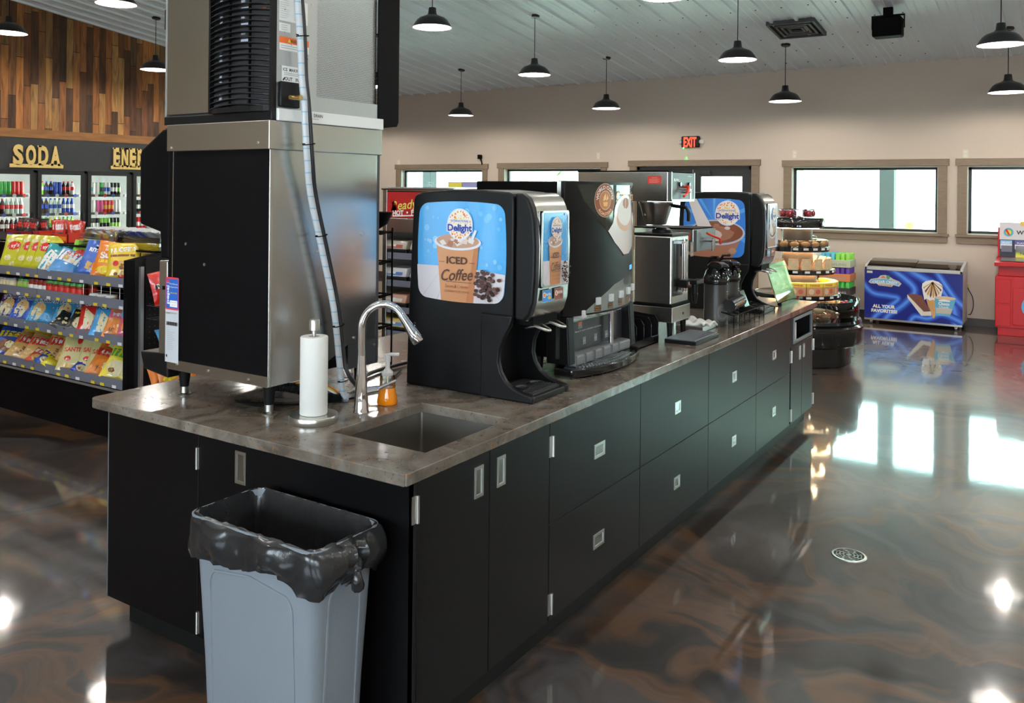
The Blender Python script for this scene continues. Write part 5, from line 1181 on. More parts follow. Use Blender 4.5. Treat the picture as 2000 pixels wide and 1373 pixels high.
def iced(a, W, H, cup=True):
    # origin bottom-left, W x H picture
    cl = rrect(0, 0, W, H, min(W, H)*.10, 6, .012 if W > .3 else 0); a.clipper = cl
    a.poly(cl, BL1); rnd = random.Random(4)
    for k in range(34): r = rnd.uniform(.01, .035)*W; a.poly(circ(rnd.uniform(0, W), rnd.uniform(.35*H, H), r, None, 12), P(.16, .50, .84, rough=.12) if k % 3 else P(.25, .57, .86, rough=.12))
    a.poly([(-.1, -.1), (W+.1, -.1), (W+.1, H*.27), (W*.5, H*.34), (0, H*.34), (-.1, H*.34)], TBL)
    for k in range(6): x = W*(.02+.2*k); a.poly([(x, -.01), (x+.003, -.01), (W*.45+(x-W*.45)*.35+.001, H*.335), (W*.45+(x-W*.45)*.35, H*.335)], TBL2)
    cx = W*.47; tw, bw = W*.255, W*.19; ty = H*.60
    a.poly([(cx-bw, -.02), (cx+bw, -.02), (cx+tw, ty-.012*0), (cx-tw, ty)], CUP)
    a.poly([(cx+bw*.55, -.02), (cx+bw, -.02), (cx+tw, ty), (cx+tw*.8, ty)], CUP2)
    ey = H*.075
    a.poly(circ(cx, ty, tw*1.1, ey*1.15), RIM); a.poly(circ(cx, ty+H*.012, tw*1.0, ey), ICE)
    for k in range(16):
        an = rnd.uniform(0, 6.28); q = rnd.uniform(0, .75); x, y = cx+tw*q*cos(an), ty+H*.012+ey*q*sin(an)
        s = W*.045; ph = rnd.uniform(0, 3); a.poly([(x+s*cos(ph+j*pi/2+rnd.uniform(-.3, .3)), y+s*.7*sin(ph+j*pi/2)) for j in range(4)], [ICE2, P(.42, .2, .12), P(.8, .72, .68)][k % 3])
    a.poly([(cx+tw*.62, ty+H*.03), (cx+tw*.74, ty+H*.03), (cx+tw*.92, ty+H*.13), (cx+tw*.80, ty+H*.135)], P(.7, .78, .85))
    blob_logo(a, W*.5, H*.79, min(W*.15, H*.155) if W > .3 else W*.2)
    b = P(.09, .035, .02)
    a.text('ICED', cx, H*.41, H*.075, b, w=W*.25, bold=.03); a.rect(cx-tw*.85, H*.385, cx-tw*.58, H*.39, b); a.rect(cx+tw*.58, H*.385, cx+tw*.85, H*.39, b)
    a.text('Coffee', cx, H*.26, H*.125, b, w=W*.38, bold=.008, shear=.35, ang=.06); a.rect(cx-tw*.5, H*.178, cx+tw*.7, H*.183, b)
    a.text('Sweet & Creamy', cx, H*.135, H*.04, P(.3, .12, .05), w=W*.28, bold=.0, shear=.2); a.text('COFFEEHOUSE DRINK', cx, H*.08, H*.022, P(.3, .12, .05), w=W*.3)
    a.lay += 1
    for k in range(60):
        x, y = W*(.83+rnd.gauss(0, .06)), H*(.15+rnd.gauss(0, .075)); x = max(cx+bw*1.05+.01, x); s = W*.024
        a.poly([(x+s*cos(j*pi/4)*1.1, y+s*.75*sin(j*pi/4)) for j in range(8)], BEAN if k % 2 else BEAN2); 
        if k % 3 == 0: a.rect(x-s*.7, y-.0006, x+s*.7, y+.0006, P(.3, .16, .12), same=False)
    a.clipper = None
def cocoa(a, W, H):
    cl = rrect(0, 0, W, H, min(W, H)*.10, 6, .012 if W > .3 else 0); a.clipper = cl
    a.poly(cl, P(.05, .22, .68, rough=.12)); rnd = random.Random(9)
    for k in range(10): a.poly([(W*.5, H*.62)]+[(W*.5+2*cos(an), H*.62+2*sin(an)) for an in (.3+k*.6, .42+k*.6)], P(.10, .36, .80, rough=.12))
    G1 = P(.45, .5, .6); CO = P(.22, .07, .035, rough=.2); CO2 = P(.36, .15, .09); MK = P(.62, .53, .5)
    a.poly([(W*.05, -.02), (W*.8, -.02), (W*1.0, H*.42), (W*.1, H*.4)], CO2); a.poly(circ(W*.55, H*.42, W*.47, H*.23), G1); a.poly(circ(W*.55, H*.425, W*.44, H*.2), CO)
    a.poly(circ(W*.5, H*.40, W*.33, H*.14), CO2); a.poly(circ(W*.42, H*.38, W*.22, H*.1), MK)
    for k in range(9): an = k*.7; x, y = W*(.5+.3*cos(an)), H*(.42+.13*sin(an)); a.poly(circ(x, y, W*.05, H*.03, 9), MK if k % 2 else CO2)
    a.poly([(W*.05, H*1.02), (W*.2, H*1.02), (W*.5, H*.45), (W*.38, H*.36), (W*.26, H*.4)], P(.72, .66, .64)); a.poly(circ(W*.82, H*.1, W*.07, H*.06, 6), P(.45, .25, .16))
    blob_logo(a, W*.73, H*.77, W*.19 if W > .3 else W*.22, 3); a.clipper = None
def creamer(name, lab, u, v, art):
    t = thing(name, lab, 'creamer dispenser', (u, v, CT)); W = .287
    top = [(.095, .335)]+[(.095, .80), (.10, .825), (.12, .836), (.25, .845), (.42, .842), (.56, .833), (.600, .822), (.612, .80), (.622, .6), (.638, .25), (.645, .0), (.24, .0), (.24, .335)]
    MB().prism(top, 0, W, 'x').build('housing', BLACKP, t, smooth=35, bevel=.008, seg=3)
    fin = [(.25, .34), (.095, .34), (.105, .30), (.135, .25), (.157, .2), (.162, .15), (.150, .11), (.125, .075), (.09, .052), (.04, .036), (-.002, .03), (-.004, .02), (-.002, 0), (.25, 0)]
    for x0, x1 in ((-.004, .022), (W-.022, W+.004)): MB().prism(fin, x0, x1, 'x').build('side_fin', BLACKP, t, smooth=35, bevel=.007, seg=3)
    MB().box(.022, W-.022, .0, .24, 0, .026).build('foot', BLACKP, t, bevel=.004)
    mb = MB().box(.04, W-.04, .02, .2, .026, .033)
    for k in range(12): mb.box(.045, W-.045, .028+k*.0145, .034+k*.0145, .033, .0365)
    for x in (.09, W-.09): mb.lathe([(.028, .033), (.033, .042), (.029, .042), (.026, .035)], (x, .1, 0), 20)
    mb.build('drip_tray', mat('dark grey grid', (.03, .03, .033), .4), t, smooth=0)
    dp = [(.088, .325), (.045, .322), (.02, .35), (.004, .40), (-.004, .50), (-.006, .62), (.0, .72), (.012, .775), (.03, .812), (.06, .832), (.088, .835)]
    d = MB().prism(dp, 0, W, 'x').build('door', BLACKP, t, smooth=50, bevel=.010, seg=3)
    fr = [p for p in dp if p[0] < .07]; fr = sorted(fr, key=lambda p: p[1]); fr = [(y-.003, z) for y, z in fr]+[(y+.01, z) for y, z in reversed(fr)]
    MB().prism(fr, .03, W-.012, 'x').build('steel_face', STEELH, d, smooth=50)
    wf = MB(); a0, a1, b0, b1 = .04, W-.032, .455, .762; 
    wf.box(a0, a1, -.016, -.004, b0, b0+.006).box(a0, a1, -.016, -.004, b1-.006, b1).box(a0, a0+.006, -.016, -.004, b0, b1).box(a1-.006, a1, -.016, -.004, b0, b1)
    wf.box(a0, a1, -.011, .004, b0, b1)
    wf.build('window_frame', NICKEL, d, smooth=0)
    a = Art(); art(a, a1-a0-.014, b1-b0-.014); a.build('window_picture', face_v(a0+.007, -.0115, b0+.007), d)
    a = Art(); art(a, .432, .395); a.build('side_picture', lambda x, y, o: (-.001-o, .572-x, .388+y), t)
    for k, (c_, s_, sc) in enumerate(((P(.05, .3, .7), 'Vanilla', INK['white']), (P(.3, .07, .04), 'MOCHA', INK['white']))):
        x = .055+k*.095; a = Art().rect(0, 0, .075, .05, INK['grey']); a.rect(.002, .002, .073, .048, c_); a.text(s_, .045, .032, .011, sc, w=.045, bold=.03); a.poly(circ(.055, .017, .012, .008, 7), YLI if k == 0 else P(.12, .04, .03)); a.poly(circ(.016, .03, .011), INK['white']); a.poly(circ(.016, .03, .008), ORI)
        a.build('flavour_label', lambda x_, y_, o, x=x: (x+x_, -.0085-o+(.0), .395+y_), d)
    for x in (.08, W-.085):
        mb = MB(); mb.cyl((x, .06, .335), (x, .06, .30), .013, n=16)
        ring_ = [(x+.028*cos(b)*(.8 if sin(b) > 0 else 1), .035-.055*sin(b)-.01, .30-.014*sin(b)*-1-.03*(sin(b) > 0)*sin(b)) for b in lin(0, 2*pi, 24)[:-1]]
        mb.tube(ring_, .006, 8, closed=True); mb.build('dispense_lever', NICKEL, t)
    B(.05, W-.05, .03, .24, .3, .336).build('nozzle_plate', BLACKM, t, smooth=0)
    for z in (.34, .36): MB().cyl((.02, .09, z), (.02, .088, z), .006, n=10).build('bolt', NICKEL, t)
    a = Art().poly(rrect(0, 0, .055, .15, .004), INK['grey']); a.poly(rrect(.002, .002, .053, .148, .004), P(.02, .02, .025)); a.poly([(.018, .09), (.036, .09), (.04, .125), (.014, .125)], P(.2, .55, .75)); a.rect(.026, .125, .029, .14, INK['white'])
    for k, s_ in enumerate(('POUR', 'OVER', 'ICE')): a.text(s_, .0275, .068-k*.021, .014, INK['white'], w=.034, bold=.02)
    a.build('ice_notice', lambda x, y, o: (.034+x, .238-o, .12+y), t)
    return t
creamer('creamer_dispenser', 'black creamer dispenser with an iced coffee picture, nearest the sink', .925, .13, iced)
creamer('creamer_dispenser', 'black creamer dispenser with a hot cocoa picture near the far end of the countertop', 3.95, .13, cocoa)

# ================================================================ CAPPUCCINO MACHINE
t = thing('cappuccino_machine', 'tall black cappuccino machine with curved glossy front and five buttons', 'coffee machine', (1.40, .25, CT)); W = .70; KX = W/.58
def fy(x): s = max(0, min(1, x/W)); return .012-.085*sin(pi*s)**.7      # front surface
def curved(z0, z1, x0=0, x1=W, dy=0., back=.05, n=22): 
    xs_ = lin(x0, x1, n); return [(x, fy(x)+dy) for x in xs_]+[(x1, back), (x0, back)], z0, z1
MB().box(.006, W-.006, .05, .50, .085, .885).build('cabinet', BLACKM, t, smooth=0, bevel=.004)
p_, z0, z1 = curved(.275, .888); MB().prism(p_, z0, z1, 'z').build('front_door', BLACKP, t, smooth=50, bevel=.004)
MB().box(-.001, .016, .03, .05, .085, .886).build('door_edge', NICKEL, t, smooth=0)
# pillars below the door, open recess between
for x0, x1 in ((.0, .06), (W-.055, W)):
    MB().prism([(fy(x0+.03)+.0, .275), (.10, .275), (.10, .06), (.02, .06), (-.02, .06)], x0, x1, 'x').build('pillar', BLACKP, t, smooth=0, bevel=.006)
B(.06, W-.055, .035, .05, .085, .28).build('recess_back', STEELH, t, smooth=0)
B(.07, W-.07, .028, .036, .10, .235).build('notice_panel', P(.03, .03, .035, rough=.25), t, smooth=0)
a = Art().rect(.10, .115, .135, .13, P(.8, .2, .04)); a.rect(.10, .10, .135, .115, INK['grey']); a.text('HOT', .1175, .107, .010, INK['black'], w=.026, bold=.05); a.text('CAUTION', .1175, .1225, .006, INK['black'], w=.028)
a.text('PLACE CUP UNDER NOZZLE', .2, .088, .006, INK['white'], w=.26)
a.build('hot_notice', lambda x, y, o: (.07+x, .0275-o, .1+y), t)
for k in range(4): Art().rect(.03+k*.115, .02, .06+k*.115, .055, P(.25, .25, .26)).text('pull', .045+k*.115, .037, .006, INK['white'], w=.022).build('pull_label', lambda x, y, o: (.07+x, .0275-o, .1+y), t)
for k in range(5): B(.09+k*.09, .13+k*.09, -.04, .03, .262, .30).build('spout_guard', mat('frosted white plastic', (.6, .6, .58), .4), t, smooth=0, bevel=.004)
MB().cyl((.455, .0, .07), (.455, .0, .28), .012, n=18).build('steel_column', CHROME, t)
mb = MB().box(.05, W-.06, -.02, .04, .045, .095)
mb.build('cup_step', mat('mid grey plastic', (.16, .165, .17), .45), t, smooth=0, bevel=.01)
for k in range(5): MB().lathe([(.04, 0), (.04, .045)], (.105+k*.09, -.025, .05), 18, a0=0, a1=pi).build('cup_guide', mat('mid grey plastic', (.16, .165, .17)), t)
tray = [(x, fy(x)-.045) for x in lin(.0, W, 22)]+[(W, .06), (0, .06)]
MB().prism(tray, .008, .045, 'z').build('drip_tray', BLACKG, t, smooth=50, bevel=.006)
mb = MB()
for i in range(24):
    for j in range(4):
        x = .06+i*.02; y = fy(x)-.02+j*.02
        if y < -.02 and x < W-.05: mb.box(x, x+.013, y, y+.012, .045, .0475)
mb.build('tray_grid', mat('grey perforated metal', (.4, .42, .43), .3, .9), t, smooth=0)
for x in (.03, W-.03):
    for y in (.16, .42): MB().lathe([(.001, 0), (.022, 0), (.02, .01), (.026, .085), (.001, .085)], (x, y, 0), 16).build('leg', BLACKP, t)
surf = lambda x, y, o: (x*KX, fy(x*KX)-.0006-o, y)
XC = lin(.02, .56, 20)
a = Art(step=.00012); DK = P(.02, .025, .02, rough=.06)
a.poly([(.045, .872), (.545, .872), (.548, .62), (.52, .57), (.44, .535), (.36, .53), (.28, .60), (.17, .70), (.08, .80)], DK)
for k, (x, w_, c_) in enumerate(((.47, .012, (.2, .45, .22)), (.495, .008, (.5, .6, .5)))): pass
cx, cy, R = .205, .80, .08
BR = P(.30, .08, .03)
a.poly(circ(cx, cy, R*.86, R), P(.6, .45, .3)); a.poly(circ(cx, cy, R*.83, R*.965), BR); a.ring(cx, cy, R*.46, R*.49, P(.75, .6, .4), 1.15); a.poly(circ(cx, cy, R*.45, R*.53), P(.55, .22, .07))
a.text('WORLD COFFEE', cx, cy+R*.76, R*.2, INK['white'], w=R*2.2, bold=.02, arc=R*.64); a.text('ROASTERS', cx, cy-R*.80, R*.17, P(.85, .6, .35), w=R*1.2, bold=.02, arc=-R*.6)
a.poly([(cx-R*.15, cy-R*.35), (cx+R*.15, cy-R*.35), (cx+R*.2, cy-.1*R), (cx-R*.2, cy-.1*R)], P(.85, .5, .2)); a.poly([(cx-R*.2, cy-.05*R), (cx+R*.05, cy+.05*R), (cx+.02*R, cy+.42*R), (cx-.15*R, cy+.2*R)], P(.9, .6, .3)); a.poly([(cx+R*.05, cy-.05*R), (cx+R*.25, cy+.1*R), (cx+.15*R, cy+.35*R)], P(.9, .6, .3))

a.text('Cappuccino', .285, .822, .05, P(.85, .38, .08), w=.27, bold=.01, align='l')
MG = P(.86, .83, .80, rough=.12)
a.poly([(.225, .655), (.26, .69), (.275, .735), (.545, .735), (.548, .62), (.52, .57), (.44, .536), (.37, .535), (.28, .598)], MG)
a.poly(circ(.385, .735, .115, .09), P(.85, .78, .72, rough=.12)); a.poly(circ(.385, .715, .095, .066), P(.72, .42, .26)); a.poly(circ(.385, .742, .088, .066), P(.88, .82, .76)); a.poly(circ(.39, .785, .04, .028, 9), P(.45, .15, .07))
a.build('front_picture', surf, t, xc=XC, yc=())
a = Art(); a.rect(.455, .448, .525, .478, P(.02, .02, .02)); a.rect(.462, .452, .518, .474, mat('blue display', (.05, .3, .9), .4, emit=1.6)); 
for k in range(5): a.rect(.468+k*.009, .46, .474+k*.009, .467, P(.6, .8, .9), same=k > 0)
a.build('display', surf, t, xc=XC)
a = Art(); SG = P(.22, .245, .23, rough=.25)
a.poly([(.08, .283), (.55, .29), (.555, .34), (.54, .395), (.46, .425), (.38, .42), (.28, .40), (.18, .35), (.10, .30)], SG); a.poly(circ(.42, .405, .05, .022), P(.02, .02, .02)); a.text('SELECT FLAVOR', .36, .378, .007, P(.08, .08, .08), w=.16)
a.build('button_panel', surf, t, xc=XC)
for k in range(5):
    x = .145+k*.088; z = .318+.006*k; y = fy((x+.015)*KX); xq = x*KX
    B(xq, xq+.032, y-.014, y, z, z+.034).build('button', mat('pale button', (.62, .64, .62), .3), t, smooth=0, bevel=.002)
    a = Art().rect(x-.004, .29+.004*k-.003, x+.038, .312+.004*k, P(.12, .05, .02)); a.text(['French', 'Salted', 'Pumpkin', 'English', 'Hot'][k], x+.017, .307+.004*k-.001, .006, P(.85, .4, .1), w=.03); a.text(['Vanilla', 'Caramel', 'Spice', 'Toffee', 'Cocoa'][k], x+.017, .296+.004*k-.001, .006, P(.85, .4, .1), w=.03)
    a.build('flavour_label', surf, t, xc=XC)
hose([(1.50, .62, .93), (1.42, .60, .95), (1.35, .62, .95), (1.36, .72, .93)], .01, 'grey_hose', 'short grey hose bent beneath the cappuccino machine', mat('grey sleeve', (.22, .24, .27), .4))

# organiser
t = thing('lid_organiser', 'black open compartment organiser on the countertop right of the cappuccino machine', 'organiser', (2.13, .285, CT)); W = .39
mb = MB().box(0, W, 0, .2, 0, .006).box(0, W, .194, .2, 0, .16)
for k in range(5): x = k*(W-.005)/4; mb.prism([(0, 0), (.2, 0), (.2, .165), (.02, .15), (0, .12)], x, x+.005, 'x')
for k in range(4): x = k*(W-.005)/4; mb.box(x+.005, x+W/4, .0, .005, 0, .045)
mb.build('tray', BLACKG, t, smooth=0)
for k in range(3): tag(MB().lathe([(.001, 0), (.042, 0), (.042, .10), (.001, .10)], n=20).build('lid_stack', mat('dark lid', (.03, .03, .03), .25), loc=(2.13+.05+k*.096, .40, CT+.007)), 'stack of black cup lids in the organiser, %s compartment' % ('left', 'second', 'third')[k], 'lids', 'lid stacks')

# ================================================================ BREWER, SERVER
t = thing('coffee_brewer', 'tall stainless coffee brewer with a red tap handle and black funnel', 'coffee brewer', (2.62, .26, CT)); W = .36
B(0, W, .02, .60, .785, .955).build('head', STEELH, t, smooth=0, bevel=.004)
B(-.001, W+.001, .015, .602, .955, .962).build('lid', BLACKM, t, smooth=0)
B(0, W, .42, .60, .0, .785).build('column', STEELH, t, smooth=0, bevel=.003)
B(0, W, .3, .60, 0, .04).build('base', BLACKP, t, smooth=0)
B(.004, W-.004, .0, .02, .79, .95).build('control_face', mat('grey control face', (.10, .11, .11), .35), t, smooth=0, bevel=.002)
mb = MB(); mb.box(0, W, -.003, .0, .785, .797).box(0, .008, -.003, 0, .785, .955).box(W-.008, W, -.003, .0, .785, .955); mb.build('face_trim', NICKEL, t, smooth=0)
a = Art().text('BUNN', .075, .12, .016, INK['white'], w=.07, bold=.03); a.text('HOT', .2, .085, .008, INK['white']); a.rect(.25, .14, .31, .145, INK['grey']); a.build('lettering', lambda x, y, o: (x, -.0005-o, .79+y), t)
mb = MB().tube([(.2, -.0, .87), (.19, -.03, .87), (.13, -.045, .83), (.09, -.04, .815)], .008, 8, rs=[.009, .010, .009, .007]); mb.build('tap_handle', mat('red handle', (.75, .05, .02), .35), t)
MB().cyl((.21, .0, .845), (.21, -.035, .845), .013).cyl((.21, -.03, .85), (.21, -.033, .80), .009, .006).build('hot_water_tap', CHROME, t)
for x in (.12, .26): MB().cyl((x, 0, .885), (x, -.012, .885), .012, n=14).build('switch', BLACKG, t)
a = Art().poly(rrect(0, 0, .085, .046, .004), P(.62, .05, .035)); a.text('CAUTION', .0425, .036, .006, P(.8, .4, .35)); 
for k in range(4): a.rect(.01, .026-k*.006, .075-.01*(k % 2), .0275-k*.006, P(.8, .4, .35), same=True)
a.build('red_sticker', face_u(-.001, .145, .885), t)
MB().lathe([(.001, 0), (.06, 0), (.064, .006), (.098, .12), (.102, .128), (.102, .135), (.001, .135)], (.18, .17, .645), 32).build('funnel', mat('dark steel funnel', (.42, .40, .37), .3, 1), t)
MB().tube([(.18, .07, .76), (.18, .03, .755), (.18, -.02, .75), (.18, -.035, .72), (.18, -.035, .67)], .011, 8).build('funnel_handle', BLACKP, t)
a = Art().rect(0, 0, .075, .026, P(.75, .72, .65)); a.rect(.002, .012, .073, .024, P(.75, .25, .05)); a.text('HOT', .05, .008, .008, INK['black'], w=.025, bold=.05); a.rect(.004, .002, .03, .011, INK['black'])
a.build('hot_label', lambda x, y, o: (.108+.0-o*.9, .21-x*.9, .70+y+.0), t)
t = thing('coffee_server', 'square stainless coffee server with sight glass standing on a legged warmer', 'coffee server', (2.665, .272, CT)); W = .262; D = .232
B(0, W, 0, D, .19, .585).build('tank', STEEL, t, smooth=0, bevel=.008)
B(-.003, W+.003, -.003, D+.003, .585, .60).build('lid', BLACKP, t, smooth=0, bevel=.004)
MB().lathe([(.001, .03), (.03, .03), (.06, .014), (.06, 0), (.001, 0)], (W/2, D/2, .60), 24).build('lid_knob', BLACKP, t)
B(-.004, W+.004, -.004, D+.004, .178, .192).build('gasket', BLACKM, t, smooth=0)
mb = MB().box(-.006, W+.006, -.01, D+.006, .09, .178); mb.build('warmer', STEELH, t, smooth=0, bevel=.003)
for x in (.03, W-.03):
    for y in (.02, D-.03): MB().lathe([(.001, 0), (.013, 0), (.019, .09), (.001, .09)], (x, y, 0), 14).build('leg', BLACKP, t)
MB().cyl((W*.6, -.012, .13), (W*.6, -.006, .13), .008, n=12).build('warmer_switch', BLACKG, t)
B(.02, W-.03, -.004, .0, .24, .56).build('front_plate', mat('dark glossy plate', (.03, .035, .035), .15, .3), t, smooth=0)
mb = MB(); 
for x in (.09, .15): mb.cyl((x, -.03, .26), (x, -.03, .545), .004, n=8)
mb.cyl((.12, -.03, .26), (.12, -.03, .54), .008, n=10); mb.box(.08, .16, -.035, .0, .25, .262).box(.08, .16, -.035, 0, .54, .552); mb.build('sight_glass', mat('chromed sight glass', (.75, .77, .78), .1, .9), t)
MB().cyl((.12, -.03, .555), (.12, -.03, .57), .009).build('sight_cap', CHROME, t)
mb = MB().box(.05, .16, -.075, -.02, .29, .335).cyl((.105, -.1, .245), (.105, -.1, .33), .016, .02, 14).box(.085, .2, -.12, -.075, .31, .335).tube([(.105, -.1, .26), (.105, -.1, .20)], .018, 10, rs=[.02, .012])
mb.build('faucet', BLACKP, t, smooth=40, bevel=.003)
a = Art().rect(0, 0, .1, .024, P(.05, .05, .05)); a.rect(0, 0, .1, .003, P(.6, .05, .03)); a.text('BUNN', .05, .014, .014, INK['white'], w=.06, bold=.06); a.build('brand_plate', lambda x, y, o: (.055+x, -.0755-o, .302+y), t)
a = Art().rect(0, 0, .05, .085, P(.12, .12, .11)); a.poly(circ(.025, .05, .015, .02), P(.4, .15, .05)); a.rect(.008, .01, .042, .015, P(.5, .2, .06)); a.build('roast_card', lambda x, y, o: (.2+x, -.035-o, .46+y), t)
t = thing('drip_tray', 'black drip tray with silver grid in front of the coffee server', 'drip tray', (2.53, .07, CT))
B(0, .37, 0, .185, 0, .022).build('tray_body', BLACKP, t, bevel=.004)
mb = MB()
for i in range(30): mb.box(.008+i*.012, .0125+i*.012, .008, .177, .022, .027)
for j in range(8): mb.box(.008, .362, .01+j*.022, .014+j*.022, .0225, .0262)
mb.build('grid', mat('silver grid', (.5, .52, .55), .3, .8), t, smooth=0)
t = thing('towel_tray', 'shallow steel tray behind the drip tray', 'tray', (2.98, .20, CT))
mb = MB().box(0, .24, 0, .17, 0, .006).box(0, .24, 0, .006, 0, .03).box(0, .24, .164, .17, 0, .03).box(0, .006, 0, .17, 0, .03).box(.234, .24, 0, .17, 0, .03); mb.build('pan', NICKEL, t, smooth=0, bevel=.002)
mb = MB(); nx, ny = 22, 16; vs = []
rnd = random.Random(2)
for j in range(ny+1):
    for i in range(nx+1):
        x = i/nx*.24; y = j/ny*.17; vs.append((x+.012*sin(y*40), y, .035+.012*sin(x*45+2*sin(y*30))+.008*sin(y*60+x*20)))
mb.add(vs, [(j*(nx+1)+i, j*(nx+1)+i+1, (j+1)*(nx+1)+i+1, (j+1)*(nx+1)+i) for j in range(ny) for i in range(nx)])
tag(mb.build('folded_towel', mat('white cloth', (.8, .79, .75), .9, bump=.4, bscale=200), smooth=80, loc=(2.99, .195, CT+.006), solid=.014), 'crumpled white cloth on the steel tray beside the airpots', 'towel')

# second, lower brewer and airpots
t = thing('airpot_brewer', 'lower stainless brewer with red handle between the server and the cocoa dispenser', 'coffee brewer', (3.10, .29, CT)); W = .34
B(0, W, .02, .42, .47, .61).build('head', STEELH, t, smooth=0, bevel=.004)
B(-.002, W+.002, .018, .422, .61, .616).build('lid', BLACKM, t, smooth=0); B(0, W, .28, .42, 0, .47).build('column', STEELH, t, smooth=0)
B(.003, W-.003, .0, .02, .475, .605).build('control_face', mat('grey control face', (.10, .11, .11)), t, smooth=0)
MB().cyl((.16, 0, .54), (.16, -.05, .54), .014).cyl((.16, -.045, .54), (.16, -.045, .47), .01, .007).build('hot_water_tap', CHROME, t)
MB().tube([(.10, -.03, .585), (.16, -.05, .565), (.24, -.065, .545), (.245, -.067, .51)], .008, 8).build('tap_handle', mat('red handle', (.75, .05, .02)), t)
a = Art().poly(rrect(0, 0, .10, .04, .003), P(.62, .05, .035)); 
for k in range(4): a.rect(.01, .03-k*.007, .09-.012*(k % 2), .0315-k*.007, P(.8, .4, .35), same=True)
a.build('red_sticker', face_u(-.001, .14, .545), t)
def airpot(x, y, lab, rz):
    t = thing('airpot', lab, 'airpot', (x, y, CT), rz, 'charcoal airpots')
    MB().lathe([(.001, 0), (.074, 0), (.076, .01), (.074, .03), (.074, .27), (.001, .27)], n=36).build('body', mat('charcoal metallic sleeve', (.055, .053, .05), .35, .4), t)
    MB().lathe([(.078, .262), (.082, .275), (.080, .30), (.068, .325), (.062, .345), (.05, .36), (.001, .362)], n=36).build('collar', BLACKG, t)
    MB().prism([(-.06, .355), (.05, .35), (.055, .38), (.02, .40), (-.05, .402), (-.095, .39), (-.10, .37)], -.03, .03, 'x').build('pump_lever', BLACKG, t, bevel=.008)
    MB().tube([(0, -.07, .35), (0, -.11, .345), (0, -.118, .325)], .012, 10).build('spout', BLACKG, t)
    MB().tube([(0, .05, .34), (.0, .09, .38), (0, .05, .425), (0, -.02, .43)], .009, 8).build('handle', BLACKG, t)
    a = Art(step=.00012); a.poly(circ(0, .09, .045, .055), P(.10, .10, .10)); a.ring(0, .09, .03, .033, P(.2, .2, .2), 1.2); a.poly(circ(.055, .15, .02, .03), P(.42, .13, .05)); a.poly(circ(.055, .15, .011, .018), P(.7, .35, .15)); a.rect(.04, .2, .07, .206, P(.6, .25, .06)); a.rect(.03, .216, .075, .22, P(.5, .5, .5))
    a.build('printed_art', lambda X_, Y_, o: ((.0745+o)*sin(X_/.074), -(.0745+o)*cos(X_/.074), Y_), t, xc=lin(-.05, .08, 10))
airpot(3.30, .235, 'charcoal airpot with black pump lid, nearer the viewer', radians(-35)); airpot(3.52, .235, 'charcoal airpot with black pump lid, behind the first', radians(-35))
t = thing('wire_stand', 'black wire stand holding a tilted label drum on the countertop edge', 'wire stand', (3.25, .10, CT)); W = .62
mb = MB()
for y, z in ((0, .02), (0, .075), (.085, .095), (.12, .1), (.12, .02)): mb.cyl((0, y, z), (W, y, z), .004, n=6)
for x in lin(0, W, 6): mb.tube([(x, .12, .0), (x, .12, .1), (x, .085, .095), (x, 0, .075), (x, 0, .0)], .0035, 6)
for x in lin(.02, W-.02, 22): mb.cyl((x, .0, .077), (x, .12, .1), .002, n=4)
mb.build('wire_frame', BLACKM, t)
d = MB().cyl((.0, .03, .135), (.22, .03, .15), .038, n=26).build('label_drum', mat('dark drum', (.035, .035, .04), .25, .3), t)
a = Art().text('DARK ROAST', .11, 0, .018, P(.55, .22, .05), w=.16, bold=.02); a.build('lettering', lambda x, y, o: (x, .03-.0385-o*.5, .14+x*.07+y), d)
MB().prism([(.02, .1), (.06, .1), (.10, .2), (.06, .2)], .28, .37, 'x').build('card_holder', mat('glossy card', (.04, .05, .055), .1), t, smooth=0)
MB().prism([(.12, .25), (.125, .25), (.10, .32), (.095, .32)], .32, .42, 'x').build('yellow_tag', P(.7, .55, .1), t, smooth=0)

# acrylic sign at the far end
t = thing('menu_sign', 'leaning clear acrylic sign holder with a green food leaflet at the end of the countertop', 'sign holder', (4.42, .155, CT)); W = .50; H = .29; TL = .10
sl_ = lambda x, y, o: (x, TL*y/H-o, .01+y)
MB().add([(0, 0, .006), (W, 0, .006), (W, TL, H+.012), (0, TL, H+.012)], [(0, 1, 2, 3)]).build('acrylic_sheet', ACRYL, t, smooth=0, solid=.004)
MB().box(0, W, 0, .11, 0, .004).box(0, W, -.02, -.017, 0, .03).build('foot', ACRYL, t, smooth=0)
a = Art(); a.rect(.01, .01, W-.01, H-.01, P(.70, .62, .45)); rnd = random.Random(3)
for k in range(70): 
    c_ = rnd.choice([(.62, .62, .4), (.35, .45, .2), (.7, .6, .4), (.62, .3, .2), (.45, .52, .28), (.75, .7, .55)]); a.poly(circ(rnd.uniform(.05, W-.05), rnd.uniform(.06, H-.06), rnd.uniform(.012, .04), rnd.uniform(.008, .025), 7), P(*c_), same=False)
a.poly([(W*.55, .012), (W-.01, .012), (W-.01, H*.42), (W*.85, H*.35)], P(.05, .45, .12)); a.text('FRESH', W*.78, H*.14, .02, INK['white'], w=.1); a.rect(.012, H-.04, W-.012, H-.034, P(.75, .75, .65))
a.build('leaflet', lambda x, y, o: (x, TL*y/H+.012-o, .01+y), t)

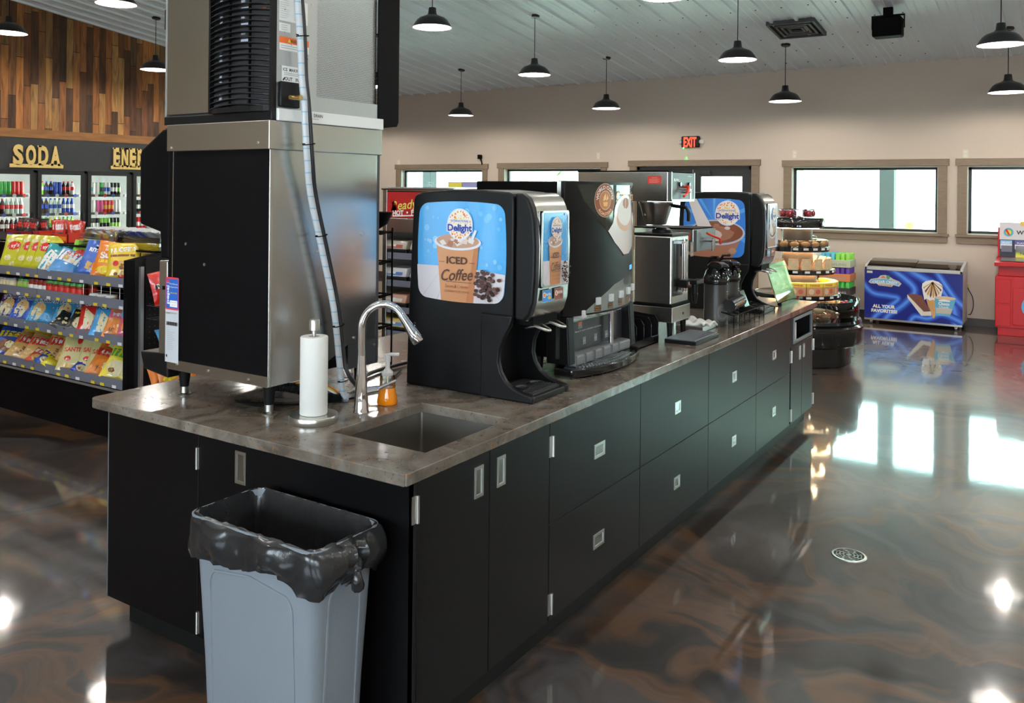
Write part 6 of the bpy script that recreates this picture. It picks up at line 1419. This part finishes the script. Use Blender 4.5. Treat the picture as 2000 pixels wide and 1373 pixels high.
# ================================================================ READY FOOD MERCHANDISER (behind the machines)
t = thing('hot_food_case', 'stainless merchandiser with a red script sign behind the creamer dispenser', 'food case', (4.0, 2.45, 0)); W = 1.19; D = .75
mb = MB().box(0, D, W-.05, W, 0, 1.77).box(0, D, 0, .05, 0, 1.77).box(.02, D, .05, W-.05, 0, .26).box(D-.03, D, .05, W-.05, .26, 1.77).box(.0, D, .05, W-.05, 1.73, 1.77).box(.0, .03, .05, W-.05, 1.36, 1.49)
mb.build('steel_cabinet', STEEL, t, smooth=0, bevel=.004)
B(.005, .03, .05, W-.05, 1.495, 1.725).build('sign_panel', P(.55, .03, .03, rough=.3), t, smooth=0)
mb = MB().cyl((-.01, -.0, 1.755), (-.01, W, 1.755), .012, n=10); mb.build('chrome_rail', CHROME, t)
a = Art(); a.text('Ready To Go', .37, .135, .085, P(.85, .75, .15), w=.66, bold=.01, shear=.3, ang=.09); a.text('HOT  \u2022  FRESH  \u2022  FAST', .36, .055, .042, INK['white'], w=.60, bold=.05, ang=.05); a.poly([(.06, .005), (.7, .035), (.7, .043), (.06, .018)], INK['white'])
for k in range(9): a.lay = 0; a.poly(circ(random.uniform(.05, 1), random.uniform(.03, .2), random.uniform(.02, .06), None, 9), P(.48, .02, .025, rough=.3))
a.build('lettering', face_u(.0, W-.06, 1.495), t)
FD = [((.55, .5, .4), (.5, .1, .08), 'boxed'), ((.7, .7, .72), (.08, .2, .55), 'blue and white'), ((.62, .34, .25), (.75, .7, .6), 'wrapped meat'), ((.75, .55, .15), (.1, .25, .6), 'yellow and blue')]
for k, z in enumerate((1.13, .88, .64, .42)):
    s_ = B(.03, D-.05, .05, W-.05, z-.012, z).build('shelf', mat('perforated steel shelf', (.35, .33, .3), .35, .8), t, smooth=0)
    B(.02, .024, .05, W-.05, z-.012, z+.045).build('shelf_lip', CLEAR, s_, smooth=0)
    tray_, lab_, nm = FD[k]
    for j in range(4):
        y = 2.55+j*.285; p = thing('food_tray', '%s sandwich pack on black tray, %s shelf of the steel case' % (nm, ('top', 'second', 'third', 'lowest')[k]), 'packaged food', (4.05+.01, y, z), 0, '%s packs on the %s shelf of the steel case' % (nm, ('top', 'second', 'third', 'lowest')[k]))
        B(0, .2, 0, .26, .0, .07).build('tray', BLACKP, p, bevel=.012)
        MB().prism([(.0, .07), (.0, .085), (.03, .15), (.19, .16), (.2, .07)], .01, .25, 'y').build('film_pack', foil(*tray_), p, bevel=.01)
        Art().rect(.03, .0, .2, .055, P(*lab_)).rect(.05, .012, .12, .04, P(.8, .8, .76)).build('label', lambda x, y_, o: (.0+y_*.5-.001-o, .25-x, .085+y_), p)
for k, (c_, nm) in enumerate((((.72, .62, .1), 'yellow'), ((.3, .3, .55), 'blue grey'), ((.72, .62, .1), 'pale yellow'))):
    b = B(0, .12, 0, .15, 0, .05).build('snack_carton', P(*c_), loc=(4.15, 2.86-k*.16, 1.771), bevel=.003); tag(b, '%s carton lying on top of the red signed steel case' % nm, 'carton')

# ================================================================ BAKERY DISPLAY
BX, BY = 7.32, .785
t = thing('bakery_display', 'round black bakery display with three open tiers over a glass ringed drum', 'bakery display', (BX, BY, 0))
MB().lathe([(.001, 0), (.53, 0), (.54, .01), (.55, .3), (.6, .33), (.62, .36)], n=56).build('base', BLACKG, t)
MB().lathe([(.60, .20), (.64, .22), (.655, .26), (.655, .34), (.66, .36), (.655, .40), (.63, .42), (.64, .44), (.63, .465), (.58, .47), (.001, .47)], n=56).build('drum', BLACKG, t)
MB().lathe([(.615, .465), (.62, .66)], n=56).build('glass_ring', clear_mat('display glass', (.95, .98, .97), .06), t, solid=.006)
MB().lathe([(.24, .47), (.22, .72), (.17, .95), (.15, 1.2), (.15, 1.4), (.001, 1.4)], n=40).build('column', mat('perforated dark column', (.03, .025, .02), .4, bump=.6, bscale=60), t)
for r, z in ((.43, .70), (.375, .955), (.32, 1.185)):
    s_ = MB().lathe([(.15, z), (r-.01, z), (r, z+.005), (r, z-.042), (r-.012, z-.042), (r-.012, z-.028), (.15, z-.028)], n=48).build('tier', BLACKG, t)
    for k in range(10): a_ = pi+radians(12)+k*radians(18); B(r, r+.003, -.025, .025, z-.022, z-.0).build('price_tag', WTAG, s_, smooth=0, rot=(0, 0, a_))
MB().lathe([(.001, 1.385), (.25, 1.385), (.275, 1.40), (.275, 1.46), (.26, 1.49), (.001, 1.495)], n=48).build('top_disc', BLACKG, t)
LEDS = mat('warm shelf light', (1, .7, .35), .5, emit=40, ecol=(1, .72, .42))
for r, z in ((.24, .671), (.2, .926), (.18, 1.156), (.2, 1.385), (.385, .671), (.33, .926), (.275, 1.156)): MB().lathe([(r, z-.006), (r+.016, z-.006), (r+.016, z-.0), (r, z)], n=32).build('light_ring', LEDS, t)
def loaf(nm, lab, g, c_, w=.12, d=.09, h=.06, wrap=True):
    p = thing(nm, lab, 'bakery pack', (0, 0, -5), 0, g)
    MB().sphere((0, 0, h*.5), d/2, w/2, h*.5, 12, 8).build('pastry', mat('baked %.2f %.2f %.2f' % c_, c_, .6, var=.5, bscale=25), p)
    if wrap: B(-d/2-.006, d/2+.006, -w/2-.006, w/2+.006, 0, h+.012).build('clear_box', clear_mat('clamshell', (.93, .95, .95), .12, .05), p, bevel=.01)
    KIDS[p.name] = list(p.children); return p
def ringrow(p, r, z, a0, a1, n, jit=0):
    for k in range(n):
        a_ = radians(a0+(a1-a0)*k/max(1, n-1)); loc = (BX+r*cos(a_), BY+r*sin(a_), z); rot = (0, 0, a_+random.uniform(-jit, jit))
        if p.location.z < -1: p.location = loc; p.rotation_euler = rot
        else: dup(p, loc, rot)
p = loaf('pastry_pack', 'small golden pastry pack on the top tier of the bakery display', 'pastry packs on the top tier', (.62, .33, .12), .10, .09, .06); ringrow(p, .255, 1.19, 165, 330, 8, .2)
p = loaf('roll_bag', 'crinkled clear bag of rolls at the right of the top tier', 'roll bags on the top tier', (.5, .42, .36), .1, .09, .09); ringrow(p, .25, 1.19, 345, 362, 1, .3)
p = thing('sandwich_pack', 'wedge sandwich pack standing on the middle tier of the bakery display', 'sandwich pack', (0, 0, -5), 0, 'sandwich packs on the middle tier')
MB().prism([(-.04, 0), (.05, 0), (.045, .12)], -.05, .05, 'y').build('bread', mat('bread', (.68, .5, .28), .7, var=.3, bscale=30), p, bevel=.006); MB().prism([(-.028, .0), (-.02, .0), (.046, .10), (.044, .112)], -.051, .051, 'y').build('filling', P(.55, .14, .08), p)
KIDS[p.name] = list(p.children); ringrow(p, .29, .96, 165, 345, 9, .15)
p = thing('pie_box', 'yellow and brown snack cake box on the lowest tier of the bakery display', 'cake box', (0, 0, -5), 0, 'cake boxes on the lowest tier')
B(-.04, .03, -.085, .085, 0, .13).build('carton', P(.62, .32, .14), p, bevel=.002); B(-.041, .031, -.086, .086, .09, .131).build('yellow_band', P(.9, .68, .06), p)
Art().poly(circ(.05, .045, .03), P(.75, .55, .4)).poly(circ(.12, .045, .025), P(.6, .12, .1)).text('TWINS', .085, .108, .018, P(.65, .1, .05), w=.11, bold=.04).build('printed_art', lambda x, y, o: (.0315+o, -.085+x, y), p)
KIDS[p.name] = list(p.children); ringrow(p, .37, .705, 170, 320, 7)
p = loaf('bread_pack', 'clear wrapped bread pack at the right of the lowest tier', 'bread packs on the lowest tier', (.6, .42, .25), .12, .09, .1); ringrow(p, .36, .705, 340, 372, 2, .2)
for ring_n, (r, z, cs, nm) in enumerate(((.5, .475, (.6, .3, .16), 'donut'), (.40, .475, (.55, .12, .12), 'cherry pastry'), (.50, .545, (.72, .5, .3), 'glazed donut'))):
    p = loaf('%s_pack' % nm.replace(' ', '_'), 'small %s pack inside the glass ring of the bakery display' % nm, '%s packs inside the glass ring' % nm, cs, .11, .10, .06); ringrow(p, r, z, 150+ring_n*8, 380, 13, .2)
for k, (c_, nm, a_) in enumerate((((.03, .45, .5), 'teal', 268), ((.65, .04, .08), 'red', 254), ((.65, .04, .08), 'dark red', 246))):
    tag(MB().lathe([(.001, 0), (.035, 0), (.035, .09), (.016, .15), (.014, .19), (.001, .19)], n=16).build('squeeze_bottle', P(*c_, rough=.2), loc=(BX+.55*cos(radians(a_)), BY+.55*sin(radians(a_)), .476)), '%s squeeze bottle beside the glass ring nearest the island end' % nm, 'bottle')
p = loaf('candy_tub', 'small red topped tub on the very top of the bakery display', 'red tubs on top of the bakery display', (.6, .05, .08), .07, .06, .07); 
for k in range(9):
    a_ = k*.7; loc = (BX+.15*cos(a_), BY+.15*sin(a_), 1.498)
    if k == 0: p.location = loc
    else: dup(p, loc, (0, 0, a_))

# cartons of drink cans stacked by the wall
cs_ = [(.78, .0, (.70, .72, .72), (.25, .5, .1), 'green and white'), (.58, .0, (.2, .1, .08), (.8, .25, .08), 'orange and purple'), (.38, .0, (.03, .03, .03), (.1, .35, .08), 'black and green'), (.18, .0, (.4, .4, .42), (.55, .55, .55), 'silver')]
def canstack(v0, names):
    z = 0
    for k, (base, (ca, cb), nm) in enumerate(names):
        t = thing('can_case', '%s can case, %s in the stack %s' % (nm, ('bottom', 'second', 'third', 'fourth', 'top')[k], 'nearest the freezer' if v0 < 1 else 'behind the bakery display'), 'case of cans', (10.15, v0, z))
        B(0, .36, 0, .40, 0, .10).build('cardboard_tray', P(*base), t, bevel=.003)
        Art().text('SPARKLING', .2, .04, .03, INK['grey'], w=.3, bold=.03).build('lettering', face_u(-.001, .4, 0), t)
        for i in range(4):
            for j in range(6):
                c_ = ca if j > 2 else cb
                MB().lathe([(.029, 0), (.031, .006), (.031, .17), (.024, .182), (.001, .18)], n=10).build('drink_can', c_, t, loc=(.05+i*.085, .04+j*.064, .004))
        z += .187
A_ = [((.6, .6, .6), (INK['white'], INK['grey']), 'pale grey'), ((.03, .03, .03), (GRN, BLK), 'black and green'), ((.70, .22, .06), (ORG, P(.15, .06, .4)), 'orange and purple'), ((.5, .55, .3), (AQU, LIME), 'teal and lime')]
canstack(.83, [((.5, .5, .5), (INK['white'], WHT), 'white'), ((.6, .6, .6), (INK['white'], INK['grey']), 'pale grey'), ((.04, .03, .03), (BLK, GRN), 'black and green'), ((.72, .25, .08), (ORG, P(.12, .05, .4)), 'orange and purple'), ((.55, .6, .4), (AQU, LIME), 'teal and lime')])
canstack(1.26, [((.6, .6, .6), (WHT, WHT), 'white'), ((.6, .6, .6), (WHT, INK['grey']), 'grey'), ((.55, .55, .55), (WHT, WHT), 'silver'), ((.62, .62, .62), (INK['white'], WHT), 'white topped'), ((.6, .6, .6), (INK['grey'], INK['white']), 'light grey')])

# ================================================================ ICE CREAM FREEZER
t = thing('ice_cream_freezer', 'blue chest freezer with sliding glass top and ice cream artwork by the far wall', 'freezer', (10.37, -.49, 0)); W = 1.18; D = .56
B(0, D, 0, W, .075, .73).build('cabinet', mat('grey freezer side', (.55, .55, .57), .4), t, bevel=.008)
mb = MB().prism([(-.012, .725), (-.012, .765), (.01, .775), (.02, .79), (D-.12, .85), (D, .86), (D, .725)], 0, .035, 'y').prism([(-.012, .725), (-.012, .765), (.01, .775), (.02, .79), (D-.12, .85), (D, .86), (D, .725)], W-.035, W, 'y')
mb.box(-.012, .015, 0, W, .725, .77).box(D-.12, D, 0, W, .84, .86).box(.0, D, W/2-.012, W/2+.012, .72, .745); mb.build('rim', mat('light grey rim', (.50, .5, .5), .35), t, smooth=0, bevel=.006)
for y0, y1, dz in ((.035, W/2+.02, 0), (W/2-.02, W-.035, .008)):
    MB().add([(.012, y0, .775+dz), (.012, y1, .775+dz), (.2, y1, .825+dz), (.2, y0, .825+dz), (D-.12, y1, .85+dz), (D-.12, y0, .85+dz)], [(0, 1, 2, 3), (3, 2, 4, 5)]).build('glass_lid', clear_mat('freezer lid glass', (.75, .78, .78), .25, .03), t, smooth=0, solid=.004)
MB().box(-.01, .0, .004, W-.004, .055, .078).build('bottom_rail', NICKEL, t, smooth=0)
for x in (.06, D-.06):
    for y in (.08, W-.08):
        MB().cyl((x, y-.012, .028), (x, y+.012, .028), .028, n=16).box(x-.015, x+.015, y-.018, y+.018, .03, .078).build('castor', NICKEL, t)
H = .645; a = Art(step=.00008); a.clipper = [(0, 0), (W, 0), (W, H), (0, H)]
def dz(c, k): return P(*[x*k for x in c])
NB = (.012, .022, .22)
a.rect(0, 0, W, H, P(*NB, rough=.25))
def ribbon(pts, ws, cols):
    for f, c_ in cols:
        L_, R_ = [], []
        for i in range(len(pts)):
            p, q = pts[max(0, i-1)], pts[min(len(pts)-1, i+1)]; dx, dy = q[0]-p[0], q[1]-p[1]; d = sqrt(dx*dx+dy*dy); w_ = ws[i]*f/2
            L_.append((pts[i][0]-dy/d*w_, pts[i][1]+dx/d*w_)); R_.append((pts[i][0]+dy/d*w_, pts[i][1]-dx/d*w_))
        a.lay += 1
        for i in range(len(pts)-1):
            a.poly([L_[i], R_[i], R_[i+1], L_[i+1]], c_, same=True)
def spl(P_, n=8):
    out = []
    for i in range(len(P_)-1):
        p0, p1, p2, p3 = P_[max(i-1, 0)], P_[i], P_[i+1], P_[min(i+2, len(P_)-1)]
        for k in range(n):
            s = k/n; out.append(tuple(.5*((2*b)+(c-a_)*s+(2*a_-5*b+4*c-d)*s*s+(3*b-a_-3*c+d)*s**3) for a_, b, c, d in zip(p0, p1, p2, p3)))
    return out+[P_[-1]]
grad = [(1, P(.02, .05, .36, rough=.25)), (.75, P(.03, .09, .52, rough=.25)), (.5, P(.05, .16, .68, rough=.25)), (.26, P(.10, .28, .82, rough=.25))]
for pts, w_ in (([(-.05, .5), (.1, .34), (.3, .31), (.42, .28), (.3, .16), (.15, .04), (.1, -.05)], .10), ([(.28, .7), (.5, .55), (.62, .4), (.5, .22), (.3, .05), (.25, -.05)], .11), ([(.48, .7), (.7, .58), (.95, .42), (1.08, .2), (1.1, -.05)], .13), ([(.85, .7), (.98, .5), (1.12, .3), (1.25, .2)], .10), ([(.55, -.05), (.62, .06), (.78, .05), (.95, .12), (1.2, .02)], .1)):
    q = spl(pts); ribbon(q, [w_]*len(q), grad)
lb = P(.16, .48, .78); cr = P(.62, .55, .45)
a.poly([(.05, .48), (.08, .52), (.17, .54), (.2, .575), (.26, .585), (.32, .56), (.36, .535), (.43, .51), (.46, .48), (.43, .44), (.36, .455), (.34, .43), (.18, .44), (.15, .465), (.08, .46)], cr)
a.poly([(.065, .485), (.09, .51), (.25, .535), (.41, .50), (.44, .475), (.41, .455), (.25, .475), (.09, .475)], lb); a.text('CEDAR CREST', .255, .492, .036, INK['white'], w=.31, bold=.03, arc=.9); a.text('ICE CREAM', .26, .447, .02, P(.3, .2, .15), w=.15, bold=.02, arc=.9)
a.poly([(.2, .545), (.235, .57), (.27, .545)], P(.5, .16, .08)); a.poly(circ(.295, .555, .022, .026), P(.06, .3, .12)); a.rect(.03, .60, .10, .63, P(.6, .62, .5))
a.text('ALL YOUR', .245, .165, .042, INK['white'], w=.28, bold=.05); a.text('FAVORITES!', .25, .105, .042, INK['white'], w=.32, bold=.05)
CB = P(.16, .05, .03)
a.poly([(.53, .345), (.60, .36), (.70, .345), (.80, .16), (.73, .13)], CB); a.poly([(.53, .345), (.73, .135), (.82, .15), (.82, .09), (.70, .08), (.535, .30)], P(.72, .68, .58))
for i in range(5):
    for j in range(3): a.poly(circ(.60+i*.032+j*.018, .335-i*.04-.01*j, .004, None, 6), P(.05, .015, .01), same=(i+j > 0))
CNE = P(.66, .36, .13); a.poly([(.745, .33), (.93, .33), (.855, .06), (.84, .06)], CNE)
for k in range(7): a.poly([(.752+k*.025, .32), (.757+k*.025, .32), (.80+k*.012, .15), (.796+k*.012, .15)], P(.5, .24, .07), same=k > 0)
WC = P(.84, .82, .80); a.poly([(.735, .29), (.76, .31), (.80, .285), (.84, .3), (.88, .28), (.925, .31), (.95, .44), (.94, .50), (.90, .535), (.86, .545), (.83, .555), (.79, .545), (.75, .535), (.71, .50), (.705, .45)], WC)
for k in range(9):
    an = radians(-160+k*17.5-10+15); x0, y0 = .83, .53; dx, dy = .11*cos(an), .2*sin(an); a.poly([(x0-.004, y0), (x0+.004, y0), (x0+dx+.016, y0+dy*.9), (x0+dx, y0+dy-.015), (x0+dx-.01, y0+dy*.9)], P(.16, .06, .03) if k % 2 else P(.6, .35, .08), same=k > 0)
a.poly([(.855, .335), (1.10, .315), (1.04, .115), (1.035, .10), (.88, .10), (.865, .12)], P(.12, .42, .62)); a.poly(circ(.977, .33, .123, .024), P(.72, .55, .38)); a.poly([(.87, .2), (1.065, .2), (1.045, .13), (.875, .13)], P(.55, .5, .42)); a.text('Choco', .965, .258, .038, INK['white'], w=.13, bold=.04); a.text('Chunk', .965, .215, .03, P(.65, .72, .75), w=.12, bold=.03); a.poly([(.9, .3), (.96, .315), (1.04, .3), (1.03, .285), (.91, .285)], INK['white'])
a.build('printed_art', face_u(-.001, W, .08), t)
hose([(10.99, -.487, .52), (10.975, -.50, .48), (10.96, -.55, .38), (10.955, -.56, .26), (10.96, -.53, .16), (10.97, -.50, .15)], .005, 'power_cord', 'black power cord looping from the yellow plug behind the freezer', BLACKM, 'cord')

# ================================================================ LOTTERY KIOSK
REDP = mat('glossy red kiosk', (.50, .006, .008), .3, spec=.35)
t = thing('lottery_kiosk', 'bright red lottery play kiosk with slip rack at the right edge', 'kiosk', (10.34, -2.15, 0)); W = 1.3; D = .5
B(.02, D, .03, W-.03, 0, .11).build('plinth', REDP, t, smooth=0, bevel=.004)
mb = MB().box(0, D, 0, W, .10, .735).box(.06, D, .03, W-.03, .735, .88); mb.build('cabinet', REDP, t, smooth=0, bevel=.006)
MB().prism([(-.03, .86), (-.03, .905), (.0, .915), (D-.1, .955), (D, .955), (D, .86)], -.01, W+.01, 'y').build('counter_top', REDP, t, smooth=0, bevel=.006)
MB().prism([(.02, .925), (.02, .928), (.3, .953), (.3, .95)], .05, W-.05, 'y').build('play_glass', mat('printed glass top', (.25, .28, .27), .06), t, smooth=0)
B(-.012, .0, .3, W-.19, .14, .60).build('door', REDP, t, smooth=0, bevel=.006)
for z0, z1 in ((.12, .38), (.40, .70)): B(-.008, .0, W-.17, W-.005, z0, z1).build('side_panel', REDP, t, smooth=0, bevel=.005)
a = Art(step=.0004); cx, cy = .43, .235
for k, (r, c_) in enumerate(((.155, (.08, .4, .75)), (.13, (.12, .5, .15)), (.105, (.9, .5, .05)), (.08, (.95, .75, .1)))): a.poly(circ(cx, cy, r), P(*c_))
a.poly([(cx-.14, cy+.1), (cx-.09, cy+.125), (cx+.04, cy-.1), (cx+.0, cy-.13)], P(.6, .02, .03)); a.poly([(cx-.02, cy-.13), (cx+.1, cy-.08), (cx+.1, cy-.05), (cx-.02, cy-.08)], P(.6, .02, .03))
a.build('rainbow_emblem', face_u(-.013, W-.01-.0, .14), t)
B(D-.12, D-.04, .0, W, .955, 1.33).build('header_stand', REDP, t, smooth=0, bevel=.006)
a = Art(step=.0004); a.rect(.02, .22, W-.02, .44, P(.70, .66, .68)); a.text('WISCONSIN LOTTERY', .58, .315, .05, INK['black'], w=.75, bold=.04); a.poly(circ(.12, .315, .055), P(.08, .4, .75)); a.poly(circ(.12, .315, .042), P(.12, .5, .15)); a.poly(circ(.12, .315, .03), P(.9, .6, .1)); a.poly([(.08, .345), (.1, .36), (.14, .28), (.12, .275)], P(.6, .02, .03))
a.rect(.25, .40, .9, .455, P(.75, .5, .08)); a.rect(.02, .0, W-.02, .22, P(.03, .035, .06))
for k in range(7): x = .03+k*.16; c_ = [(.35, .6, .85), (.1, .1, .35), (.85, .65, .1), (.7, .75, .1)][k % 4]; a.rect(x, .13, x+.13, .21, P(*c_)); a.rect(x, .1, x+.13, .16, P(.85, .75, .78)); a.text('PLAY', x+.065, .18, .018, INK['white'], w=.08, bold=.03)
a.rect(.2, -.02, .85, .085, P(.72, .78, .08)); a.text('Night Lotto', .4, .05, .03, P(.1, .1, .2), w=.3, bold=.03)
a.build('printed_rack', face_u(D-.121, W, .955), t)
for k in range(7): B(D-.15, D-.125, W-.16-k*.16, W-.04-k*.16, 1.02, 1.1).build('slip_holder', CLEAR, t, smooth=0)
for k in range(4): tag(B(0, .01, 0, .16, 0, .05).build('notice_card', P(.8, .55, .08), loc=(10.74, -1.15-k*.18, 1.332)), 'yellow notice card along the top of the red kiosk', 'card', 'yellow cards on the kiosk')
